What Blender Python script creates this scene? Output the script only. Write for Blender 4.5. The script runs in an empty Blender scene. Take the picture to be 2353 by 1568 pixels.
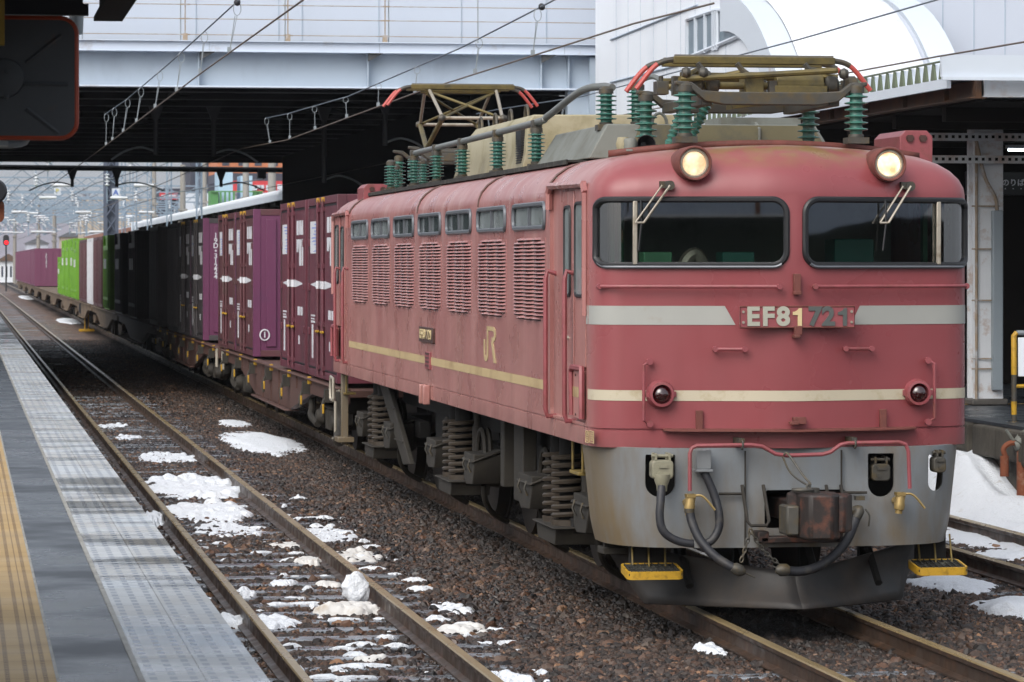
import bpy, bmesh, math, random
import numpy as np
from math import radians as R, sin, cos, pi, sqrt
from mathutils import Vector, Matrix, noise as mnoise

S = bpy.context.scene
COL = S.collection
random.seed(7)

# ------------------------------------------------------------------ camera, sky, sun, exposure
FPX, U0, VPU, HZ, EYE = 7900.0, 1176.5, -92.0, 602.0, 2.55
TH = math.atan((U0 - VPU) / FPX); CT, ST = cos(TH), sin(TH)
cam_d = bpy.data.cameras.new('camera')
cam = bpy.data.objects.new('camera', cam_d); COL.objects.link(cam)
cam.location = (0, 0, EYE); cam.rotation_euler = (pi / 2, 0, -TH)
cam_d.sensor_width = 36.0; cam_d.lens = FPX / 2353 * 36.0
cam_d.shift_y = -(784 - HZ) / 2353
cam_d.clip_start = 0.5; cam_d.clip_end = 6000
cam_d.dof.use_dof = True; cam_d.dof.focus_distance = 25.5; cam_d.dof.aperture_fstop = 12.0
S.camera = cam

SUN_EL, SUN_AZ = 42.0, 220.0           # compass style: 0 = +Y, clockwise
W = bpy.data.worlds.new('World'); S.world = W; W.use_nodes = True
wn, wl = W.node_tree.nodes, W.node_tree.links
bg = wn['Background']
sky = wn.new('ShaderNodeTexSky'); sky.sky_type = 'NISHITA'; sky.sun_disc = False
sky.sun_elevation = R(SUN_EL); sky.sun_rotation = R(SUN_AZ)
sky.air_density = 1.0; sky.dust_density = 6.0; sky.ozone_density = 1.0
hsv = wn.new('ShaderNodeHueSaturation'); hsv.inputs['Saturation'].default_value = 0.5
wl.new(sky.outputs[0], hsv.inputs['Color']); ovc = wn.new('ShaderNodeMix'); ovc.data_type = 'RGBA'; ovc.blend_type = 'ADD'; ovc.inputs['Factor'].default_value = 1.0
ovc.inputs['B'].default_value = (2.7, 2.9, 3.2, 1)          # even white overcast over the clear-sky gradient
wl.new(hsv.outputs[0], ovc.inputs['A']); wl.new(ovc.outputs['Result'], bg.inputs['Color'])
bg.inputs['Strength'].default_value = 0.14
sd = bpy.data.lights.new('sun', 'SUN'); sun = bpy.data.objects.new('sun', sd); COL.objects.link(sun)
sd.energy = 1.4; sd.angle = R(50); sd.color = (1.0, 0.99, 0.97)
sdir = Vector((sin(R(SUN_AZ)) * cos(R(SUN_EL)), cos(R(SUN_AZ)) * cos(R(SUN_EL)), sin(R(SUN_EL))))
sun.rotation_euler = sdir.to_track_quat('Z', 'Y').to_euler(); sun.location = (0, 0, 30)
S.view_settings.view_transform = 'Standard'; S.view_settings.look = 'None'
S.view_settings.exposure = 0.0; S.view_settings.gamma = 1.0
S.cycles.max_bounces = 7; S.cycles.transparent_max_bounces = 12

# points of the measured photograph on a known plane
def GX(u, v, X):
    dep = FPX * X / (CT * (u - VPU)); return (X, (dep - X * ST) / CT, EYE + (HZ - v) * dep / FPX)
def GY(u, v, Y):
    k = (u - U0) / FPX; x = Y * (k * CT + ST) / (CT - k * ST); dep = x * ST + Y * CT
    return (x, Y, EYE + (HZ - v) * dep / FPX)
def GZ(u, v, Z):
    dep = FPX * (EYE - Z) / (v - HZ); lat = (u - U0) / FPX * dep
    return (lat * CT + dep * ST, dep * CT - lat * ST, Z)

# ------------------------------------------------------------------ materials
def lin(c):
    if isinstance(c, str):
        c = [int(c[i:i + 2], 16) / 255 for i in (0, 2, 4)]
        c = [x / 12.92 if x <= .04045 else ((x + .055) / 1.055) ** 2.4 for x in c]
    return (*c, 1.0)
MATS = {}
def mat(name, col, rough=.6, metal=0., var=.18, vs=5., dirt=None, da=.45, ds=2.5, stretch=(1, 1, 1),
        bump=0., bs=60., spec=.5, rvar=0., coat=0.):
    m = bpy.data.materials.new(name); m.use_nodes = True; MATS[name] = m
    n, l = m.node_tree.nodes, m.node_tree.links
    b = n['Principled BSDF']
    b.inputs['Metallic'].default_value = metal; b.inputs['Roughness'].default_value = rough
    b.inputs['Specular IOR Level'].default_value = spec
    if coat: b.inputs['Coat Weight'].default_value = coat; b.inputs['Coat Roughness'].default_value = .12
    geo = n.new('ShaderNodeNewGeometry')
    def nz(scale, det=4, vec=None, rg=.55):
        t = n.new('ShaderNodeTexNoise'); t.inputs['Scale'].default_value = scale; t.inputs['Detail'].default_value = det
        t.inputs['Roughness'].default_value = rg
        l.new(vec if vec else geo.outputs['Position'], t.inputs['Vector']); return t
    mp = n.new('ShaderNodeMapping'); mp.inputs['Scale'].default_value = stretch
    l.new(geo.outputs['Position'], mp.inputs['Vector'])
    c = lin(col)
    t = nz(vs)
    mx = n.new('ShaderNodeMix'); mx.data_type = 'RGBA'
    mx.inputs['A'].default_value = tuple(min(1, x * (1 - var)) for x in c[:3]) + (1,)
    mx.inputs['B'].default_value = tuple(min(1, x * (1 + var)) for x in c[:3]) + (1,)
    l.new(t.outputs['Fac'], mx.inputs['Factor'])
    out = mx.outputs['Result']
    if dirt:
        t2 = nz(ds, 6, mp.outputs['Vector'], .65)
        rp = n.new('ShaderNodeMapRange'); rp.inputs['From Min'].default_value = .62 - .3 * da; rp.inputs['From Max'].default_value = .80 - .12 * da
        rp.inputs['To Max'].default_value = .9
        l.new(t2.outputs['Fac'], rp.inputs['Value'])
        m2 = n.new('ShaderNodeMix'); m2.data_type = 'RGBA'; m2.inputs['B'].default_value = lin(dirt)
        l.new(rp.outputs['Result'], m2.inputs['Factor']); l.new(out, m2.inputs['A']); out = m2.outputs['Result']
    l.new(out, b.inputs['Base Color'])
    if rvar:
        t3 = nz(vs * .7)
        r2 = n.new('ShaderNodeMapRange'); r2.inputs['From Min'].default_value = .35; r2.inputs['From Max'].default_value = .65
        r2.inputs['To Min'].default_value = max(.03, rough - rvar); r2.inputs['To Max'].default_value = min(1, rough + rvar)
        l.new(t3.outputs['Fac'], r2.inputs['Value']); l.new(r2.outputs['Result'], b.inputs['Roughness'])
    if bump:
        t4 = nz(bs, 5)
        bp = n.new('ShaderNodeBump'); bp.inputs['Strength'].default_value = bump; bp.inputs['Distance'].default_value = .02
        l.new(t4.outputs['Fac'], bp.inputs['Height']); l.new(bp.outputs['Normal'], b.inputs['Normal'])
    return m
def emis(name, col, st):
    m = bpy.data.materials.new(name); m.use_nodes = True; b = m.node_tree.nodes['Principled BSDF']
    b.inputs['Base Color'].default_value = lin(col); b.inputs['Emission Color'].default_value = lin(col)
    b.inputs['Emission Strength'].default_value = st; return m
def glass(name, tint, refl=1.0, clear=.75, rough=.02, add=.03):
    m = bpy.data.materials.new(name); m.use_nodes = True
    n, l = m.node_tree.nodes, m.node_tree.links; n.remove(n['Principled BSDF'])
    tr = n.new('ShaderNodeBsdfTransparent'); tr.inputs[0].default_value = (*[clear * x for x in tint], 1)
    gl = n.new('ShaderNodeBsdfGlossy'); gl.inputs['Roughness'].default_value = rough
    fr = n.new('ShaderNodeFresnel'); fr.inputs[0].default_value = 1.5
    mu = n.new('ShaderNodeMath'); mu.operation = 'MULTIPLY_ADD'; mu.inputs[1].default_value = refl; mu.inputs[2].default_value = add
    mx = n.new('ShaderNodeMixShader')
    l.new(fr.outputs[0], mu.inputs[0]); l.new(mu.outputs[0], mx.inputs[0])
    l.new(tr.outputs[0], mx.inputs[1]); l.new(gl.outputs[0], mx.inputs[2]); l.new(mx.outputs[0], n['Material Output'].inputs[0])
    return m

# locomotive paint: clean red nose, brown brake dust along the sides, algae stain on the brow
def loco_paint():
    m = mat('loco_red', '874448', rough=.33, var=.12, vs=2.2, spec=.5, rvar=.10)
    n, l = m.node_tree.nodes, m.node_tree.links; b = n['Principled BSDF']
    base = b.inputs['Base Color'].links[0].from_socket
    tc = n.new('ShaderNodeTexCoord'); sp = n.new('ShaderNodeSeparateXYZ'); l.new(tc.outputs['Object'], sp.inputs[0])
    def mr(sock, a, bb, lo=0., hi=1.):
        r = n.new('ShaderNodeMapRange'); r.inputs['From Min'].default_value = a; r.inputs['From Max'].default_value = bb
        r.inputs['To Min'].default_value = lo; r.inputs['To Max'].default_value = hi; l.new(sock, r.inputs['Value']); return r.outputs['Result']
    def mul(a, bb):
        q = n.new('ShaderNodeMath'); q.operation = 'MULTIPLY'; l.new(a, q.inputs[0])
        if isinstance(bb, float): q.inputs[1].default_value = bb
        else: l.new(bb, q.inputs[1])
        return q.outputs[0]
    def mix(a, f, col):
        q = n.new('ShaderNodeMix'); q.data_type = 'RGBA'; l.new(f, q.inputs['Factor']); l.new(a, q.inputs['A']); q.inputs['B'].default_value = lin(col)
        return q.outputs['Result']
    def nz(scale, st=(1, 1, 1), det=5):
        mp = n.new('ShaderNodeMapping'); mp.inputs['Scale'].default_value = st; l.new(tc.outputs['Object'], mp.inputs['Vector'])
        t = n.new('ShaderNodeTexNoise'); t.inputs['Scale'].default_value = scale; t.inputs['Detail'].default_value = det
        l.new(mp.outputs[0], t.inputs['Vector']); return t.outputs['Fac']
    # dust on the flanks (y behind the nose), heavier low down
    side = mr(sp.outputs['Y'], .02, .34)
    dust = mul(side, mr(sp.outputs['Z'], 3.2, 1.2, .58, .90))
    dust = mul(dust, mr(nz(1.6, (1, 1, .5)), .3, .7, .75, 1.15))
    c = mix(base, dust, 'a87a73')
    # pale chalky streaks under the roof edge and washed-off dribbles
    st = mr(nz(5., (1.2, 1.6, .12)), .52, .72)
    st = mul(mul(st, mr(sp.outputs['Z'], 2.2, 3.0, .08, .5)), side)
    c = mix(c, st, 'bfa5a1')
    # fine dark rain streaks on the nose
    st2 = mul(mr(nz(9., (1.5, 1.5, .10)), .48, .78), .20)
    c = mix(c, st2, '743c3c')
    # algae/rust stain along the brow in the middle
    al = mul(mr(sp.outputs['Z'], 3.20, 3.36), mr(nz(7., (1, 1, 2.)), .36, .6, .2, 1.))
    q = n.new('ShaderNodeMath'); q.operation = 'ABSOLUTE'; l.new(sp.outputs['X'], q.inputs[0])
    al = mul(al, mr(q.outputs[0], 1.2, .25))
    c = mix(c, mul(al, .85), '7c6a3c')
    # grime along the bottom lip
    c = mix(c, mul(mr(sp.outputs['Z'], 1.36, 1.2), mr(nz(4.), .35, .65, .1, .5)), '5c3f38')
    l.new(c, b.inputs['Base Color'])
    t = nz(2.4, (1, 1, 1), 3); bp = n.new('ShaderNodeBump'); bp.inputs['Strength'].default_value = .12; bp.inputs['Distance'].default_value = .02
    l.new(t, bp.inputs['Height']); l.new(bp.outputs[0], b.inputs['Normal'])
    return m
RED = loco_paint()
def skirt_stains(m):
    n, l = m.node_tree.nodes, m.node_tree.links; b = n['Principled BSDF']; base = b.inputs['Base Color'].links[0].from_socket
    tc = n.new('ShaderNodeTexCoord'); sp = n.new('ShaderNodeSeparateXYZ'); l.new(tc.outputs['Object'], sp.inputs[0])
    mp = n.new('ShaderNodeMapping'); mp.inputs['Scale'].default_value = (1.6, 1.6, .35); l.new(tc.outputs['Object'], mp.inputs['Vector'])
    t = n.new('ShaderNodeTexNoise'); t.inputs['Scale'].default_value = 4; t.inputs['Detail'].default_value = 6; l.new(mp.outputs[0], t.inputs['Vector'])
    r = n.new('ShaderNodeMapRange'); r.inputs['From Min'].default_value = .38; r.inputs['From Max'].default_value = .68; l.new(t.outputs['Fac'], r.inputs['Value'])
    z = n.new('ShaderNodeMapRange'); z.inputs['From Min'].default_value = .95; z.inputs['From Max'].default_value = .52; z.inputs['To Min'].default_value = .22; z.inputs['To Max'].default_value = .95; l.new(sp.outputs[2], z.inputs['Value'])
    y = n.new('ShaderNodeMapRange'); y.inputs['From Min'].default_value = -.12; y.inputs['From Max'].default_value = .2; y.inputs['To Max'].default_value = .75; l.new(sp.outputs[1], y.inputs['Value'])
    a = n.new('ShaderNodeMath'); a.operation = 'MULTIPLY_ADD'; l.new(r.outputs[0], a.inputs[0]); l.new(z.outputs[0], a.inputs[1]); l.new(y.outputs[0], a.inputs[2]); a.use_clamp = True
    q = n.new('ShaderNodeMix'); q.data_type = 'RGBA'; q.inputs['B'].default_value = lin('6e614c'); l.new(a.outputs[0], q.inputs['Factor']); l.new(base, q.inputs['A']); l.new(q.outputs['Result'], b.inputs['Base Color'])
REDP = mat('red_fitting', '8a474c', .45, var=.2, vs=9, dirt='6b3f36', da=.4, ds=8)
RUSTR = mat('rusty_red_fitting', '6a3a33', .7, var=.3, vs=14, dirt='4a2a20', da=.5, ds=10)
CREAM = mat('cream_band', 'b9b09a', .5, var=.1, vs=4, dirt='9a8a66', da=.3, ds=5)
CREAMS = mat('cream_band_side', 'b5a077', .55, var=.12, vs=4, dirt='8d7350', da=.45, ds=3)
GREYB = mat('grey_band', '9c9d98', .5, var=.08, vs=5, dirt='8c7c62', da=.2, ds=3)
SKIRT = mat('grey_skirt', '767c81', .42, var=.12, vs=2, dirt='65563f', da=.58, ds=2.2, stretch=(1, 1, .35), bump=.08, bs=12, rvar=.1)
skirt_stains(SKIRT)
BOGIE = mat('bogie_grey', '2f2b24', .75, var=.3, vs=8, dirt='1d1916', da=.6, ds=6)
BOGIED = mat('bogie_dark', '100e0c', .85, var=.3, vs=8)
SPRING = mat('spring_brown', '3a3228', .55, var=.25, vs=10, dirt='2b2118', da=.5, ds=8)
MILKY = mat('reflection_grey_pane', '858e8f', .18, var=.1, vs=2, dirt='6a6f6c', da=.4, ds=3, spec=.7)  # pale grey stands in for sky mirrored in the glass
GLOSSP = mat('clean_side_pane', '5f6b6c', .04, var=.1, vs=2, spec=1., coat=1.)
RUBBER = mat('black_rubber', '1a1b1e', .45, var=.1)
FRAMEG = mat('window_frame_grey', '62666c', .4, var=.15, vs=10, metal=.3)
WGLASS = glass('cab_glass', (.86, .95, .92), 1.3, .86, add=.22)
SGLASS = glass('side_glass', (.72, .80, .78), 1.0, .55, .08)
ALU = mat('dull_aluminium', 'a7a093', .45, metal=.4, var=.2, vs=9, dirt='6a5d48', da=.4, ds=9)
ROOFG = mat('roof_box_grey', '6f726c', .6, var=.15, vs=4, dirt='4f4b3c', da=.5, ds=3)
ROOFY = mat('roof_box_algae', '625c43', .7, var=.25, vs=5, dirt='3f4240', da=.55, ds=3)
ROOFC = mat('roof_box_cream', '9c957c', .65, var=.18, vs=4, dirt='6f673f', da=.5, ds=2.5)
TAR = mat('roof_walkway_dark', '23231f', .8, var=.3, vs=9, dirt='5c5c52', da=.3, ds=9)
INSG = mat('insulator_green', '3d7064', .22, var=.25, vs=14, dirt='4a4536', da=.38, ds=12, spec=.7)
IRON = mat('dark_iron', '4a4843', .55, metal=.35, var=.3, vs=12, dirt='5f4f2c', da=.5, ds=9)
BRONZE = mat('panto_olive', '6b5f38', .5, metal=.3, var=.3, vs=9, dirt='3b3a33', da=.55, ds=7)
PIPEG = mat('bus_pipe_grey', '6f7270', .5, metal=.3, var=.15, vs=9)
REDTIP = mat('horn_tip_red', 'b04b45', .45, var=.12, vs=12)
COPPER = mat('carbon_strip', '77736a', .4, metal=.5, var=.2, vs=9)
CABIN = mat('cab_inside_dark', '6f8076', .7, var=.3, vs=3)
CABGR = mat('cab_box_green', '5f9a76', .5, var=.1)
CABTL = mat('cab_box_teal', '2d6e62', .5, var=.1)
HOSE = mat('rubber_hose', '24252a', .55, var=.25, vs=12, dirt='4a4640', da=.35, ds=10)
BRASS = mat('brass_cock', '9c8555', .4, metal=.5, var=.2, vs=12)
COUPL = mat('coupler_brown', '2c2624', .55, metal=.2, var=.3, vs=9, dirt='6b4030', da=.42, ds=9)
PLOW = mat('plough_black', '2b2a2a', .62, var=.25, vs=3, dirt='443b33', da=.55, ds=2.2, rvar=.10, bump=.08, bs=7)
YELLOW = mat('safety_yellow', 'b58d22', .5, var=.15, vs=9, dirt='5b4314', da=.4, ds=18)
PLATEB = mat('plate_dark', '4d3631', .5, metal=.3, var=.2)
LENSR = mat('tail_lens', '2a0508', .08, var=.1, spec=.8, coat=1.)
LTR_W = mat('number_pale', 'b3b2a4', .4, metal=.3, var=.08)
LTR_C = mat('number_cream', 'c9b78b', .45, var=.08)
LTR_G = mat('number_grey', '5e6260', .4, metal=.4, var=.12)
WHITEP = mat('white_marking', 'c9cbd0', .55, var=.06, dirt='8f8588', da=.25, ds=4)
BLUEINK = mat('blue_print', '7f8fc9', .6, var=.1)
MAROON = mat('container_maroon', '5e2c38', .5, var=.10, vs=1.2, dirt='40282d', da=.5, ds=2.6, stretch=(1, 1, .22))
PURPLE = mat('container_purple', '602f4e', .45, var=.08, vs=1.2, dirt='54304c', da=.3, ds=2.)
PURPF = mat('container_plum', '6e3a56', .55, var=.08, vs=1)
MARBR = mat('container_brown', '542d33', .55, var=.14, vs=1.5, dirt='4a3b36', da=.5, ds=2.)
GREENC = mat('container_green', '67992a', .5, var=.1, vs=2, dirt='3b6b24', da=.3, ds=2)
DARKC = mat('container_shaded', '3a3638', .6, var=.25, vs=2, dirt='4c4848', da=.4, ds=3, stretch=(1, 1, .2))  # dark grey holds the bridge shade on these containers
WAGON = mat('wagon_rust', '50362f', .7, var=.2, vs=3, dirt='43302a', da=.5, ds=3)
WAGONF = mat('wagon_dusty', '6d5c49', .85, var=.35, vs=2, dirt='3d332a', da=.6, ds=1.6)
RAILTOP = mat('rail_top', '9a8763', .30, metal=.35, var=.10, vs=3, rvar=.06)
RAILSIDE = mat('rail_web', '3d3027', .5, var=.3, vs=8, dirt='5a3d28', da=.35, ds=5, rvar=.15)
SLEEP = mat('sleeper_wet', '7d838a', .22, var=.2, vs=6, dirt='3e3630', da=.5, ds=5, rvar=.12)
STEELB = mat('bridge_steel', 'a3b1bf', .5, var=.06, vs=.7, dirt='87919f', da=.35, ds=.5, stretch=(1, 1, .3))
STEELL = mat('bridge_flange', 'c6d2e2', .5, var=.05, vs=.8, dirt='8c765f', da=.22, ds=1.3)
PANELW = mat('bridge_panel', 'b7c0cd', .45, var=.05, vs=.5, dirt='b3bdcc', da=.3, ds=.5)
UNDERSHADE = mat('bridge_under_shade', '08080a', .95, var=.3, vs=.6, spec=.02)  # near-black puts the shade under the bridge into the colour
UNDERL = mat('bridge_under_edge', '4a4c4e', .8, var=.3, vs=2)
RUSTY = mat('rusty_fitting', '93836f', .8, var=.3, vs=6, dirt='b0b4bb', da=.4, ds=5)
WIRE = mat('wire_dark', '58636f', .5, var=.15)
WIREL = mat('wire_brown', '5d5147', .5, var=.15)
BRKT = mat('bracket_dark', '22242a', .6, var=.2)
BWALL = mat('building_white', 'dfe5ec', .5, var=.04, vs=.6, dirt='ccd4de', da=.25, ds=.6, stretch=(1, 1, .2))
BWALL2 = mat('building_grey_panel', 'bcc3cf', .5, var=.05, vs=.6)
BRIB = mat('arch_rib_white', 'c3ccd6', .5, var=.05, vs=.9, dirt='9a8270', da=.12, ds=1.5)
BGLASS = mat('building_glass', '5b6d79', .35, var=.15, vs=.5, spec=.8)
SNOW = mat('snow', 'dde2e8', .8, var=.05, vs=14, dirt='b9b6b0', da=.12, ds=9, bump=.9, bs=45, spec=.2)
SNOWD = mat('snow_dirty', 'cecdca', .75, var=.06, vs=9, dirt='ab9c88', da=.22, ds=6, bump=.3, bs=22, spec=.2)
CANR = mat('canopy_rust', '5a4a41', .75, var=.25, vs=3, dirt='7d5535', da=.45, ds=2.5)
CANW = mat('canopy_white', 'c3ccd6', .5, var=.06, vs=2)
CANWR = mat('canopy_white_rusty', 'c6cacd', .6, var=.06, vs=2, dirt='9a6a42', da=.35, ds=2.2)
CANGR = mat('canopy_olive', '5f6a55', .7, var=.15, vs=3)
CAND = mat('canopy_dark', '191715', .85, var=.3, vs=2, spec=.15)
COLW = mat('column_white_rust', 'd3d7db', .55, var=.08, vs=3, dirt='9a6b3c', da=.28, ds=4.5)
COLG = mat('column_box_grey', '8a959c', .5, var=.08, vs=3)
CONC = mat('concrete_stained', '48443c', .9, var=.25, vs=2.5, dirt='27231f', da=.65, ds=1.6, bump=.5, bs=14)
CONCT = mat('platform_concrete', '4f4c48', .7, var=.15, vs=1.5, dirt='45413d', da=.4, ds=1.2, bump=.2, bs=30)
ORRIM = mat('sign_rim_orange', '8f3415', .5, var=.15, vs=9, dirt='6b2b14', da=.35, ds=6)
MIRB = mat('sign_back_grey', '3a3f44', .6, var=.15, vs=5, dirt='59381f', da=.25, ds=6)
RUSTP = mat('rusty_pipe', '77432c', .85, var=.35, vs=10, dirt='a38f7c', da=.35, ds=7)
GALV = mat('galvanised', '8d959a', .45, metal=.4, var=.12, vs=6)
MAST = mat('mast_pale_blue', '7f91a1', .6, var=.08, vs=1)
MASTD = mat('mast_concrete', '8a8781', .8, var=.1, vs=1)
PORC = mat('porcelain_white', 'cfd4d8', .4, var=.04)

def ballast_mat(name, per_inst):
    m = bpy.data.materials.new(name); m.use_nodes = True
    n, l = m.node_tree.nodes, m.node_tree.links; b = n['Principled BSDF']
    geo = n.new('ShaderNodeNewGeometry')
    big = n.new('ShaderNodeTexNoise'); big.inputs['Scale'].default_value = .55; big.inputs['Detail'].default_value = 3
    l.new(geo.outputs['Position'], big.inputs['Vector'])
    if per_inst:
        oi = n.new('ShaderNodeObjectInfo'); src = oi.outputs['Random']
    else:
        vo = n.new('ShaderNodeTexVoronoi'); vo.inputs['Scale'].default_value = 16; l.new(geo.outputs['Position'], vo.inputs['Vector'])
        sx = n.new('ShaderNodeSeparateXYZ'); l.new(vo.outputs['Color'], sx.inputs[0]); src = sx.outputs[0]
        bp = n.new('ShaderNodeBump'); bp.inputs['Strength'].default_value = .9; bp.inputs['Distance'].default_value = .05
        bp.invert = True
        l.new(vo.outputs['Distance'], bp.inputs['Height']); l.new(bp.outputs[0], b.inputs['Normal'])
    cr = n.new('ShaderNodeValToRGB'); e = cr.color_ramp.elements
    cols = [(0, '141110'), (.22, '29211c'), (.42, '382b23'), (.6, '473326'), (.72, '332f2c'), (.85, '5e412f'), (.94, '524b45'), (1., '886549')]
    e[0].position, e[0].color = 0, lin(cols[0][1]); e[1].position, e[1].color = 1, lin(cols[-1][1])
    for p, c in cols[1:-1]:
        q = e.new(p); q.color = lin(c)
    if not per_inst:
        for q in e: q.color = tuple(min(1, x * 2.6) for x in q.color[:3]) + (1,)
    l.new(src, cr.inputs[0])
    # shade under the train, painted into the ballast colour
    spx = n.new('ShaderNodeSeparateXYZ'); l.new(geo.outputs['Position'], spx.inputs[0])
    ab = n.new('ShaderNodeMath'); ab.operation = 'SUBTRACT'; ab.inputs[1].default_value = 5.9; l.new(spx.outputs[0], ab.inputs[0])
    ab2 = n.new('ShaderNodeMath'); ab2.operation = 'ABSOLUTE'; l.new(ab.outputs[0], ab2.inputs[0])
    under_shade = n.new('ShaderNodeMapRange'); under_shade.inputs['From Min'].default_value = 1.35; under_shade.inputs['From Max'].default_value = .7; under_shade.inputs['To Max'].default_value = .9
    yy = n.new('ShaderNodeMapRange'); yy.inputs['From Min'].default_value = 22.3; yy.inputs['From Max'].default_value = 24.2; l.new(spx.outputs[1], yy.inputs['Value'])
    om = n.new('ShaderNodeMath'); om.operation = 'MULTIPLY'; l.new(ab2.outputs[0], under_shade.inputs['Value']); l.new(under_shade.outputs[0], om.inputs[0]); l.new(yy.outputs[0], om.inputs[1])
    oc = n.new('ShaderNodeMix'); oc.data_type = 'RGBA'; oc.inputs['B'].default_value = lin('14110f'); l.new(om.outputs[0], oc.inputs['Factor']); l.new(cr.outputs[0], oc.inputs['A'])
    # wetter, darker zones (drain line between the tracks)
    wet = n.new('ShaderNodeMapRange'); wet.inputs['From Min'].default_value = .44; wet.inputs['From Max'].default_value = .60
    l.new(big.outputs['Fac'], wet.inputs['Value'])
    sp = n.new('ShaderNodeSeparateXYZ'); l.new(geo.outputs['Position'], sp.inputs[0])
    lf = n.new('ShaderNodeMapRange'); lf.inputs['From Min'].default_value = 4.6; lf.inputs['From Max'].default_value = 3.6
    lf.inputs['To Min'].default_value = .12; lf.inputs['To Max'].default_value = 1.0
    l.new(sp.outputs[0], lf.inputs['Value'])
    mm = n.new('ShaderNodeMath'); mm.operation = 'MULTIPLY'; l.new(wet.outputs[0], mm.inputs[0]); l.new(lf.outputs[0], mm.inputs[1])
    dk = n.new('ShaderNodeMix'); dk.data_type = 'RGBA'; dk.blend_type = 'MULTIPLY'; dk.inputs['B'].default_value = (.36, .37, .42, 1)
    l.new(mm.outputs[0], dk.inputs['Factor']); l.new(oc.outputs['Result'], dk.inputs['A']); l.new(dk.outputs['Result'], b.inputs['Base Color'])
    rr = n.new('ShaderNodeMapRange'); rr.inputs['To Min'].default_value = .62; rr.inputs['To Max'].default_value = .22
    l.new(mm.outputs[0], rr.inputs['Value']); l.new(rr.outputs[0], b.inputs['Roughness'])
    return m
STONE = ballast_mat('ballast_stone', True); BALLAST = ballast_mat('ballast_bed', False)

def tile_mat(name, base, dark, px, py, dx, dy, joint, jx, jy, rough, wetcol=None):
    """paving with rows of raised dashes (real pattern of the tile): dashes px x py, joints jx x jy"""
    m = bpy.data.materials.new(name); m.use_nodes = True
    n, l = m.node_tree.nodes, m.node_tree.links; b = n['Principled BSDF']
    tc = n.new('ShaderNodeTexCoord'); sp = n.new('ShaderNodeSeparateXYZ'); l.new(tc.outputs['Object'], sp.inputs[0])
    def mth(op, a, bb=None, c=None):
        q = n.new('ShaderNodeMath'); q.operation = op
        for i, x in enumerate((a, bb, c)):
            if x is None: continue
            if isinstance(x, (int, float)): q.inputs[i].default_value = x
            else: l.new(x, q.inputs[i])
        return q.outputs[0]
    fx = mth('FRACT', mth('DIVIDE', sp.outputs[0], px)); fy = mth('FRACT', mth('DIVIDE', sp.outputs[1], py))
    inx = mth('LESS_THAN', mth('ABSOLUTE', mth('SUBTRACT', fx, .5)), dx / 2)
    iny = mth('LESS_THAN', mth('ABSOLUTE', mth('SUBTRACT', fy, .5)), dy / 2)
    dash = mth('MULTIPLY', inx, iny)
    jjx = mth('LESS_THAN', mth('FRACT', mth('DIVIDE', sp.outputs[0], jx)), .006 / jx)
    jjy = mth('LESS_THAN', mth('FRACT', mth('DIVIDE', sp.outputs[1], jy)), .008 / jy)
    jn = mth('MAXIMUM', jjx, jjy)
    geo = n.new('ShaderNodeNewGeometry')
    t = n.new('ShaderNodeTexNoise'); t.inputs['Scale'].default_value = 2.5; t.inputs['Detail'].default_value = 6; l.new(geo.outputs['Position'], t.inputs['Vector'])
    mx = n.new('ShaderNodeMix'); mx.data_type = 'RGBA'; c = lin(base); 
    mx.inputs['A'].default_value = tuple(x * .72 for x in c[:3]) + (1,); mx.inputs['B'].default_value = tuple(min(1, x * 1.25) for x in c[:3]) + (1,)
    l.new(t.outputs['Fac'], mx.inputs['Factor'])
    if wetcol:
        vt = n.new('ShaderNodeTexWhiteNoise'); vt.noise_dimensions = '2D'
        cv = n.new('ShaderNodeCombineXYZ'); l.new(mth('FLOOR', mth('DIVIDE', sp.outputs[0], jx)), cv.inputs[0]); l.new(mth('FLOOR', mth('DIVIDE', sp.outputs[1], jy)), cv.inputs[1])
        l.new(cv.outputs[0], vt.inputs['Vector'])
        m0 = n.new('ShaderNodeMix'); m0.data_type = 'RGBA'; m0.inputs['B'].default_value = lin(wetcol)
        l.new(mth('MULTIPLY', vt.outputs['Value'], .55), m0.inputs['Factor']); l.new(mx.outputs['Result'], m0.inputs['A']); cur = m0.outputs['Result']
    else: cur = mx.outputs['Result']
    m1 = n.new('ShaderNodeMix'); m1.data_type = 'RGBA'; m1.inputs['B'].default_value = lin(dark)
    l.new(mth('MULTIPLY', dash, .8), m1.inputs['Factor']); l.new(cur, m1.inputs['A'])
    m2 = n.new('ShaderNodeMix'); m2.data_type = 'RGBA'; m2.inputs['B'].default_value = lin(joint)
    l.new(mth('MULTIPLY', jn, .8), m2.inputs['Factor']); l.new(m1.outputs['Result'], m2.inputs['A'])
    l.new(m2.outputs['Result'], b.inputs['Base Color'])
    t2 = n.new('ShaderNodeTexNoise'); t2.inputs['Scale'].default_value = .9; t2.inputs['Detail'].default_value = 5
    mp = n.new('ShaderNodeMapping'); mp.inputs['Scale'].default_value = (.6, 1.6, 1); l.new(geo.outputs['Position'], mp.inputs[0]); l.new(mp.outputs[0], t2.inputs['Vector'])
    rr = n.new('ShaderNodeMapRange'); rr.inputs['From Min'].default_value = .40; rr.inputs['From Max'].default_value = .60
    rr.inputs['To Min'].default_value = rough - (.24 if wetcol else .06); rr.inputs['To Max'].default_value = rough + .12
    l.new(t2.outputs['Fac'], rr.inputs['Value']); l.new(rr.outputs[0], b.inputs['Roughness'])
    bp = n.new('ShaderNodeBump'); bp.inputs['Strength'].default_value = .5; bp.inputs['Distance'].default_value = .006
    l.new(mth('SUBTRACT', dash, jn), bp.inputs['Height']); l.new(bp.outputs[0], b.inputs['Normal'])
    return m
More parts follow.
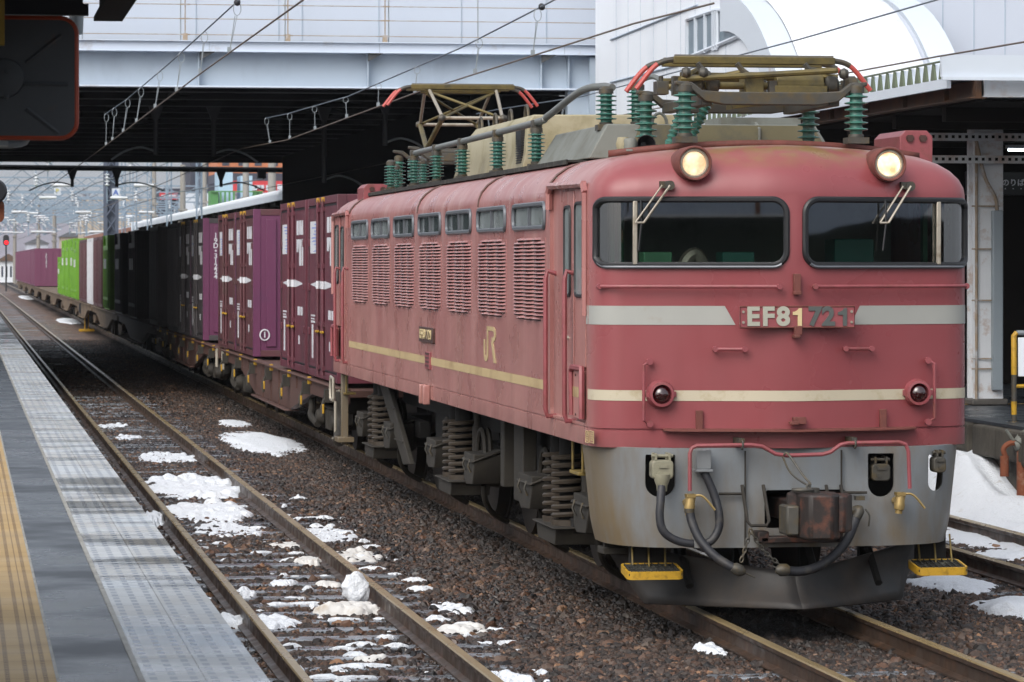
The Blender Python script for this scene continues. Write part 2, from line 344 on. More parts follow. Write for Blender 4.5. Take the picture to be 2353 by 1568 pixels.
TILEW = tile_mat('edge_tile', 'b7bdc1', '707885', .08, .15, .38, .62, '57544f', .48, .45, .30, '9f978a')
TILEY = tile_mat('tactile_tile', 'a58a5c', '4f361c', .075, .06, .26, .66, '6b5130', .3, .3, .62)
ASPH = mat('platform_asphalt', '33383e', .36, var=.10, vs=1.6, dirt='4a5055', da=.3, ds=1.2, bump=.2, bs=160, rvar=.2)
KERBP = mat('tile_edging', '8f8d86', .6, var=.25, vs=6, dirt='5b564e', da=.45, ds=7)

# ------------------------------------------------------------------ mesh helpers
def tag(o, label=None, cat=None, group=None, kind=None):
    if label: o['label'] = label
    if cat: o['category'] = cat
    if group: o['group'] = group
    if kind: o['kind'] = kind
    return o
def empty(name, loc, label, cat, group=None):
    o = bpy.data.objects.new(name, None); COL.objects.link(o); o.location = loc
    o.empty_display_size = .2
    return tag(o, label, cat, group)
class MB:
    """collects shapes; off is subtracted from every vertex so that parts sit in their thing's own frame"""
    def __init__(s, off=(0, 0, 0)): s.v, s.f, s.off = [], [], Vector(off)
    def add(s, vs, fs):
        n = len(s.v); s.v += [Vector(p) - s.off for p in vs]; s.f += [tuple(i + n for i in f) for f in fs]; return s
    def box(s, x0, x1, y0, y1, z0, z1):
        return s.add([(x, y, z) for z in (z0, z1) for y in (y0, y1) for x in (x0, x1)],
                     [(0, 2, 3, 1), (4, 5, 7, 6), (0, 1, 5, 4), (2, 6, 7, 3), (0, 4, 6, 2), (1, 3, 7, 5)])
    def hexa(s, lo, hi):   # lo, hi: four points each, same winding
        return s.add(list(lo) + list(hi), [(3, 2, 1, 0), (4, 5, 6, 7), (0, 1, 5, 4), (1, 2, 6, 5), (2, 3, 7, 6), (3, 0, 4, 7)])
    def prism(s, poly, axis, a, b):
        def P(p, t): return {'x': (t, p[0], p[1]), 'y': (p[0], t, p[1]), 'z': (p[0], p[1], t)}[axis]
        n = len(poly)
        return s.add([P(p, a) for p in poly] + [P(p, b) for p in poly],
                     [tuple(range(n))[::-1], tuple(range(n, 2 * n))] + [(i, (i + 1) % n, n + (i + 1) % n, n + i) for i in range(n)])
    def tube(s, pts, r, n=8, closed=False, radii=None, cap=True):
        pts = [Vector(p) for p in pts]; m = len(pts)
        vs, fs = [], []; up = None
        for i, p in enumerate(pts):
            a = pts[(i - 1) % m] if (closed or i > 0) else p; b = pts[(i + 1) % m] if (closed or i < m - 1) else p
            t = (b - a); t = t.normalized() if t.length > 1e-9 else Vector((0, 0, 1))
            if up is None:
                up = Vector((0, 0, 1)) if abs(t.z) < .9 else Vector((1, 0, 0))
            x = t.cross(up); x = x.normalized() if x.length > 1e-6 else t.orthogonal().normalized()
            y = x.cross(t).normalized(); up = y
            rr = radii[i] if radii else r
            for k in range(n):
                an = 2 * pi * k / n; vs.append(p + x * (rr * cos(an)) + y * (rr * sin(an)))
        for i in range(m if closed else m - 1):
            j = (i + 1) % m
            for k in range(n):
                fs.append((i * n + k, i * n + (k + 1) % n, j * n + (k + 1) % n, j * n + k))
        if not closed and cap:
            fs.append(tuple(range(n))[::-1]); fs.append(tuple(range((m - 1) * n, m * n)))
        return s.add(vs, fs)
    def cyl(s, a, b, r, n=16, r2=None): return s.tube([a, b], r, n, radii=[r, r if r2 is None else r2])
    def lathe(s, prof, org, axis=(0, 0, 1), n=20):   # prof: (radius, along)
        ax = Vector(axis).normalized(); x = ax.orthogonal().normalized(); y = ax.cross(x); o = Vector(org)
        vs, fs = [], []
        for r, h in prof:
            for k in range(n):
                a = 2 * pi * k / n; vs.append(o + ax * h + x * (r * cos(a)) + y * (r * sin(a)))
        for i in range(len(prof) - 1):
            for k in range(n): fs.append((i * n + k, i * n + (k + 1) % n, (i + 1) * n + (k + 1) % n, (i + 1) * n + k))
        fs.append(tuple(range(n))[::-1]); fs.append(tuple(range((len(prof) - 1) * n, len(prof) * n)))
        return s.add(vs, fs)
    def grid(s, P, closed=False):     # rows of points
        r, c = len(P), len(P[0]); vs = [p for row in P for p in row]
        return s.add(vs, [(i * c + j, i * c + (j + 1) % c, (i + 1) * c + (j + 1) % c, (i + 1) * c + j)
                          for i in range(r - 1) for j in range(c if closed else c - 1)])
    def build(s, name, m, parent=None, bevel=0., smooth=True, ang=38, solid=0.):
        me = bpy.data.meshes.new(name); me.from_pydata([tuple(p) for p in s.v], [], s.f)
        bm = bmesh.new(); bm.from_mesh(me); bmesh.ops.recalc_face_normals(bm, faces=bm.faces); bm.to_mesh(me); bm.free()
        me.materials.append(m)
        if smooth: me.shade_smooth(); me.set_sharp_from_angle(angle=R(ang))
        o = bpy.data.objects.new(name, me); COL.objects.link(o)
        if parent: o.parent = parent
        if solid:
            q = o.modifiers.new('solid', 'SOLIDIFY'); q.thickness = solid; q.offset = -1
        if bevel:
            q = o.modifiers.new('bevel', 'BEVEL'); q.width = bevel; q.segments = 2; q.limit_method = 'ANGLE'; q.angle_limit = R(50)
        return o
def bake(o):
    """replace the object's mesh by its modifier result"""
    dg = bpy.context.evaluated_depsgraph_get(); dg.update()
    me = bpy.data.meshes.new_from_object(o.evaluated_get(dg)); o.modifiers.clear(); old = o.data; o.data = me; bpy.data.meshes.remove(old)
    me.shade_smooth(); me.set_sharp_from_angle(angle=R(38))
def cut(o, cutter):
    c = cutter.build('cutter', o.data.materials[0], o.parent, smooth=False)
    q = o.modifiers.new('cut', 'BOOLEAN'); q.operation = 'DIFFERENCE'; q.solver = 'EXACT'; q.object = c
    bpy.context.view_layer.update(); bake(o)
    me = c.data; bpy.data.objects.remove(c); bpy.data.meshes.remove(me)
def rrect(x0, x1, z0, z1, r, n=5, rr=None):
    """rounded rectangle, rr = radii (bl, br, tr, tl)"""
    rr = rr or (r, r, r, r); pts = []
    for (cx, cz, a, q) in ((x0, z0, pi, 0), (x1, z0, 1.5 * pi, 1), (x1, z1, 0, 2), (x0, z1, .5 * pi, 3)):
        ra = rr[q]; ox = cx + ra if cx == x0 else cx - ra; oz = cz + ra if cz == z0 else cz - ra
        for k in range(n + 1):
            t = a + .5 * pi * k / n; pts.append((ox + ra * cos(t), oz + ra * sin(t)))
    return pts
def bez(pts, n=10):
    """Catmull-Rom through points"""
    P = [Vector(p) for p in pts]; P = [P[0] * 2 - P[1]] + P + [P[-1] * 2 - P[-2]]; out = []
    for i in range(1, len(P) - 2):
        for k in range(n):
            t = k / n; a, b, c, d = P[i - 1], P[i], P[i + 1], P[i + 2]
            out.append(.5 * ((2 * b) + (c - a) * t + (2 * a - 5 * b + 4 * c - d) * t * t + (3 * b - a - 3 * c + d) * t ** 3))
    return out + [P[-2]]
def text_mesh(name, s, size, m, parent, mw, bold=.0, ext=.003, align='CENTER', sx=1., space=1.):
    cu = bpy.data.curves.new(name, 'FONT'); cu.body = s; cu.size = size; cu.extrude = ext; cu.offset = bold
    cu.align_x = align; cu.align_y = 'CENTER'; cu.space_character = space
    t = bpy.data.objects.new(name, cu); COL.objects.link(t); bpy.context.view_layer.update()
    dg = bpy.context.evaluated_depsgraph_get(); me = bpy.data.meshes.new_from_object(t.evaluated_get(dg))
    bpy.data.objects.remove(t); bpy.data.curves.remove(cu)
    me.transform(Matrix.Diagonal((sx, 1, 1, 1))); me.transform(mw); me.materials.clear(); me.materials.append(m)
    o = bpy.data.objects.new(name, me); COL.objects.link(o); o.parent = parent; return o
def face_mat(org, right, up):      # matrix taking text x,y to right, up at org
    r, u = Vector(right).normalized(), Vector(up).normalized(); n = r.cross(u)
    return Matrix(((r.x, u.x, n.x, org[0]), (r.y, u.y, n.y, org[1]), (r.z, u.z, n.z, org[2]), (0, 0, 0, 1)))
def copy_tree(o, parent=None):
    c = o.copy(); COL.objects.link(c)
    if parent: c.parent = parent
    for ch in list(o.children): copy_tree(ch, c)
    return c
# ------------------------------------------------------------------ ground, ballast, tracks, left platform
g = MB(); g.add([(-400, -300, -.19), (700, -300, -.19), (700, 2500, -.19), (-400, 2500, -.19)], [(0, 1, 2, 3)])
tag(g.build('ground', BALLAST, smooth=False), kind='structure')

def stone_sheet(name, x0, x1, y0, y1, dens, smin, smax, seed):
    me = bpy.data.meshes.new(name); me.from_pydata([(x0, y0, -.185), (x1, y0, -.185), (x1, y1, -.185), (x0, y1, -.185)], [], [(0, 1, 2, 3)])
    o = bpy.data.objects.new(name, me); COL.objects.link(o)
    ng = bpy.data.node_groups.new(name, 'GeometryNodeTree')
    ng.interface.new_socket('Geometry', in_out='INPUT', socket_type='NodeSocketGeometry')
    ng.interface.new_socket('Geometry', in_out='OUTPUT', socket_type='NodeSocketGeometry')
    n, l = ng.nodes, ng.links
    gi, go = n.new('NodeGroupInput'), n.new('NodeGroupOutput')
    dp = n.new('GeometryNodeDistributePointsOnFaces'); dp.inputs['Density'].default_value = dens; dp.inputs['Seed'].default_value = seed
    l.new(gi.outputs[0], dp.inputs['Mesh'])
    jn = n.new('GeometryNodeJoinGeometry')
    for k in range(5):
        ic = n.new('GeometryNodeMeshIcoSphere'); ic.inputs['Radius'].default_value = 1; ic.inputs['Subdivisions'].default_value = 2
        sp = n.new('GeometryNodeSetPosition'); ps = n.new('GeometryNodeInputPosition')
        ad = n.new('ShaderNodeVectorMath'); ad.operation = 'ADD'; ad.inputs[1].default_value = (k * 7.3, k * 3.1, seed)
        vo = n.new('ShaderNodeTexVoronoi'); vo.inputs['Scale'].default_value = 1.0
        l.new(ps.outputs[0], ad.inputs[0]); l.new(ad.outputs[0], vo.inputs['Vector'])
        ma = n.new('ShaderNodeMath'); ma.operation = 'MULTIPLY_ADD'; ma.inputs[1].default_value = -.75; ma.inputs[2].default_value = 1.25
        l.new(vo.outputs['Distance'], ma.inputs[0])
        sc = n.new('ShaderNodeVectorMath'); sc.operation = 'SCALE'; l.new(ps.outputs[0], sc.inputs[0]); l.new(ma.outputs[0], sc.inputs['Scale'])
        l.new(ic.outputs['Mesh'], sp.inputs['Geometry']); l.new(sc.outputs[0], sp.inputs['Position'])
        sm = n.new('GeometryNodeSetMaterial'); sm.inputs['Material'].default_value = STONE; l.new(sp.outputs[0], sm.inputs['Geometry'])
        ti = n.new('GeometryNodeGeometryToInstance'); l.new(sm.outputs[0], ti.inputs[0]); l.new(ti.outputs[0], jn.inputs[0])
    ip = n.new('GeometryNodeInstanceOnPoints'); ip.inputs['Pick Instance'].default_value = True
    l.new(dp.outputs['Points'], ip.inputs['Points']); l.new(jn.outputs[0], ip.inputs['Instance'])
    r1 = n.new('FunctionNodeRandomValue'); r1.data_type = 'FLOAT_VECTOR'; r1.inputs['Min'].default_value = (0, 0, 0); r1.inputs['Max'].default_value = (6.28, 6.28, 6.28); r1.inputs['Seed'].default_value = seed
    r2 = n.new('FunctionNodeRandomValue'); r2.data_type = 'FLOAT_VECTOR'; r2.inputs['Min'].default_value = (smin, smin, smin * .7); r2.inputs['Max'].default_value = (smax, smax, smax * .75); r2.inputs['Seed'].default_value = seed + 5
    l.new(r1.outputs[0], ip.inputs['Rotation']); l.new(r2.outputs[0], ip.inputs['Scale'])
    l.new(ip.outputs[0], go.inputs[0])
    md = o.modifiers.new('stones', 'NODES'); md.node_group = ng
    tag(o, kind='stuff', label='brown and grey ballast stones bedding the tracks', cat='ballast')
stone_sheet('ballast_stones', 1.2, 11.0, 15.5, 32, 760, .023, .048, 3)
stone_sheet('ballast_stones', 1.2, 11.0, 15.5, 45, 26, .045, .075, 41)
stone_sheet('ballast_stones', 1.2, 11.0, 32, 60, 420, .030, .056, 11)
stone_sheet('ballast_stones', 1.2, 8.5, 60, 120, 160, .03, .06, 21)

RP = [(-.063, -.153), (.063, -.153), (.063, -.140), (.014, -.124), (.010, -.05), (.032, -.036), (.034, -.008), (.026, 0), (-.026, 0), (-.034, -.008), (-.032, -.036), (-.010, -.05), (-.014, -.124), (-.063, -.140)]
def rail(X, label, y0=6, y1=420):
    o = empty('rail', (X, y0, 0), label, 'rail', 'running rails')
    b = MB((X, y0, 0)); b.prism([(X + x, z) for x, z in RP], 'y', y0, y1); b.build('rail_body', RAILSIDE, o, smooth=False)
    t = MB((X, y0, 0)); t.prism([(X - .031, -.016), (X + .0352, -.016), (X + .0352, -.008), (X + .027, .0015), (X - .027, .0015), (X - .0352, -.008)], 'y', y0, y1)
    t.build('worn_head', RAILTOP, o, smooth=False)
    return o
ra = rail(2.09, 'rail of the empty left track nearer the tiled platform edge')
rb = rail(3.235, 'rail of the empty left track farther from the tiled platform')
rc = rail(5.345, 'rail under the left wheels of the red locomotive')
rd = rail(6.413, 'rail under the right wheels of the red locomotive')
re_ = rail(8.75, 'left rail of the snowy track right of the locomotive')
rf = rail(9.83, 'right rail of the snowy track, beside the big snow heap')
for r_, X in ((ra, 2.09), (rb, 3.235)):
    for yj in (20.6, 45.2):
        f = MB((X, 6, 0))
        for sx in (-1, 1):
            f.box(X + sx * .013, X + sx * .030, yj - .28, yj + .28, -.118, -.05)
            for k in (-.2, -.07, .07, .2): f.cyl((X + sx * .03, yj + k, -.085), (X + sx * .046, yj + k, -.085), .014, 6)
        f.build('fishplate', RAILSIDE, r_)
# sleepers of the left track, each one its own object; the nearest of the locomotive's and the right track
def sleeper_mesh(L):
    b = MB(); b.box(-L / 2, L / 2, -.10, .10, -.12, 0); return b
proto = None
def sleepers(xc, ys, label, grp, L=2.05):
    global proto
    p = None
    for y in ys:
        if p is None:
            p = sleeper_mesh(L).build('sleeper', SLEEP, bevel=.012); o = p
        else:
            o = p.copy(); COL.objects.link(o)
        o.location = (xc + random.uniform(-.03, .03), y, -.150 + random.uniform(-.010, .006)); o.rotation_euler.z = random.uniform(-.012, .012)
        tag(o, label, 'sleeper', grp)
sleepers(2.66, [16.2 + .60 * k for k in range(90)], 'wet timber sleeper half sunk in ballast under the left track', 'sleepers of the left track')
sleepers(5.88, [17.0 + .62 * k for k in range(9)], 'dark sleeper nearly buried in brown ballast before the locomotive', 'sleepers in front of the locomotive')
sleepers(9.29, [24.0 + .62 * k for k in range(16)], 'sleeper under the snowy track at the right', 'sleepers of the right track')

# left platform
p = MB(); p.box(-9, 1.185, -30, 230, -.19, .885); tag(p.build('platform', CONCT, smooth=False), kind='structure')
def sheet(name, m, x0, x1, y0, y1, z, kind='structure'):
    b = MB(); b.add([(x0, y0, z), (x1, y0, z), (x1, y1, z), (x0, y1, z)], [(0, 1, 2, 3)])
    return tag(b.build(name, m, smooth=False), kind=kind)
sheet('platform_paving', ASPH, -9, .705, -30, 230, .889)
b = MB(); b.box(.722, 1.21, 3, 230, .80, .893); tag(b.build('platform_edge_tiles', TILEW, smooth=False), kind='structure')
b = MB(); b.box(.700, .7225, 3, 230, .85, .8955)
tag(b.build('platform_edging', KERBP, smooth=False), kind='structure')
sheet('platform_tactile_paving', TILEY, .077, .377, 3, 230, .893)
b = MB(); b.box(.377, .390, 3, 230, .86, .8945); tag(b.build('platform_edging', KERBP, smooth=False), kind='structure')
# right platform with its stained retaining wall
p = MB(); p.box(10.72, 60, -30, 46.5, -.19, .84); tag(p.build('platform', CONC, smooth=False), kind='structure')
p = MB(); p.box(10.66, 60, -30, 46.5, .84, .872); tag(p.build('platform_paving', ASPH, smooth=False), kind='structure')
p = MB(); p.box(10.0, 16.5, 47, 170, -.19, .87); tag(p.build('platform', CONCT, smooth=False), kind='structure')
sheet('platform_tactile_paving', TILEY, 11.3, 30, 38.9, 39.2, .878)
random.seed(31)
blk = MB()
for k in range(30):
    y = 20 + k * .9 + random.uniform(-.1, .1); q = random.uniform(.0, .05)
    blk.box(10.60 - q, 10.73, y, y + .84 + random.uniform(-.08, .04), .50 + random.uniform(-.03, .03), .835)
tag(blk.build('platform_edge_blocks', CONC, bevel=.03, smooth=False), kind='structure')

# ------------------------------------------------------------------ the locomotive (frame: x across, y back from the nose, z up from rail)
LX, LY = 5.88, 24.2
loco = empty('electric_locomotive', (LX, LY, 0), 'faded red electric locomotive with both round headlights lit, heading the freight train', 'locomotive')
def F(u, v, ly):
    x, y, z = GY(u, v, LY + ly); return (x - LX, ly, z)
def SD(u, v, lx=-1.4):
    x, y, z = GX(u, v, LX + lx); return (lx, y - LY, z)
LEN = 17.62
HALF = [(0, -.35), (.28, -.285), (.56, -.218), (.84, -.15), (1.06, -.098), (1.18, -.066), (1.26, -.032), (1.32, .012), (1.365, .075), (1.39, .15), (1.40, .24)]
def yfront(x):
    x = abs(x)
    for (a, ya), (b_, yb) in zip(HALF, HALF[1:]):
        if x <= b_: return ya + (yb - ya) * (x - a) / (b_ - a)
    return .24
RING = [(-x, y) for x, y in HALF[::-1]] + [(x, y) for x, y in HALF[1:]]
SIDEY = [1.0, 3.0, 6, 9, 12, 14.6, 16.6]
RING += [(1.40, y) for y in SIDEY] + [(x, LEN - y) for x, y in HALF[::-1]] + [(-x, LEN - y) for x, y in HALF[1:]] + [(-1.40, y) for y in SIDEY[::-1]]
def ring(e, z, crown=0., ky=1.15):
    cy, H = LEN / 2, LEN / 2 + .35; out = []
    for x, y in RING:
        xx = x * (1.4 - e) / 1.4; yy = cy + (y - cy) * (H - e * ky) / H
        out.append((xx, yy, z + crown * max(0, 1 - (xx / 1.4) ** 2)))
    return out
LEV = [(0, 1.222, 0), (0, 1.342, 0), (.010, 1.346, 0), (.010, 1.354, 0), (0, 1.358, 0), (0, 1.7, 0), (0, 2.1, 0), (0, 2.5, 0), (0, 3.04, 0), (.008, 3.09, .01), (.035, 3.15, .025), (.085, 3.205, .05), (.16, 3.25, .075),
       (.26, 3.28, .095), (.40, 3.292, .105), (.7, 3.295, .11), (1.05, 3.295, .11), (1.38, 3.295, .11)]
b = MB(); b.grid([ring(*q) for q in LEV], closed=True)
n0 = (len(LEV) - 1) * len(RING); b.f.append(tuple(range(n0, n0 + len(RING))))
body = b.build('body', RED, loco, solid=.035); bake(body)
WX = [26.23 - LY + 1.952 * k for k in range(7)]            # rear edges... left ends of the seven window bays (toward nose)
WIN_Z = (2.818, 3.003); LOU_Z = (2.09, 2.742)
c = MB()
for sx in (-1, 1):
    pr = rrect(*sorted((sx * .068, sx * 1.372)), 2.525, 2.995, .08, 6, rr=(.06, .10, .10, .06) if sx < 0 else (.10, .06, .06, .10))
    c.prism(pr, 'y', -.7, .13)
cut(body, c)
c = MB()
for sx in (-1, 1):
    for y0 in WX: c.prism(rrect(y0 + .03, y0 + 1.56, WIN_Z[0], WIN_Z[1], .06, 4), 'x', sx * 1.5, sx * 1.3)
cut(body, c)
# door recesses (near and far cab) on the left flank
def door(ya, yb, name_win=True):
    """recessed doorway between ya (nose side) and yb"""
    d = 1 if yb > ya else -1
    lo, hi = min(ya, yb), max(ya, yb)
    c = MB(); c.prism(rrect(lo, hi, 1.38, 3.105, .06, 4), 'x', -1.5, -1.30); cut(body, c)
    dr = MB(); dr.box(-1.372, -1.32, lo - .02, hi + .02, 1.36, 3.13)            # back wall of the recess
    o = dr.build('door', RED, loco, bevel=.004)
    lv = MB()                                                                    # the leaf standing proud, with its narrow window
    y1, y2 = ya + d * .62, ya + d * 1.06
    lv.box(-1.386, -1.3725, min(y1, y2), max(y1, y2), 1.42, 3.08); lv.build('door_leaf', RED, o, bevel=.006)
    w = MB(); w.prism(rrect(min(y1, y2) + .10, max(y1, y2) - .10, 2.30, 2.96, .05, 4), 'x', -1.3905, -1.3865); w.build('door_window', MILKY, o)
    fr = MB(); ring_ = [(-1.3905, y, z) for y, z in rrect(min(y1, y2) + .10, max(y1, y2) - .10, 2.30, 2.96, .05, 4)]; fr.tube(ring_, .014, 6, closed=True); fr.build('window_rubber', RUBBER, o)
    ps = MB(); y3 = ya + d * .08; y4 = ya + d * .52
    ps.box(-1.394, -1.3725, min(y3, y4), max(y3, y4), 1.78, 3.09); ps.build('side_window_panel', RED, o, bevel=.006)
    w = MB(); w.prism(rrect(min(y3, y4) + .04, max(y3, y4) - .06, 2.30, 2.98, .05, 4), 'x', -1.399, -1.3945); w.build('cab_side_window', MILKY, o)
    fr = MB(); fr.tube([(-1.399, y, z) for y, z in rrect(min(y3, y4) + .04, max(y3, y4) - .06, 2.30, 2.98, .05, 4)], .014, 6, closed=True); fr.build('window_rubber', RUBBER, o)
    gt = MB()                                                                    # drip hood round the doorway
    path = [(-1.41, ya, 2.16), (-1.41, ya, 3.05), (-1.41, ya + d * .06, 3.115), (-1.41, yb - d * .05, 3.13), (-1.41, yb, 3.08), (-1.41, yb, 2.95)]
    for p_, q_ in zip(path, path[1:]): gt.tube([p_, q_], .028, 6)
    gt.build('door_hood', RED, o)
    for yy in (ya + d * .60, yb - d * .12):
        h = MB(); h.tube([(-1.37, yy, 2.46), (-1.44, yy, 2.48), (-1.455, yy, 2.42), (-1.455, yy, 1.42), (-1.44, yy, 1.37), (-1.37, yy, 1.37)], .019, 8)
        h.build('handrail', REDP, o)
    kn = MB(); kn.tube([(-1.35, ya + d * .80, 1.98), (-1.39, ya + d * .80, 1.98), (-1.39, ya + d * .95, 2.0)], .012, 6); kn.build('door_handle', ALU, o)
    ht = MB(); y5, y6 = ya + d * .06, ya + d * .50
    ht.box(-1.412, -1.395, min(y5, y6), max(y5, y6), 1.40, 1.755)
    hh = ht.build('step_hatch', RED, loco, bevel=.006)
    hb = MB()
    for zz in (1.43, 1.72):
        for q in (.3, .7): hb.cyl((-1.41, y5 + (y6 - y5) * q, zz), (-1.418, y5 + (y6 - y5) * q, zz), .010, 6)
    hb.build('hatch_bolts', PLATEB, hh)
    hl = MB(); hl.box(-1.4150, -1.4125, min(y5, y6), max(y5, y6), 1.557, 1.632); hl.build('hatch_band', CREAMS, hh, smooth=False)
    tb = MB(); tb.tube([(-1.42, y6, 1.42), (-1.425, y6, 1.74), (-1.425, y6 - d * .05, 1.775), (-1.425, y5, 1.775), (-1.43, y5 - d * .02, 1.74), (-1.43, y5 - d * .02, 1.41)], .022, 6)
    tb.build('hatch_rim', REDP, hh)
    return o
door(.30, 1.86)
door(LEN - .30, LEN - 1.86)
# seven window-and-louvre bays
for k, y0 in enumerate(WX):
    y1 = y0 + 1.59; ym = (y0 + y1) / 2
    for sx in (-1, 1):
        if sx > 0 and k not in (0, 1, 2, 3, 4, 5, 6): continue
        g_ = MB(); g_.box(*sorted((sx * 1.385, sx * 1.389)), y0 + .02, y1 - .02, WIN_Z[0] - .01, WIN_Z[1] + .01)
        w = g_.build('side_window', GLOSSP if k in (2, 3, 4) else MILKY, loco, smooth=False)
        f_ = MB(); f_.tube([(sx * 1.405, y, z) for y, z in rrect(y0 + .03, y1 - .03, WIN_Z[0], WIN_Z[1], .06, 5)], .020, 6, closed=True)
        f_.box(*sorted((sx * 1.39, sx * 1.412)), ym - .022, ym + .022, WIN_Z[0], WIN_Z[1]); f_.build('window_frame', FRAMEG, w)
    lo = MB(); rows = 22
    pr = rrect(y0 + .01, y1 - .01, LOU_Z[0], LOU_Z[1], .05, 3)
    lo.prism(pr, 'x', -1.396, -1.4025)
    lp = lo.build('louvre_panel', RED, loco)
    sl = MB(); dz = (LOU_Z[1] - LOU_Z[0]) / rows
    for r in range(rows):
        z = LOU_Z[0] + (r + .5) * dz; ins = .22 if r == rows - 1 or r == 0 else (.06 if r in (1, rows - 2) else .02)
        segs = 3; a, b2 = y0 + ins, y1 - ins; w3 = (b2 - a) / segs
        for q in range(segs):
            ya, yb = a + q * w3 + .012, a + (q + 1) * w3 - .012; yc = (ya + yb) / 2
            P0 = []
            for j in range(5):
                t = j / 4; yy = ya + (yb - ya) * t; bul = .030 * (1 - (2 * t - 1) ** 4) + .002
                P0.append([(-1.402, yy, z + dz * .46), (-1.402 - bul * .75, yy, z + dz * .15), (-1.402 - bul, yy, z - dz * .16), (-1.403, yy, z - dz * .18)])
            sl.grid(P0)
    sl.build('louvre_slats', RED, lp, ang=60)
    dk = MB()  # dark strips painted in for the shade under each slat
    for r in range(rows):
        z = LOU_Z[0] + (r + .5) * dz; ins = .24 if r == rows - 1 or r == 0 else .05
        dk.box(-1.4045, -1.402, y0 + ins, y1 - ins, z - dz * .54, z - dz * .18)
    dk.build('louvre_shade', BOGIED, lp, smooth=False)
# machine room inside
m_ = MB(); m_.box(-.55, .75, 2.4, 8.0, 1.3, 3.2); m_.box(-.55, .75, 11.6, 15.2, 1.3, 3.2); m_.build('machine_room', BOGIED, loco, smooth=False)
m_ = MB(); m_.box(-1.33, 1.33, 1.95, 2.0, 1.25, 3.2); m_.build('cab_bulkhead', mat('cab_pale_green', '8f9d90', .6, var=.1, vs=1.5, dirt='5d675f', da=.4, ds=2), loco, smooth=False)
m_ = MB(); m_.box(-1.15, 1.15, .16, .62, 1.5, 2.44); m_.box(-1.30, 1.30, .40, 1.95, 1.25, 1.5)
cd = m_.build('cab_desk', CABIN, loco, smooth=False)
m_ = MB(); m_.box(-1.00, -.79, .18, .38, 2.44, 2.62); m_.build('green_speaker_box', CABGR, cd, bevel=.008)
m_ = MB(); m_.box(-.42, -.18, .18, .40, 2.44, 2.62); m_.build('teal_box', CABTL, cd, bevel=.008)
m_ = MB(); m_.box(.50, .80, .5, .8, 2.44, 2.72); m_.build('teal_box', CABTL, cd, bevel=.008)
m_ = MB(); m_.tube(bez([(-.70, .3, 2.43), (-.66, .3, 2.56), (-.58, .3, 2.60), (-.5, .3, 2.44)], 5), .05, 8); m_.build('driver_seat_back', ALU, cd)
m_ = MB()
for xx in (-1.2, -1.13, 1.16, 1.24): m_.box(xx, xx + .035, .45, .52, 2.44, 3.0)
m_.build('green_curtain', mat('curtain_green', '3d6b52', .8), cd)
# front windows
for sx in (-1, 1):
    xs = [sx * (.05 + (1.385 - .05) * k / 24) for k in range(25)]
    gm = MB(); gm.grid([[(x, yfront(x) + .010, z) for x in xs] for z in (2.51, 3.01)])
    w = gm.build('windscreen', WGLASS, loco)
    pr = rrect(*sorted((sx * .068, sx * 1.372)), 2.525, 2.995, .08, 7, rr=(.06, .10, .10, .06) if sx < 0 else (.10, .06, .06, .10))
    dense = []
    for i, p_ in enumerate(pr):
        q_ = pr[(i + 1) % len(pr)]; nn = max(1, int(math.dist(p_, q_) / .06))
        dense += [(p_[0] + (q_[0] - p_[0]) * t / nn, p_[1] + (q_[1] - p_[1]) * t / nn) for t in range(nn)]
    fm = MB(); fm.tube([(x, yfront(x) - .004, z) for x, z in dense], .024, 8, closed=True); fm.build('window_rubber', RUBBER, w)
    fm = MB(); low = [p for p in dense if p[1] < 2.56]; low.sort(); fm.tube([(x, yfront(x) - .026, z - .012) for x, z in low], .011, 6); fm.build('window_sill', FRAMEG, w)
    pm = MB(); x = sx * 1.12; y = yfront(x); pm.box(x - .016, x + .016, y - .030, y + .0, 2.53, 2.985); pm.build('window_post', ALU, w, bevel=.006)
    wp = MB(); px_, pz_ = sx * .885, 3.095
    wp.cyl((px_, yfront(px_) + .03, pz_), (px_, yfront(px_) - .06, pz_), .035, 10); wp.box(px_ - .07, px_ + .02, yfront(px_) - .05, yfront(px_) - .005, pz_ - .02, pz_ + .03)
    wo = wp.build('wiper', IRON, loco)
    ex, ez = px_ - .21, 2.83
    am = MB()
    am.tube([(px_, yfront(px_) - .06, pz_), (ex + .03, yfront(ex) - .055, ez)], .009, 6); am.tube([(px_ - .055, yfront(px_) - .05, pz_), (ex - .03, yfront(ex) - .05, ez)], .007, 6)
    am.tube([(ex - .03, yfront(ex) - .05, ez), (ex + .03, yfront(ex) - .05, ez)], .008, 6); am.build('wiper_arm', ALU, wo)
    bl = MB(); bl.tube([(ex + .012, yfront(ex) - .04, ez + .16), (ex + .015, yfront(ex) - .045, ez), (ex - .005, yfront(ex) - .035, ez - .20)], .008, 6); bl.build('wiper_blade', RUBBER, wo)
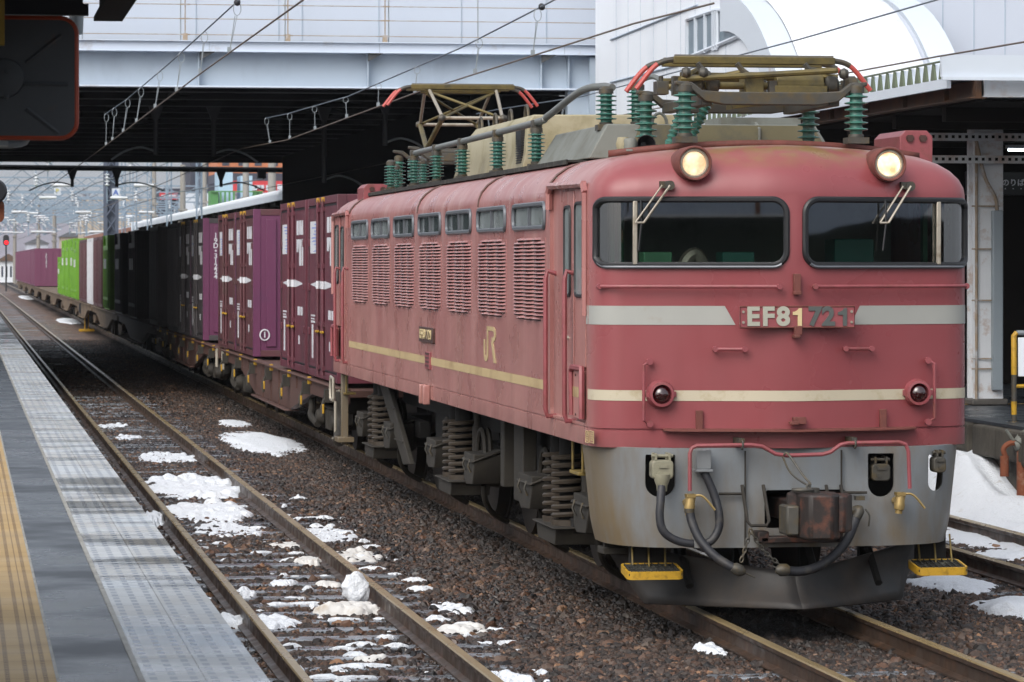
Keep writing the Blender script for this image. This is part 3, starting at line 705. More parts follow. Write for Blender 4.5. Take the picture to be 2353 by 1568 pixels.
# headlights and tail lamps
def lens_mat(name, st):
    m = bpy.data.materials.new(name); m.use_nodes = True; n, l = m.node_tree.nodes, m.node_tree.links; b = n['Principled BSDF']
    tc = n.new('ShaderNodeTexCoord'); t = n.new('ShaderNodeTexNoise'); t.inputs['Scale'].default_value = 11; l.new(tc.outputs['Object'], t.inputs[0])
    r = n.new('ShaderNodeValToRGB'); e = r.color_ramp.elements; e[0].position, e[0].color = .36, lin('c98045'); e[1].position, e[1].color = .66, lin('fff0cc')
    l.new(t.outputs['Fac'], r.inputs[0]); l.new(r.outputs[0], b.inputs['Emission Color']); b.inputs['Emission Strength'].default_value = st
    b.inputs['Base Color'].default_value = lin('d9c4a0'); b.inputs['Roughness'].default_value = .15; return m
for sx, st in ((-1, .85), (1, 1.35)):
    x, z = sx * .715, 3.252; y = yfront(x) - .06
    h = MB(); h.lathe([(.10, .42), (.122, .30), (.126, 0), (.120, -.016), (.112, -.016), (.104, .01), (.103, .06)], (x, y, z), (0, 1, 0), 32); ho = h.build('headlight', RUSTR, loco)
    h = MB(); h.lathe([(.104, .04), (.104, .010), (.092, .006), (.084, .02), (.084, .04)], (x, y, z), (0, 1, 0), 32); h.build('headlight_ring', ALU, ho)
    h = MB(); h.lathe([(.001, .006), (.05, .010), (.084, .022), (.084, .03)], (x, y, z), (0, 1, 0), 32); h.build('headlight_lens', lens_mat('headlight_glow', st), ho)
    x, z = sx * .945, 1.605; y = yfront(x)
    h = MB(); h.lathe([(.100, .05), (.100, -.035), (.092, -.05), (.088, -.085), (.070, -.088), (.066, -.05)], (x, y, z), (0, 1, 0), 28); to = h.build('tail_lamp', REDP, loco)
    h = MB(); h.lathe([(.001, -.105), (.03, -.100), (.052, -.085), (.066, -.055), (.066, -.04)], (x, y, z), (0, 1, 0), 24); h.build('tail_lens', LENSR, to)
    h = MB(); h.box(x - .11, x - .085, y - .05, y - .02, z - .02, z + .02); h.box(x + .085, x + .11, y - .05, y - .02, z - .02, z + .02); h.build('lamp_hinge', REDP, to)
# bands
def front_strip(name, m, x0t, x1t, x0b, x1b, z0, z1, off):
    n_ = 26; g_ = MB()
    g_.grid([[(x0b + (x1b - x0b) * k / n_, yfront(x0b + (x1b - x0b) * k / n_) - off, z0) for k in range(n_ + 1)],
             [(x0t + (x1t - x0t) * k / n_, yfront(x0t + (x1t - x0t) * k / n_) - off, z1) for k in range(n_ + 1)]])
    return g_.build(name, m, loco)
def wrap_strip(name, m, z0, z1, off, pts):
    g_ = MB(); g_.grid([[(x, y, z0) for x, y in pts], [(x, y, z1) for x, y in pts]]); return g_.build(name, m, loco)
def offp(pts, off):
    out = []
    for i, p_ in enumerate(pts):
        a, b_ = pts[max(0, i - 1)], pts[min(len(pts) - 1, i + 1)]; t = Vector((b_[0] - a[0], b_[1] - a[1])).normalized()
        out.append((p_[0] + t.y * off, p_[1] - t.x * off))
    return out
frontpts = [(-x, y) for x, y in HALF[::-1]] + [(x, y) for x, y in HALF[1:]]
wrap_strip('front_band', CREAM, 1.557, 1.632, .003, offp(frontpts, .003))
g_ = MB(); g_.add([(-1.4035, 1.95, 1.557), (-1.4035, LEN - 1.95, 1.557), (-1.4035, LEN - 1.95, 1.632), (-1.4035, 1.95, 1.632)], [(0, 1, 2, 3)]); g_.build('side_band', CREAMS, loco, smooth=False)
half = [p for p in frontpts if p[0] < 0]
for sx in (-1, 1):
    xs = [-1.40, -1.39, -1.365, -1.32, -1.26, -1.18, -1.06, -.84]
    top = xs + [-.495]; bot = xs + [-.42]
    g_ = MB(); P_ = []
    for arr, z in ((bot, 2.100), (top, 2.235)):
        pts = [(x, (.30 if x == -1.40 else yfront(x))) for x in arr]; pts = offp(pts, .0035); P_.append([(-sx * x, y, z) for x, y in pts])
    g_.grid(P_); g_.build('grey_band', GREYB, loco)
# number plate
n_ = MB(); n_.box(-.418, .418, -.385, -.352, 2.083, 2.232); pl = n_.build('number_plate', REDP, loco, bevel=.004)
n_ = MB(); n_.tube([(-.418, -.386, 2.083), (.418, -.386, 2.083), (.418, -.386, 2.232), (-.418, -.386, 2.232)], .006, 4, closed=True); n_.build('plate_rim', RUSTR, pl)
n_ = MB()
for xx in (-.395, .395):
    for zz in (2.12, 2.195): n_.cyl((xx, -.385, zz), (xx, -.394, zz), .010, 8)
n_.build('plate_screws', ALU, pl)
def pt(s_, x, m):
    if s_ == '1':       # grotesque numeral one with its flag
        d = MB(); d.prism([(x + .006, 2.094), (x + .036, 2.094), (x + .036, 2.221), (x + .014, 2.221), (x + .006, 2.207), (x - .014, 2.196), (x - .030, 2.194), (x - .030, 2.172), (x + .006, 2.172)], 'y', -.3925, -.386); d.build('plate_lettering', m, pl, smooth=False); return
    text_mesh('plate_lettering', s_, .182, m, pl, face_mat((x, -.3885, 2.156), (1, 0, 0), (0, 0, 1)), bold=.007, ext=.004, sx=1.05)
for ch, x, m in (('E', -.325, LTR_W), ('F', -.215, LTR_W), ('8', -.105, LTR_W), ('1', -.005, LTR_C), ('7', .125, LTR_G), ('2', .225, LTR_G), ('1', .325, LTR_G)): pt(ch, x, m)
# front rails, grabs, brackets
for sx in (-1, 1):
    h = MB(); xs = [sx * (.13 + (1.36 - .13) * k / 10) for k in range(11)]
    h.tube([(xs[0], yfront(xs[0]) + .01, 2.372)] + [(x, yfront(x) - .065, 2.374) for x in xs] + [(xs[-1], yfront(xs[-1]) + .01, 2.372)], .0135, 8)
    for x in (xs[0], xs[-1]): h.lathe([(.02, 0), (.024, .012), (.02, .025)], (x, yfront(x) - .08, 2.373), (0, 1, 0), 10)
    h.build('grab_rail', REDP, loco)
    h = MB(); a, b_ = sx * .37, sx * .575
    h.tube([(a, yfront(a), 1.928), (a, yfront(a) - .055, 1.928), (b_, yfront(b_) - .055, 1.928), (b_, yfront(b_), 1.928)], .0125, 8)
    for x in (a, b_): h.lathe([(.02, 0), (.022, .02)], (x, yfront(x) - .07, 1.928), (0, 1, 0), 10)
    h.build('grab_rail', REDP, loco)
    h = MB(); a = sx * 1.07; q = sx * .045
    h.tube([(a - q, yfront(a), 1.838), (a - q, yfront(a) - .06, 1.838), (a, yfront(a) - .07, 1.815), (a, yfront(a) - .07, 1.42), (a - q, yfront(a) - .06, 1.394), (a - q, yfront(a), 1.394)], .0125, 8)
    for zz in (1.838, 1.394): h.lathe([(.024, 0), (.024, .03)], (a - q, yfront(a) - .075, zz), (0, 1, 0), 10)
    h.build('grab_rail', REDP, loco)
    h = MB(); x = sx * .675; h.box(x - .024, x + .024, yfront(x) - .035, yfront(x) - .0, 1.345, 1.49); h.build('tail_disc_bracket', RUSTR, loco, bevel=.004)
h = MB(); h.box(-.025, .025, -.39, -.345, 2.335, 2.465); h.box(-.03, .022, -.425, -.355, 2.315, 2.342); h.build('headboard_bracket', RUSTR, loco, bevel=.004)
h = MB(); h.box(-.028, .028, -.42, -.385, 2.03, 2.095); h.box(-.034, .01, -.435, -.35, 2.008, 2.032); h.build('headboard_bracket', RUSTR, loco, bevel=.004)
h = MB(); h.box(-.03, .06, -.41, -.34, 1.395, 1.445); h.box(-.06, .0, -.43, -.36, 1.392, 1.415); h.build('headboard_bracket', RUSTR, loco, bevel=.004)
h = MB()
xs = [-.93 + 1.86 * k / 12 for k in range(13)]
h.grid([[(x, yfront(x) + .01, 1.362) for x in xs], [(x, yfront(x) - (.12 if 0 < k < 12 else .06), 1.352) for k, x in enumerate(xs)], [(x, yfront(x) - (.12 if 0 < k < 12 else .06), 1.343) for k, x in enumerate(xs)], [(x, yfront(x) + .01, 1.345) for x in xs]])
h.build('footboard', RUSTR, loco)
# uncoupling lever, red rod sagging in the middle
pts = [(-.80, -.47, .935), (-.80, -.47, 1.20), (-.785, -.47, 1.238), (-.75, -.47, 1.252), (-.36, -.47, 1.256), (-.28, -.47, 1.245), (-.18, -.47, 1.19), (-.10, -.47, 1.178), (.16, -.47, 1.184), (.22, -.47, 1.20), (.29, -.47, 1.25), (.34, -.47, 1.262), (.72, -.47, 1.266), (.77, -.47, 1.25), (.79, -.47, 1.20), (.80, -.47, .935)]
h = MB(); h.tube(pts, .0145, 8); ul = h.build('uncoupling_lever', REDP, loco)
h = MB()
for x in (-.42, .40): h.tube([(x, -.46 + .024 * cos(t * pi / 4), 1.256 + .03 * sin(t * pi / 4)) for t in range(8)], .008, 6, closed=True); h.box(x - .02, x + .02, -.45, -.25, 1.24, 1.30)
h.build('lever_bracket', IRON, ul)
# grey skirt
def skirt_ring(z):
    t = (1.215 - z) / .7; w = 1.372 - .075 * t - .02 * max(0, t - .8) / .2; f = -.285 - .02 * t
    h_ = [(-w, .62), (-w, .36), (-w + .02, .22), (-w + .07, .06), (-w + .15, -.07), (-w + .26, -.17), (-w + .40, -.23), (-w + .6, f + .02), (-.3, f)]
    return [(x, y, z) for x, y in h_] + [(-x, y, z) for x, y in h_[::-1]]
b = MB(); b.grid([skirt_ring(z) for z in (1.225, 1.1, .95, .8, .68, .6, .55, .515)]); sk = b.build('front_skirt', SKIRT, loco, solid=.03); bake(sk)
c = MB()
def slot(u0, u1, v0, v1, ly=-.25, flat=True):
    a, b_ = F(u0, v0, ly), F(u1, v1, ly); r = abs(b_[0] - a[0]) * .48
    return rrect(min(a[0], b_[0]), max(a[0], b_[0]), min(a[2], b_[2]), max(a[2], b_[2]), .02, 6, rr=(r, r, .012, .012))
for q in ((1487, 1552, 1046, 1143), (1992, 2053, 1042, 1141), (2137, 2178, 1046, 1130)): c.prism(slot(*q), 'y', -.6, .3)
a, b_ = F(1757, 1127, -.3), F(1945, 1212, -.3); c.prism(rrect(a[0], b_[0], b_[2], a[2], .03, 4), 'y', -.6, .2)
cut(sk, c)
h = MB(); h.box(-1.15, .95, .12, .16, .55, 1.2); h.build('buffer_beam', BOGIED, loco, smooth=False)
h = MB()
for u in (1711, 1932):
    x = F(u, 1100, -.29)[0]; h.box(x - .004, x + .004, -.318, -.30, .53, 1.205)
h.build('skirt_seams', BOGIE, sk, smooth=False)
h = MB()
for (u0, u1, v) in ((1652, 1711, 1135), (1936, 1992, 1132)):
    a, b_ = F(u0, v, -.33), F(u1, v, -.33); h.tube([a, b_], .011, 6)
h.build('skirt_step_bar', BOGIE, sk)
# jumper sockets in the slots
def socket(u0, u1, v0, v1, ly, m, hose=False):
    a, b_ = F(u0, v0, ly), F(u1, v1, ly); x0, x1, z0, z1 = a[0], b_[0], b_[2], a[2]
    s_ = MB(); s_.prism(rrect(x0, x1, z0, z1, .03, 5), 'y', ly - .03, ly + .09); so = s_.build('jumper_socket', m, loco, bevel=.008)
    s_ = MB(); s_.box(x0 + .02, x0 + .035, ly - .03, ly + .1, z1, z1 + .05); s_.box(x1 - .035, x1 - .02, ly - .03, ly + .1, z1, z1 + .05); s_.cyl((x0, ly, z1 + .03), (x1, ly, z1 + .03), .012, 8)
    s_.box((x0 + x1) / 2 - .03, (x0 + x1) / 2 + .03, ly - .042, ly - .03, z0 + .08, z0 + .10); s_.cyl((x0 + .05, ly - .04, z0 + .04), (x0 + .05, ly - .03, z0 + .04), .016, 10); s_.build('socket_lid_hinge', m, so)
    return so
SOCK = mat('socket_cream_grey', '85826f', .5, var=.15, vs=12, dirt='4f493c', da=.35, ds=9)
so1 = socket(1497, 1546, 1058, 1101, -.34, SOCK)
so2 = socket(2001, 2044, 1066, 1105, -.24, IRON)
so3 = socket(2143, 2172, 1050, 1086, -.22, IRON)
def hose(name, uvs, ly, r, m=HOSE, parent=None, lys=None):
    pts = [F(u, v, (lys[i] if lys else ly)) for i, (u, v) in enumerate(uvs)]
    h = MB(); h.tube(bez(pts, 7), r, 10); return h.build(name, m, parent or loco)
jc = hose('jumper_cable', [(1521, 1108), (1518, 1150), (1516, 1190), (1525, 1222), (1556, 1243), (1598, 1250), (1630, 1246), (1650, 1218), (1652, 1180), (1640, 1135), (1618, 1085)], 0, .030, lys=[-.36, -.42, -.44, -.45, -.45, -.45, -.45, -.44, -.43, -.40, -.38])
h = MB(); a = F(1521, 1100, -.36); h.lathe([(.055, .03), (.055, -.01), (.04, -.05), (.036, -.09)], a, (0, 0, 1), 14); h.build('cable_gland', SOCK, jc)
h = MB(); a, b_ = F(1598, 1034, -.38), F(1632, 1078, -.38); h.box(a[0], b_[0], -.42, -.30, b_[2], a[2]); h.box(a[0] - .012, b_[0] + .012, -.43, -.30, b_[2] - .02, b_[2]); h.build('cable_box', SKIRT, jc, bevel=.005)
h = MB(); a = F(1600, 1248, -.45); h.box(a[0] - .02, a[0] + .02, -.49, -.41, a[2] - .035, a[2] + .045); h.build('cable_clip', SKIRT, jc, bevel=.004)
def cock(u, v, flip=1):
    x, y, z = F(u, v, -.40); h = MB()
    h.cyl((x, -.30, z), (x, -.44, z), .030, 12); h.lathe([(.030, .06), (.036, .04), (.034, 0), (.040, -.02), (.036, -.055), (.026, -.06), (.026, -.085)], (x, -.42, z), (.12, 0, 1), 14); h.box(x - .03, x + .035, -.46, -.38, z + .045, z + .068)
    o = h.build('air_cock', BRASS, loco)
    h = MB(); h.tube(bez([(x + .02, -.44, z + .055), (x + .07, -.45, z + .058), (x + .11, -.46, z + .03), (x + .17, -.47, z - .045)], 4), .009, 6); h.build('cock_lever', BRASS, o); return (x, z)
cock(1584, 1157); cock(2066, 1153)
h1 = hose('brake_hose', [(1585, 1176), (1590, 1200), (1608, 1240), (1640, 1276), (1672, 1298), (1690, 1308)], 0, .032, lys=[-.43, -.45, -.50, -.56, -.60, -.62])
h = MB(); a = F(1697, 1310, -.63); h.lathe([(.03, -.05), (.042, -.03), (.042, .02), (.02, .05)], a, (1, 0, -.45), 10); h.tube([a, (a[0] + .12, a[1], a[2] - .055)], .006, 5); h.build('hose_coupling', IRON, h1)
h = MB(); a = F(1584, 1172, -.43); h.lathe([(.037, .01), (.037, -.02)], a, (0, 0, 1), 10); h.build('hose_clamp', IRON, h1)
h2 = hose('brake_hose', [(1968, 1186), (1962, 1205), (1945, 1243), (1915, 1278), (1878, 1303), (1840, 1313), (1806, 1312)], 0, .034, lys=[-.44, -.46, -.50, -.55, -.59, -.62, -.64])
h = MB(); h.tube(bez([F(1940, 1170, -.30), F(1955, 1176, -.38), F(1975, 1172, -.44), F(1968, 1190, -.45)], 4), .034, 10); h.box(*sorted((F(1985, 0, -.44)[0], F(1965, 0, -.44)[0])), -.47, -.41, F(0, 1172, -.44)[2], F(0, 1162, -.44)[2]); h.tube(bez([F(1988, 1170, -.45), F(1998, 1185, -.46), F(1996, 1210, -.46)], 3), .007, 5)
h.build('hose_elbow', IRON, h2)
h = MB(); a = F(1798, 1310, -.65); h.lathe([(.03, -.05), (.044, -.03), (.044, .02), (.02, .05)], a, (-1, 0, 0), 10); h.tube([a, F(1765, 1298, -.65)], .006, 5); h.build('hose_coupling', IRON, h2)
def chain(uvs, ly, par):
    pts = bez([F(u, v, ly) for u, v in uvs], 12); tot = sum((b - a).length for a, b in zip(pts, pts[1:])); step = .034; nn = int(tot / step); h = MB(); acc = 0; k = 0; i = 0
    d = [0]
    for a, b in zip(pts, pts[1:]): d.append(d[-1] + (b - a).length)
    for k in range(nn):
        s_ = k * step
        while i < len(d) - 2 and d[i + 1] < s_: i += 1
        t = (s_ - d[i]) / max(1e-6, d[i + 1] - d[i]); p = pts[i].lerp(pts[i + 1], t); ax = (pts[i + 1] - pts[i]).normalized(); sd_ = ax.cross(Vector((0, 1, 0))).normalized()
        if k % 2: sd_ = Vector((0, 1, 0))
        h.tube([p + ax * (.024 * cos(q * pi / 4)) + sd_ * (.012 * sin(q * pi / 4)) for q in range(8)], .0055, 5, closed=True)
    return h.build('chain', IRON, par)
chain([(1724, 1222), (1712, 1262), (1698, 1306)], -.60, h1); chain([(1726, 1222), (1752, 1262), (1798, 1304)], -.60, h2)
# knuckle coupler
h = MB(); cz = .775
h.box(-.10, .15, -.62, .1, cz - .07, cz + .09)
cp = h.build('coupler', COUPL, loco, bevel=.015)
h = MB(); h.prism([(-.055, -.98), (.10, -1.0), (.17, -.93), (.20, -.72), (.12, -.60), (-.12, -.60), (-.16, -.70), (-.10, -.76), (-.10, -.90)], 'z', .615, .935); h.build('coupler_head', COUPL, cp, bevel=.02)
h = MB(); h.prism([(.15, -.66), (.285, -.70), (.295, -.78), (.20, -.95), (.13, -.93)], 'z', .66, .925); h.build('coupler_guard_arm', COUPL, cp, bevel=.018)
h = MB(); h.prism([(-.20, -.64), (-.10, -.72), (-.10, -.86), (-.19, -.84)], 'z', .64, .85); h.build('coupler_knuckle', IRON, cp, bevel=.015)
h = MB(); h.tube([(-.06 + .07 * cos(t * pi / 6), -.78 + .05 * sin(t * pi / 6), .955) for t in range(12)], .014, 6, closed=True); h.cyl((.02, -.74, .92), (.02, -.74, .965), .05, 10); h.build('coupler_pin', IRON, cp)
h = MB(); h.tube(bez([(-.13, -.50, 1.185), (-.10, -.52, 1.19), (-.02, -.62, 1.05), (.02, -.68, .99), (-.01, -.69, .985), (-.10, -.60, 1.06), (-.135, -.50, 1.17)], 6), .008, 6); h.tube([(.0 + .012 * cos(t), -.7, .96 + .03 * sin(t)) for t in [q * pi / 4 for q in range(8)]], .009, 6, closed=True); h.build('lift_link', IRON, cp)
h = MB(); h.box(-.28, .30, -.44, -.20, .555, .60); h.box(-.30, -.22, -.44, -.25, .56, .64); h.box(.24, .32, -.44, -.25, .56, .64); h.build('coupler_carrier', COUPL, cp, bevel=.008)
for q in ((1714, 1766, 1118, 1207), (1908, 1945, 1118, 1204)):
    a, b_ = F(q[0], q[2], -.44), F(q[1], q[3], -.44)
    h = MB(); h.tube([(a[0], -.32, a[2]), (a[0] + .005, -.46, b_[2] + .03), (a[0] + .03, -.47, b_[2]), (b_[0] - .02, -.47, b_[2]), (b_[0], -.46, b_[2] + .03), (b_[0] - .01, -.32, a[2])], .013, 6); h.build('shunter_step', BOGIE, loco)
# yellow grid steps
for sx in (-1, 1):
    xc, yc = sx * 1.0, -.10; x0, x1 = xc - .205, xc + .205
    if sx > 0: x0, x1 = .92, 1.30
    h = MB(); pr = rrect(x0, x1, yc - .16, yc + .14, .05, 5)
    n2 = len(pr); inner = rrect(x0 + .015, x1 - .015, yc - .145, yc + .125, .04, 5)
    h.grid([[(x, y, .348) for x, y in inner], [(x, y, .348) for x, y in pr], [(x, y, .292) for x, y in pr], [(x, y, .292) for x, y in inner], [(x, y, .348) for x, y in inner]], closed=True)
    for v_ in h.v: v_.z += (v_.y - (yc - .16)) * .13
    st = h.build('cab_step', YELLOW, loco)
    h = MB()
    for k in range(8): x = x0 + .03 + (x1 - x0 - .06) * k / 7; h.box(x - .004, x + .004, yc - .15, yc + .13, .325, .349)
    for k in range(4): y = yc - .12 + .08 * k; h.box(x0 + .01, x1 - .01, y - .003, y + .003, .32, .343)
    h.box(x0 + .012, x1 - .012, yc - .148, yc + .128, .318, .334)
    for v_ in h.v: v_.z += (v_.y - (yc - .16)) * .13
    h.build('step_grid', TAR, st, smooth=False)
    h = MB()
    for k in range(3): x = x0 + .08 + .12 * k; h.tube([(x, yc + .06, .335), (x + .02, yc + .2, .56)], .007, 6)
    h.build('step_hanger', MATS['worn_yellow'] if 'worn_yellow' in MATS else mat('worn_yellow', '7d6a34', .6, dirt='3b342a', da=.5, ds=9), st)
    h = MB(); h.box(x0 + .08, x1 - .08, yc + .16, yc + .22, .36, .62); h.build('step_plate', BOGIED, st)
# snow plough
for sx in (-1, 1):
    rows = []
    for j in range(7):
        t = j / 6; row = []
        for k in range(13):
            s_ = k / 12
            ztop = .33 + .16 * s_; zbot = .098 - .030 * s_
            xe = 1.22 - .25 * t; ye = .62 - .28 * t
            y0 = -.30 - .24 * t
            x = xe * s_; y = y0 + (ye - y0) * s_ ** 1.1
            z = ztop + (zbot - ztop) * t; cur = .08 * sin(pi * t) * (0.4 + .6 * s_)
            row.append((sx * x, y + cur, z))
        rows.append(row)
    h = MB(); h.grid(rows); h.build('snow_plough', PLOW, loco, solid=.015)
h = MB()
for x in (-.7, -.25, .25, .7): h.box(x - .03, x + .03, .42, .5, .16, .6); h.tube([(x, .0, .22), (x, .6, .7)], .03, 6)
h.build('plough_bracket', BOGIED, loco)
# ------------------------------------------------------------------ running gear
def spring(mb, x, y, z0, z1, r, w, turns):
    pts = []
    for k in range(turns * 12 + 1):
        a = 2 * pi * k / 12; t = k / (turns * 12); pts.append((x + r * cos(a), y + r * sin(a), z0 + (z1 - z0) * t))
    mb.tube(pts, w, 6)
def sandbox(mb, xo, yc, z0, z1, w, dpt=.26):
    """hopper box with a slanted lid, xo = outer face"""
    y0, y1 = yc - w / 2, yc + w / 2
    mb.prism([(y0, z1 - .02), (y1, z1 - .02), (y1, z0 + .05), (y1 - .12, z0), (y0 + .10, z0 + .02), (y0, z0 + .18)], 'x', xo, xo + dpt)
    mb.hexa([(xo - .02, y0 - .02, z1 - .10), (xo + dpt, y0 - .02, z1), (xo + dpt, y1 + .02, z1), (xo - .02, y1 + .02, z1 - .10)], [(xo - .02, y0 - .02, z1 - .08), (xo + dpt, y0 - .02, z1 + .025), (xo + dpt, y1 + .02, z1 + .025), (xo - .02, y1 + .02, z1 - .08)])
BY = [2.98, 8.82, 15.05]
for bi, yc in enumerate(BY):
    h = MB()
    h.box(-.92, -.80, yc - 2.0, yc + 2.0, .62, .80); h.box(-1.10, -.82, yc - .45, yc + .45, .40, .52)
    h.box(.80, .92, yc - 2.0, yc + 2.0, .62, .80); h.box(-.8, .8, yc - .3, yc + .3, .45, .8)
    bg_ = h.build('bogie_frame', BOGIED, loco, bevel=.01)
    h = MB(); h.prism([(yc - .46, .44), (yc + .46, .44), (yc + .40, .31), (yc - .40, .31)], 'x', -1.24, -.86); h.prism([(yc - .50, .455), (yc + .50, .455), (yc + .50, .44), (yc - .50, .44)], 'x', -1.27, -.84); h.build('spring_seat', BOGIE, bg_, bevel=.012)
    for dy in (-.20, .22):
        h = MB(); spring(h, -1.08, yc + dy, .50, 1.02, .135, .021, 8); h.cyl((-1.08, yc + dy, .455), (-1.08, yc + dy, .50), .15, 18); h.build('coil_spring', SPRING, bg_)
        h = MB(); h.cyl((-1.08, yc + dy, .5), (-1.08, yc + dy, 1.15), .085, 14); h.build('spring_core', BOGIED, bg_)
    h = MB()
    for dy in (-.55, .55):
        h.cyl((-1.0, yc + dy, .5), (-1.0, yc + dy, .98), .05, 12); h.cyl((-1.0, yc + dy, .98), (-1.0, yc + dy, 1.2), .033, 10)
    h.build('damper', BOGIE, bg_)
    for q, (dy, w) in enumerate(((-1.34, .62), (1.28, .66))):
        h = MB(); sandbox(h, -1.20, yc + dy, .47, .79, w); sb = h.build('sand_box', BOGIE, bg_, bevel=.008)
        h = MB()
        for k in (-.18, .16): h.tube([(-1.215, yc + dy + k, .72), (-1.235, yc + dy + k, .66), (-1.21, yc + dy + k, .60)], .010, 5)
        h.build('box_latch', IRON, sb)
        h = MB(); h.tube(bez([(-1.06, yc + dy, .47), (-1.04, yc + dy + .05, .33), (-.95, yc + dy + .2, .20), (-.78, yc + dy + .35, .10)], 5), .028, 8); h.build('sand_pipe', BOGIE, sb)
    for dy in (-1.15, 1.15):
        h = MB()
        for sx in (-1, 1):
            h.lathe([(.18, -.06), (.52, -.05), (.56, -.055), (.56, .06), (.60, .065), (.60, .085), (.2, .09)], (sx * .545, yc + dy, .56), (-sx, 0, 0), 36)
        h.cyl((-.95, yc + dy, .56), (.95, yc + dy, .56), .08, 14); h.build('wheelset', mat('wheel_brown', '221b15', .75, metal=.0, var=.3, vs=6) if 'wheel_brown' not in MATS else MATS['wheel_brown'], bg_)
        h = MB(); h.lathe([(.15, 0), (.17, .04), (.15, .16), (.08, .20)], (-.86, yc + dy, .60), (-1, 0, 0), 20)
        for t in range(2): h.tube([(-1.0 - .05 * t, yc + dy + .30 * cos(q * pi / 8) * .8, .72 + .26 * sin(q * pi / 8)) for q in range(9)], .025, 6)
        h.build('axle_box', BOGIE, bg_)
# slanted traction strut, brackets, ladder, pipes on the flank
h = MB(); a, b_ = SD(890, 895, -1.12), SD(965, 1075, -1.12)
h.hexa([(-1.16, 13.95, 1.16), (-1.16, 14.75, 1.16), (-1.10, 14.75, 1.16), (-1.10, 13.95, 1.16)], [(-1.16, 12.05, .40), (-1.16, 12.62, .36), (-1.10, 12.62, .36), (-1.10, 12.05, .40)]); h.build('traction_strut', BOGIE, loco, bevel=.01)
h = MB()
for t in (.3, .72): y = 13.95 - 1.9 * t; z = 1.16 - .77 * t; h.box(-1.172, -1.15, y, y + .72, z - .008, z + .008)
h.build('strut_ribs', BOGIE, loco)
h = MB(); a = SD(988, 918); y = a[1]
for k in (0, .28): h.box(-1.47, -1.40, y + k - .03, y + k + .03, 1.17, 1.36)
h.build('lifting_lug', RED, loco, bevel=.012)
for y in (1.0, LEN - .75):
    h = MB()
    for k in (0, .42): h.tube([(-1.30, y + k, 1.22), (-1.30, y + k, .98)], .012, 6)
    h.box(-1.33, -1.18, y + .02, y + .40, .955, .98); h.build('side_step', mat('worn_yellow', '7d6a34', .6, dirt='3b342a', da=.5, ds=9) if 'worn_yellow' not in MATS else MATS['worn_yellow'], loco, bevel=.004)
h = MB(); h.box(-1.34, -1.26, LEN - .62, LEN - .5, .35, 1.2); h.box(-1.40, -1.2, LEN - .72, LEN - .3, .38, .44); h.build('end_ladder', SKIRT, loco, bevel=.006)
h = MB()
h.tube([(-1.38, LEN - .05, .88), (-1.38, LEN - .05, 1.12), (-1.38, LEN + .25, 1.14), (-1.38, LEN + .3, 1.0), (-1.38, LEN + .25, .86), (-1.38, LEN, .86)], .02, 6); h.tube([(-1.36, LEN - .1, .85), (-1.36, LEN - .1, .40), (-1.36, LEN + .2, .38)], .02, 6); h.build('end_handrail', ALU, loco)
h = MB(); h.tube(bez([(-1.25, LEN + .25, .95), (-1.25, LEN + .25, .62), (-1.28, LEN + .1, .5), (-1.34, LEN - .35, .38)], 5), .075, 10); h.build('end_hose', BOGIE, loco)
h = MB(); h.box(-1.24, -.98, .44, .52, .44, .92); h.box(-1.26, -1.06, .40, .62, .90, .96); h.box(-1.26, -1.06, .40, .62, .42, .47); h.build('guard_bracket', BOGIE, loco, bevel=.006)
h = MB(); h.box(-.9, .9, 3.0, LEN - 3, .95, 1.22); h.box(-1.3, 1.3, .4, LEN - .4, 1.19, 1.235); h.build('underframe', BOGIED, loco, smooth=False)
h = MB(); h.box(-.85, .6, 5.3, 6.6, .35, .95); h.box(-.85, .6, 11.2, 12.3, .35, .95); h.build('equipment_box', BOGIED, loco, bevel=.02)
h = MB(); h.box(-1.12, -1.0, 4.85, 5.35, .48, 1.15); h.build('side_bracket', BOGIE, loco, bevel=.01)
h = MB(); h.box(-1.12, -1.0, 5.9, 6.1, .55, 1.18); h.build('side_bracket', BOGIE, loco, bevel=.01)
# plates and emblem on the flank
a, b_ = SD(968, 750), SD(1000, 790)
n_ = MB(); n_.box(-1.424, -1.398, b_[1], a[1], b_[2], a[2]); sp_ = n_.build('side_number_plate', PLATEB, loco, bevel=.004)
text_mesh('plate_lettering', 'EF81 721', .13, LTR_C, sp_, face_mat((-1.427, (a[1] + b_[1]) / 2, (a[2] + b_[2]) / 2), (0, -1, 0), (0, 0, 1)), bold=.002, sx=1.75)
a, b_ = SD(980, 808), SD(991, 850)
n_ = MB(); n_.box(-1.418, -1.398, b_[1], a[1], b_[2], a[2]); n_.build('builder_plate', REDP, loco, bevel=.004)
n_ = MB()
for k in range(4):
    zz = b_[2] + (a[2] - b_[2]) * (.15 + .23 * k); n_.box(-1.4205, -1.418, b_[1] + .05, a[1] - .05, zz, zz + .018)
n_.build('builder_plate_lines', PLATEB, loco, smooth=False)
def flat(name, polys, m, x, par=loco):
    f_ = MB()
    for p_ in polys: f_.prism(p_, 'x', x, x + .003)
    return f_.build(name, m, par, smooth=False)
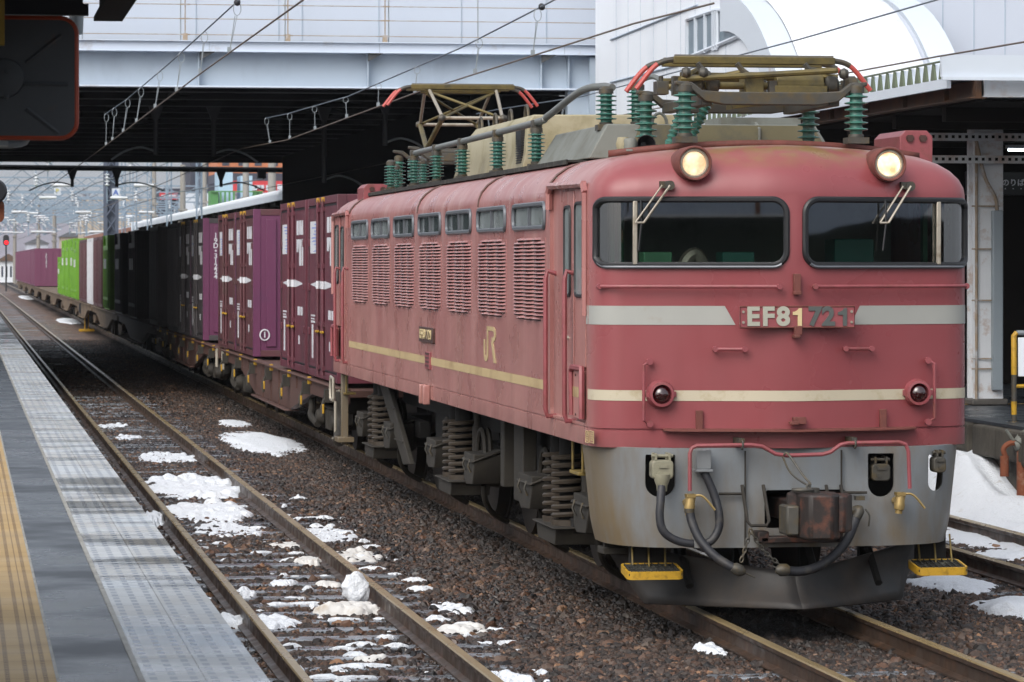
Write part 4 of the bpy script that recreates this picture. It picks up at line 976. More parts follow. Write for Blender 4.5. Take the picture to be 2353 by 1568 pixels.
# the two-letter railway emblem: J hooks left, R with its leg, sharing a diagonal
ya, za = SD(1113, 830)[1], SD(1113, 830)[2]; yb, zb = SD(1140, 752)[1], SD(1140, 752)[2]
def J(px, pz): return (ya + (yb - ya) * px, za + (zb - za) * pz)
def arc(cx, cz, rx, rz, a0, a1, n=8): return [J(cx + rx * cos(a0 + (a1 - a0) * k / n), cz + rz * sin(a0 + (a1 - a0) * k / n)) for k in range(n + 1)]
jout = [J(.36, 1.0), J(.36, .30)] + arc(.17, .20, .19, .20, 0, -pi, 8)[1:] + [J(-.02, .40), J(-.02, .62), J(.10, .62), J(.10, .24)] + arc(.16, .20, .06, .06, pi, 2 * pi, 5) + [J(.24, .3), J(.24, 1.0)]
rr1 = [J(.36, 1.0), J(.80, 1.0)] + arc(.80, .79, .20, .21, pi / 2, -pi / 2, 8)[1:] + [J(.66, .58), J(.66, .70), J(.74, .70)] + arc(.76, .79, .09, .09, -pi / 2, pi / 2, 6) + [J(.36, .88)]
rr2 = [J(.60, .58), J(.78, .58), J(1.02, .0), J(.82, .0)]
flat('railway_emblem', [jout, rr1, rr2], CREAMS, -1.4045)
n_ = MB()
for (u0, v0, u1, v1) in ((1355, 990, 1361, 1018), (1364, 990, 1373, 1019)):
    a, b_ = SD(u0 - 8, v0), SD(u1 - 8, v1)
    n_.tube([(-1.403, a[1], a[2]), (-1.403, b_[1], a[2]), (-1.403, b_[1], b_[2]), (-1.403, a[1], b_[2])], .004, 4, closed=True)
    for k in range(4): zz = b_[2] + (a[2] - b_[2]) * (.15 + .2 * k); n_.box(-1.4045, -1.402, b_[1] + .03, a[1] - .03, zz, zz + .012)
n_.build('inspection_stencil', CREAMS, loco, smooth=False)
h = MB(); P_ = []
for zt in (0, .05):
    P_.append([(-1.16 + 2.36 * k / 24, .52 + .20 * (abs(-1.16 + 2.36 * k / 24) / 1.2) ** 2, 3.285 + .112 * (1 - ((-1.16 + 2.36 * k / 24) / 1.4) ** 2) + zt) for k in range(25)])
h.grid(P_); h.build('roof_edge_strip', RUSTR, loco, solid=.02)
# roof joints, walkway
h = MB()
for y in (2.0, 5.55, 9.6, 15.8):
    pts = [(-1.403, y, 3.03), (-1.395, y, 3.09), (-1.37, y, 3.16), (-1.32, y, 3.22), (-1.24, y, 3.275), (-1.14, y, 3.31)]
    h.tube(pts, .011, 6)
h.build('roof_joint', PLATEB, loco)
h = MB(); h.box(-1.16, -.92, 2.45, 15.9, 3.335, 3.352); h.box(-1.17, -1.155, 2.45, 15.9, 3.318, 3.356); rw = h.build('roof_walkway', TAR, loco, smooth=False)
h = MB()
for k in range(14): h.box(-1.13, -1.08, 2.6 + k * 1.0, 2.64 + k * 1.0, 3.29, 3.336)
h.build('walkway_bracket', RUSTR, rw, smooth=False)
# ------------------------------------------------------------------ roof equipment
def insulator(x, y, z0, z1, r, n, parent=None, cap=True):
    h = MB(); pr = [(r * .55, 0)]; H = z1 - z0; hb, ht = .10 * H, .84 * H; st = (ht - hb) / n
    for k in range(n):
        z = hb + k * st; pr += [(r * .52, z), (r * .56, z + st * .14), (r * .94, z + st * .24), (r, z + st * .34), (r * .97, z + st * .44), (r * .56, z + st * .60)]
    pr += [(r * .55, ht), (r * .55, ht + .01)]
    h.lathe(pr, (x, y, z0), (0, 0, 1), 22); o = h.build('insulator', INSG, parent or loco, ang=50)
    h = MB(); h.lathe([(r * .70, .83 * H), (r * .70, .95 * H), (r * .5, H), (r * .3, H + .01)], (x, y, z0), (0, 0, 1), 16)
    h.build('insulator_cap', IRON, o)
    h = MB(); h.box(x - r * .9, x + r * .9, y - r * .9, y + r * .9, z0 - .05, z0 - .005); h.lathe([(r * .62, 0), (r * .66, .02), (r * .6, .08 * H)], (x, y, z0 - .01), (0, 0, 1), 16); h.build('insulator_foot', IRON, o); return o
busx = -1.0; BUS = [39.16, 37.11, 35.32, 33.47, 31.22, 29.07]
for y in BUS: insulator(busx, y - LY, 3.395, 3.71, .078, 7)
insulator(-.80, 37.9 - LY, 3.395, 3.69, .075, 7); insulator(-.85, 39.9 - LY, 3.395, 3.68, .075, 7)
h = MB(); h.tube(bez([(busx, 37.0 - LY, 3.73), (busx, 33 - LY, 3.735), (busx, 29.1 - LY, 3.745), (busx + .02, 28.6 - LY, 3.78), (busx + .08, 27.4 - LY, 3.93), (-.82, 27.0 - LY, 3.95), (-.78, 26.75 - LY, 3.93)], 6), .030, 10)
h.tube([(busx, 37.0 - LY, 3.73), (-.85, 38.0 - LY, 3.72), (-.6, 39.2 - LY, 3.72)], .02, 8)
bp_ = h.build('bus_pipe', PIPEG, loco)
h = MB()
for y in BUS[1:]: h.box(busx - .045, busx + .045, y - LY - .04, y - LY + .04, 3.70, 3.765)
h.build('bus_clamp', IRON, bp_, bevel=.006)
insulator(-.83, 26.75 - LY, 3.64, 3.93, .085, 6); insulator(-.60, 26.65 - LY, 3.64, 3.96, .085, 7)
h = MB(); h.tube(bez([(-.60, 2.45, 3.965), (-.52, 2.2, 4.0), (-.45, 1.9, 3.9), (-.4, 1.7, 3.83)], 5), .022, 8); h.build('jumper_lead', PIPEG, loco)
# cream resistor hood
y0, y1 = 31.1 - LY, 35.6 - LY
h = MB(); sec = [(-.95, 3.37), (-.95, 3.50), (-.80, 3.60), (-.93, 3.74), (-.85, 3.845), (-.6, 3.865), (.55, 3.865), (.8, 3.80), (.9, 3.37)]
sec = [(-.80, 3.37), (-.76, 3.55), (-.74, 3.83), (-.68, 3.90), (.62, 3.91), (.74, 3.85), (.80, 3.37)]
h.grid([[(x, y0, z) for x, z in sec], [(x, y1 - .9, z) for x, z in sec], [(x, y1, 3.37 + (z - 3.37) * .72) for x, z in sec]]); n0 = len(sec)
h.f.append(tuple(range(n0))[::-1]); h.f.append(tuple(range(2 * n0, 3 * n0)))
hd = h.build('resistor_hood', ROOFC, loco, bevel=.012)
h = MB()
for k in range(4):
    y = y0 + .55 + k * .95; h.tube([(-.66, y - .10 + .10 * (1 - cos(t * pi / 8)) , 3.90 + .11 * sin(t * pi / 8)) for t in range(9)], .014, 6)
h.build('lifting_eye', IRON, hd)
h = MB()
for k in range(16): h.box(-.785, -.735, y0 + .12, y0 + .42, 3.47 + k * .023, 3.45 + k * .022 + .009)
h.build('hood_grille', RUBBER, hd, smooth=False)
# grey transformer hood
y0, y1 = 26.55 - LY, 28.9 - LY
h = MB(); h.hexa([(-1.02, y0 - .05, 3.36), (-1.02, y1 + .1, 3.36), (.98, y1 + .1, 3.36), (.98, y0 - .05, 3.36)], [(-.86, y0, 3.635), (-.86, y1, 3.635), (.82, y1, 3.635), (.82, y0, 3.635)]); gh = h.build('transformer_hood', ROOFG, loco, bevel=.012)
h = MB(); h.add([(-.70, y0 - .054, 3.37), (.94, y0 - .054, 3.37), (.80, y0 - .004, 3.628), (-.60, y0 - .004, 3.628)], [(0, 1, 2, 3)]); h.build('hood_front_plate', ROOFY, gh, smooth=False)
h = MB(); h.box(.1, .75, y0 + .2, y0 + .8, 3.635, 3.70); h.tube([(.2 + .06 * cos(t), y0 + .1, 3.70 + .07 * sin(t)) for t in [q * pi / 8 for q in range(9)]], .014, 6); h.tube([(-.4 + .06 * cos(t), y0 + .2, 3.64 + .09 * sin(t)) for t in [q * pi / 8 for q in range(9)]], .014, 6)
h.tube([(.36, y0 - .03, 3.40), (.36, y0 - .03, 3.60), (.36, y0 + .1, 3.65)], .012, 6); h.build('hood_fittings', ROOFG, gh)
# corner boxes and air horn
def cbox(x0, x1, y0, y1, z0, z1):
    h = MB(); h.prism([(x0, z0), (x1, z0), (x1, z1 - .045), (x1 - .045, z1), (x0 + .045, z1), (x0, z1 - .045)], 'y', y0, y1); o = h.build('aerial_box', REDP, loco, bevel=.006)
    h = MB()
    for q in (.3, .7): x = x0 + (x1 - x0) * q; h.box(x - .03, x + .03, y0 - .012, y0, z1 - .07, z1 - .045); h.box(x - .02, x + .02, y0 - .016, y0, z1 - .085, z1 - .035)
    h.build('box_latch', PLATEB, o)
a, b_ = F(2068, 300, 1.0), F(2143, 372, 1.0)
cbox(a[0], b_[0], 1.0, 1.75, b_[2] - .1, a[2])
h = MB(); a = GX(812, 420, LX - 1.05); cbox(-1.22, -.90, 15.75, 16.4, 3.2, 3.46)
x, y, z = -1.0, .70, 3.36
h = MB(); h.lathe([(.035, -.06), (.035, 0), (.065, .005), (.065, .02), (.05, .022), (.05, .085), (.04, .10)], (x, y, z), (0, 0, 1), 18); hn = h.build('air_horn', ROOFG, loco)
h = MB(); h.lathe([(.025, .30), (.03, .2), (.035, .12), (.05, .04), (.072, 0), (.066, .0), (.045, .05), (.02, .1)], (x + .11, y - .06, z + .055), (0, 1, 0), 20); h.build('horn_bell', RUBBER, hn)
h = MB(); h.lathe([(.0, -.06), (.045, -.045), (.055, 0), (.04, .05)], (x - .045, y + .04, z + .06), (0, 0, 1), 16); h.build('horn_dome', ROOFC, hn)
# pantographs
def bars(name, m, segs, r, par):
    h = MB()
    for s_ in segs: h.tube(list(s_), r, 8)
    return h.build(name, m, par)
def pan_base(yc, z, par):
    h = MB()
    for dy in (-.72, .72):
        h.prism([(-.72, z + .10), (-.60, z + .09), (-.52, z + .03), (-.35, z + .02), (.35, z + .02), (.52, z + .03), (.60, z + .09), (.72, z + .10), (.72, z + .07), (.62, z + .05), (.50, z - .05), (.35, z - .075), (-.35, z - .075), (-.50, z - .05), (-.62, z + .05), (-.72, z + .07)], 'y', yc + dy - .04, yc + dy + .04)
    h.box(-.52, -.44, yc - .72, yc + .72, z - .08, z - .0); h.box(.44, .52, yc - .72, yc + .72, z - .08, z - .0)
    o = h.build('pantograph_frame', IRON, par, bevel=.008)
    return o
def pan_head(yc, z, par, w=.62, horn=.90, tipm=REDTIP):
    for dy in (-.20, .20):
        h = MB(); pts = [(-w, z), (w, z)]
        h.hexa([(-w, yc + dy - .03, z - .045), (w, yc + dy - .03, z - .045), (w, yc + dy + .03, z - .045), (-w, yc + dy + .03, z - .045)], [(-w, yc + dy - .035, z + .01), (w, yc + dy - .035, z + .01), (w, yc + dy + .035, z + .01), (-w, yc + dy + .035, z + .01)])
        o = h.build('collector_strip', BRONZE, par, bevel=.006)
        h = MB(); h.box(-w * .98, w * .98, yc + dy - .022, yc + dy + .022, z + .011, z + .024); h.build('carbon_strip', COPPER, o)
        for sx in (-1, 1):
            h = MB(); P_ = bez([(sx * (w - .02), yc + dy, z - .01), (sx * (w + .08), yc + dy, z - .03), (sx * (w + .16), yc + dy, z - .085), (sx * horn, yc + dy, z - .235)], 6); nn = int(len(P_) * .52)
            h.tube(P_[:nn + 1], .021, 8); h.build('horn_bow', IRON, o); h = MB(); h.tube(P_[nn:], .019, 8); h.build('horn_tip', tipm, o)
pA = MB(); yF = 1.15; zF = 3.83
pa = pan_base(yF, zF - .055, loco); pa.name = 'pantograph'
for x in (-.645, .645):
    for dy in (-.72, .72): insulator(x, yF + dy, 3.47 if dy < 0 else 3.46, zF + .03, .088, 6, pa)
pan_head(yF + .02, 4.075, pa)
bars('folded_arm', BRONZE, [((-.62, yF - .45, 3.90), (.55, yF - .50, 3.97)), ((-.10, yF - .30, 3.93), (.60, yF - .35, 3.93)), ((-.60, yF + .4, 3.93), (.6, yF + .45, 3.97)), ((-.62, yF - .45, 3.90), (-.40, yF - .1, 4.0)), ((.55, yF - .5, 3.97), (.45, yF, 4.0)), ((-.55, yF - .1, 3.95), (.62, yF - .2, 3.94)), ((-.6, yF + .1, 3.87), (-.1, yF - .2, 3.97))], .022, pa)
h = MB(); h.cyl((-.42, yF - .35, 3.86), (.60, yF - .35, 3.86), .028, 12); h.cyl((.12, yF - .35, 3.87), (.48, yF - .35, 3.87), .075, 16); h.box(.10, .50, yF - .44, yF - .26, 3.79, 3.86); h.box(-.12, .02, yF - .42, yF - .2, 3.80, 3.96); h.build('spring_cylinder', BRONZE, pa, bevel=.006)
def one(name, m, par, fn, **kw):
    h = MB(); fn(h); return h.build(name, m, par, **kw)
for x in (-.48, -.36, .55, .70): one('arm_bearing', IRON, pa, lambda h: h.lathe([(.05, -.05), (.07, -.03), (.07, .03), (.05, .05)], (x, yF - .35, 3.87), (1, 0, 0), 14))
for x in (-.58, -.45, .62): one('arm_joint', IRON, pa, lambda h: h.lathe([(.03, -.03), (.045, 0), (.03, .03)], (x, yF - .46, 3.95), (1, 0, 0), 12))
for x in (-.42, -.12, .40): one('head_spring', IRON, pa, lambda h: h.tube([(x - .04, yF - .3, 4.03), (x, yF - .3, 3.98), (x + .05, yF - .32, 3.94)], .022, 6))
for x, z_ in ((-.70, 3.90), (.70, 3.88)):
    one('frame_block', IRON, pa, lambda h: (h.box(x - .045, x + .045, yF - .2, yF - .05, 3.80, z_), h.cyl((x, yF - .12, z_), (x, yF - .12, z_ + .04), .018, 8)), bevel=.004)
random.seed(5)
for k in range(14):
    x = random.uniform(-.6, .6); y = yF + random.uniform(-.4, .4); zt = 3.88 + random.random() * .07
    one('frame_lug', IRON, pa, lambda h: h.box(x - .03, x + .03, y - .04, y + .04, 3.80, zt), bevel=.004)
h = MB(); h.lathe([(.03, 0)] + [(.045 if k % 2 else .028, .02 + k * .02) for k in range(18)] + [(.03, .4)], (-.42, yF + .3, 3.80), (-.30, .0, -.85), 12); h.lathe([(.03, 0)] + [(.045 if k % 2 else .028, .02 + k * .02) for k in range(18)] + [(.03, .4)], (-.25, yF + .2, 3.80), (-.42, .0, -.85), 12); h.build('air_pipe_insulator', INSG, pa)
h = MB(); h.hexa([(-.15, yF - .1, 3.70), (.35, yF - .1, 3.76), (.35, yF + .1, 3.76), (-.15, yF + .1, 3.70)], [(-.15, yF - .1, 3.735), (.35, yF - .1, 3.795), (.35, yF + .1, 3.795), (-.15, yF + .1, 3.735)]); h.build('lowering_plate', BRONZE, pa)
# raised one at the back
yR = 40.5 - LY; zR = 3.80
pb = pan_base(yR, zR, loco); pb.name = 'pantograph'
for x in (-.645, .645):
    for dy in (-.72, .72): insulator(x, yR + dy, 3.45, zR + .03, .082, 6, pb)
zH = 4.635
pan_head(yR, zH, pb)
k1, k2 = yR - 1.0, yR + 1.0; zk = 4.22
seg = []
for (ky, by) in ((k1, yR + .30), (k2, yR - .30)):
    for sx in (-1, 1): seg.append(((sx * .42, by, zR), (sx * .35, ky, zk)))
bars('lower_arm', BRONZE, seg, .030, pb)
seg = []
for ky in (k1, k2):
    seg.append(((-.36, ky, zk), (.36, ky, zk)))
    for sx in (-1, 1): seg.append(((sx * .35, ky, zk), (sx * .40, yR + (.2 if ky > yR else -.2), zH - .05)))
bars('upper_arm', ALU, seg, .020, pb)
bars('cross_brace', BRONZE, [((-.35, k1, zk), (.38, yR - .2, zH - .08)), ((.35, k1, zk), (-.38, yR - .2, zH - .08)), ((-.35, k2, zk), (.38, yR + .2, zH - .08)), ((.35, k2, zk), (-.38, yR + .2, zH - .08)), ((-.45, yR - .2, zH - .06), (.45, yR - .2, zH - .06)), ((-.45, yR + .2, zH - .06), (.45, yR + .2, zH - .06))], .016, pb)
for ky in (k1, k2):
    for sx in (-1, 1): one('arm_joint', IRON, pb, lambda h: h.lathe([(.03, -.04), (.045, 0), (.03, .04)], (sx * .36, ky, zk), (1, 0, 0), 10))
one('main_shaft', IRON, pb, lambda h: h.cyl((-.5, yR, zR + .05), (.5, yR, zR + .05), .05, 12))

# ------------------------------------------------------------------ flat wagons and their containers
def wheelset_mesh(mb, x, y):
    for sx in (-1, 1): mb.lathe([(.12, -.05), (.40, -.05), (.43, -.05), (.43, .06), (.46, .065), (.46, .085), (.1, .09)], (x + sx * .545, y, .43), (-sx, 0, 0), 24)
    mb.cyl((x - .9, y, .43), (x + .9, y, .43), .07, 10)
def wagon(y0, L, label, detail, m):
    x = LX; o = empty('container_wagon', (x, y0, 0), label, 'flat wagon', 'flat wagons of the freight train'); off = (x, y0, 0); y1 = y0 + L
    h = MB(off)
    for sx in (-1, 1):
        a, b_ = sorted((x + sx * 1.20, x + sx * 1.10))
        h.prism([(y0, .98), (y1, .98), (y1, .78), (y1 - 3.8, .76), (y1 - 6.9, .43), (y0 + 6.9, .43), (y0 + 3.8, .76), (y0, .78)], 'x', a, b_)
        c_, d_ = sorted((x + sx * 1.26, x + sx * 1.10))
        h.box(c_, d_, y0 + .2, y1 - .2, .955, .985)
        e_, f_ = sorted((x + sx * 1.28, x + sx * 1.06)); h.box(e_, f_, y0 + 6.9, y1 - 6.9, .405, .43)
    h.box(x - 1.1, x + 1.1, y0, y1, .86, .96); h.box(x - .2, x + .2, y0 - .35, y1 + .35, .72, .90)
    fr = h.build('wagon_frame', m, o, bevel=.012 if detail else 0)
    if detail:
        for k in range(9):
            y = y0 + 4.4 + k * (L - 8.8) / 8; h = MB(off); h.box(x - 1.225, x - 1.2, y - .02, y + .02, .44 if 2 < k < 6 else .77, .955); h.build('frame_stiffener', m, fr)
    for yb in (y0 + 3.0, y1 - 3.0):
        h = MB(off)
        for sx in (-1, 1): h.prism([(yb - 1.3, .60), (yb + 1.3, .60), (yb + 1.3, .44), (yb + .5, .30), (yb - .5, .30), (yb - 1.3, .44)], 'x', *sorted((x + sx * .86, x + sx * .98)))
        h.box(x - .9, x + .9, yb - .2, yb + .2, .40, .78); bo = h.build('wagon_bogie', BOGIE if detail else m, o, bevel=.02 if detail else 0)
        h = MB(off)
        for dy in (-.95, .95): wheelset_mesh(h, x, yb + dy)
        h.build('wheelset', MATS['wheel_brown'], bo)
        if detail:
            h = MB(off)
            for dy in (-.95, .95): h.lathe([(.11, 0), (.13, .05), (.09, .14), (.05, .15)], (x - .98, yb + dy, .46), (-1, 0, 0), 14)
            for dy in (-.25, 0, .25): h.cyl((x - 1.0, yb + dy, .33), (x - 1.0, yb + dy, .58), .07, 10)
            h.build('axle_box', BOGIE, bo)
            h = MB(off); h.tube(bez([(x - 1.1, yb + 1.6, .80), (x - 1.12, yb + 1.5, .55), (x - 1.15, yb + 1.3, .45), (x - 1.1, yb + .9, .36)], 4), .05, 8); h.build('brake_pipe', BOGIE, bo)
    if detail:
        h = MB(off); rnd = random.Random(int(y0))
        for k in range(7):
            y = y0 + 1.2 + k * (L - 2.4) / 6
            h.box(x - 1.30, x - 1.20, y - .07, y + .07, .76, .93); h.tube([(x - 1.30, y, .80), (x - 1.34, y - .05, .70), (x - 1.33, y - .08, .58)], .022, 6)
            h.lathe([(.02, -.03), (.06, -.02), (.06, .02), (.02, .03)], (x - 1.25, y + .35, .80), (1, 0, 0), 12)
        h.build('container_clamp', BOGIE, o)
        h = MB(off)
        for k in range(7):
            y = y0 + 1.2 + k * (L - 2.4) / 6
            h.box(x - 1.25, x - 1.20, y - .26, y - .20, .90, 1.0); h.box(x - 1.335, x - 1.31, y - .10, y - .05, .62, .74)
        h.build('lock_lever', YELLOW, o, bevel=.006)
        h = MB(off)
        for yy in (y0 + .25, y1 - .25): h.tube([(x - 1.22, yy - .14, .62), (x - 1.22, yy - .14, .95), (x - 1.22, yy + .14, .95), (x - 1.22, yy + .14, .62)], .018, 6)
        h.build('corner_grab', ALU, o)
    return o
wagon(42.4, 19.6, 'brown flat wagon coupled right behind the locomotive, carrying three maroon containers in the light', True, WAGON)
wagon(63.0, 19.6, 'second flat wagon, entering the shade under the footbridge', True, WAGON)
wagon(83.6, 19.6, 'flat wagon standing wholly in the dark under the footbridge', False, WAGON)
wagon(104.2, 19.6, 'dusty flat wagon carrying green and striped containers just beyond the footbridge', False, WAGONF)
wagon(124.8, 19.6, 'dusty flat wagon under the bright green containers farther off', False, WAGONF)
wagon(145.4, 19.6, 'dusty flat wagon behind the green containers, its near half loaded', False, WAGONF)
wagon(166.0, 19.6, 'empty dusty flat wagon in front of the far purple containers', False, WAGONF)
wagon(186.6, 19.6, 'empty dusty flat wagon nearest the far purple block of containers', False, WAGONF)
wagon(207.2, 19.6, 'far flat wagon under the purple container with a white number', False, WAGONF)
wagon(227.8, 19.6, 'far flat wagon under the middle of the distant purple row', False, WAGONF)
wagon(248.4, 19.6, 'farthest but one flat wagon of the train', False, WAGONF)
wagon(269.0, 19.6, 'last flat wagon at the far end of the train', False, WAGONF)

CL, CH, CZ = 3.72, 2.38, 1.02
def container(y0, label, m, style='door', L=CL, endm=None, number=None, H=CH, nx=-.965):
    x = LX; o = empty('freight_container', (x, y0, CZ), label, 'container', 'containers on the freight train'); off = (x, y0, CZ)
    B = lambda: MB((0, 0, 0))
    h = B(); h.box(-1.18, 1.18, .03, L - .03, .02, H - .03)
    bo = h.build('container_body', m, o, smooth=False)
    h = B()
    for sx in (-1, 1):
        for yy in (0, L - .10): h.box(*sorted((sx * 1.21, sx * 1.09)), yy, yy + .10, 0, H)
    h.build('corner_posts', endm or m, o, bevel=.006)
    h = B()
    for sx in (-1, 1):
        for z in (0, H - .10): h.box(*sorted((sx * 1.205, sx * 1.12)), .10, L - .10, z, z + .10)
    for yy in (0, L - .06):
        for z in (0, H - .10): h.box(-1.09, 1.09, yy, yy + .06, z, z + .10)
    h.build('frame_rails', m, o, bevel=.006)
    h = B(); em = endm or m
    h.box(-1.09, 1.09, .010, .03, .10, H - .10)
    for k in range(6): xx = -1.0 + k * .38; h.box(xx, xx + .16, -.020, .012, .16, H - .16)
    en = h.build('end_panel', em, o, bevel=.005)
    if number:
        for i, ch in enumerate(number): text_mesh('end_number', ch, .135 if nx < -.6 else .17, WHITEP, en, face_mat((nx, -.026, H - .34 - i * .100), (1, 0, 0), (0, 0, 1)), bold=.003)
    if style == 'door':
        for a, b_ in ((.12, L * .5 - .01), (L * .5 + .01, L - .12)):
            h = B(); h.box(-1.200, -1.18, a, b_, .12, H - .12)
            dl = h.build('door_leaf', m, o, bevel=.006)
            h = B()
            for yy in (a, b_): h.box(-1.206, -1.1995, yy - .012, yy + .012, .12, H - .12)
            for z in (.12, H - .12): h.box(-1.205, -1.1995, a, b_, z - .010, z + .010)
            h.build('door_seal', RUBBER, dl, smooth=False)
            h = B()
            for q in (.18, .82): yy = a + (b_ - a) * q; h.box(-1.2022, -1.199, yy - .10, yy + .10, .2, H - .2)
            h.build('door_pressing', m, dl, bevel=.003)
            h = B()
            for q in (.25, .5, .75): h.box(-1.225, -1.2, a if a < 1 else b_ - .16, a + .16 if a < 1 else b_, CH * q - .05, CH * q + .05)
            h.build('door_hinge', m, dl, bevel=.004)
        for yy in (L * .43, L * .60):
            h = B(); h.cyl((-1.225, yy, .05), (-1.225, yy, H - .04), .024, 8)
            for q in (.06, .3, .62, .93): h.box(-1.24, -1.2, yy - .045, yy + .045, H * q - .03, H * q + .03)
            lr = h.build('lock_rod', m, o)
            h = B(); h.box(-1.245, -1.20, yy - .02, yy + .02, H - .07, H - .01); h.box(-1.26, -1.22, yy - .10, yy + .05, .60, .63); h.build('rod_keeper', YELLOW, lr, bevel=.005)
        X0 = -1.2035
        def q(name, mm, rects, par=o):
            f_ = B()
            for r in rects: f_.prism(r, 'x', X0, X0 + .004)
            return f_.build(name, mm, par, smooth=False)
        rc = lambda a, b_, c, d: [(L * a, H * c), (L * b_, H * c), (L * b_, H * d), (L * a, H * d)]
        nt = q('notice_panel', WHITEP, [rc(.68, .92, .69, .87)])
        f_ = B(); rn = random.Random(int(y0 * 10))
        for k in range(9):
            z = H * (.70 + .0185 * k); f_.prism([(L * .69, z), (L * (.72 + rn.random() * .18), z), (L * (.72 + rn.random() * .18), z + .018), (L * .69, z + .018)], 'x', X0 - .002, X0)
        f_.build('notice_print', BLUEINK, nt, smooth=False)
        # bold white monogram broken by a lens-shaped gap
        strips = []
        for a, b_, z0, z1 in ((.10, .155, .62, .885), (.18, .25, .62, .885), (.275, .35, .70, .885)):
            strips += [rc(a, b_, .80, z1), rc(a, b_, z0, .775)]
        strips += [[(L * .155, H * .885), (L * .185, H * .80), (L * .165, H * .80), (L * .14, H * .885)], [(L * .25, H * .775), (L * .275, H * .70), (L * .29, H * .70), (L * .27, H * .775)]]
        q('white_monogram', WHITEP, strips)
        q('lens_mark', m, [[(L * .05, H * .787), (L * .225, H * .803), (L * .40, H * .787), (L * .225, H * .772)]])
        q('diamond_mark', WHITEP, [[(L * .08, H * .515), (L * .43, H * .538), (L * .43, H * .492)], [(L * .60, H * .538), (L * .92, H * .515), (L * .60, H * .492)]])
        f_ = B(); f_.box(-1.2075, -1.2035, L * .45, L * .58, H * .494, H * .536)
        for yy in (L * .43, L * .60): f_.cyl((-1.225, yy, H * .494), (-1.225, yy, H * .536), .0255, 8)
        f_.build('diamond_centre', WHITEP, o)
        q('small_print', WHITEP, [rc(.76, .90, .335 - .0 + .006 * 0, .345), rc(.76, .90, .30, .312), rc(.78, .9, .318, .326), rc(.12, .20, .33, .38), rc(.23, .31, .33, .38), rc(.82, .87, .10, .29), rc(.24, .28, .16, .21)])
    elif style == 'rib':
        h = B()
        n_ = 7
        for k in range(n_):
            y = .2 + k * (L - .4) / n_; h.box(-1.235, -1.18, y, y + (L - .4) / n_ * .45, .12, H - .12)
        h.build('side_ribs', m, o, bevel=.006)
    elif style == 'frame':
        h = B()
        for k in range(5): y = .15 + k * (L - .42) / 4; h.box(-1.26, -1.18, y, y + .12, .05, H * (.80 if 0 < k < 4 else 1.0))
        h.box(-1.25, -1.18, .1, L - .1, H * .80, H * .86); h.box(-1.25, -1.18, .1, L - .1, .30, .40)
        h.build('side_stakes', m, o, bevel=.01)
        h = B(); h.box(-1.27, -1.25, L * .3, L * .42, H * .55, H * .68); h.box(-1.27, -1.25, L * .62, L * .74, H * .55, H * .68); h.build('white_tag', WHITEP, o, smooth=False)
        h = B()
        for xx in (-.9, -.3, .3, .9): h.box(xx - .05, xx + .05, -.06, .01, .1, H * .8)
        for z in (.6, 1.2, 1.8): h.box(-1.1, 1.1, -.05, .005, z, z + .08)
        h.build('end_stakes', m, o, bevel=.008)
    o.location = (x, y0, CZ)
    return o
container(42.9, 'maroon container directly behind the locomotive, its diamond mark partly hidden', MAROON)
c2 = container(46.95, 'maroon container with blue-printed notice, second behind the locomotive and nearest the gap', MAROON)
c3 = container(55.4, 'maroon container whose smooth purple end with a circled 1 faces the empty slot', MARBR, endm=PURPLE)
container(59.3, 'brownish maroon container, last in the light before the numbered purple end', MARBR)
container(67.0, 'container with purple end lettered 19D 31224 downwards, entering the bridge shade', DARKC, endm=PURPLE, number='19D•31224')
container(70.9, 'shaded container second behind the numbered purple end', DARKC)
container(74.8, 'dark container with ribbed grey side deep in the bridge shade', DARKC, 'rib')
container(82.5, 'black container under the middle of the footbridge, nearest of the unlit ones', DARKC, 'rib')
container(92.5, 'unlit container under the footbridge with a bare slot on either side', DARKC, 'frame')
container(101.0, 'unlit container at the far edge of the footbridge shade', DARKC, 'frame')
container(109.6, 'green stake-sided container just past the footbridge, beside the striped ones', GREENC, 'frame')
container(115.0, 'maroon ribbed container nearest the camera of the sunlit trio past the bridge', MARBR, 'rib')
container(119.0, 'maroon ribbed container right in front of the white-striped one', MARBR, 'rib')
container(123.9, 'container with a broad white stripe between two maroon ones', WHITEP, 'rib', L=5.0)
container(129.6, 'maroon ribbed container behind the white-striped one', MARBR, 'rib')
container(133.6, 'maroon ribbed container touching the far green group', MARBR, 'rib')
container(139.5, 'bright green stake-sided container, first of the far green group', GREENC, 'frame')
container(143.6, 'bright green stake-sided container, second of the far green group', GREENC, 'frame', H=2.5)
container(150.0, 'bright green stake-sided container, third of the far green group', GREENC, 'frame', H=2.5)
container(156.0, 'tall bright green container before the low one in the far green group', GREENC, 'frame', H=2.5)
container(162.5, 'low bright green container at the far end of the green group', GREENC, 'frame', H=1.75)
container(219.0, 'long purple container whose numbered end shows above the empty wagon', PURPF, 'rib', L=12.2, number='19D•28056', nx=-.5)
container(232.0, 'long purple container second in the distant purple row', PURPF, 'rib', L=12.2)
container(245.0, 'long purple container third in the distant purple row', PURPF, 'rib', L=12.2)
container(258.0, 'long purple container fourth in the distant purple row', PURPF, 'rib', L=12.2)
container(271.0, 'long purple container fifth in the distant purple row', PURPF, 'rib', L=12.2)
container(284.0, 'long purple container at the very end of the train', PURPF, 'rib', L=12.2)
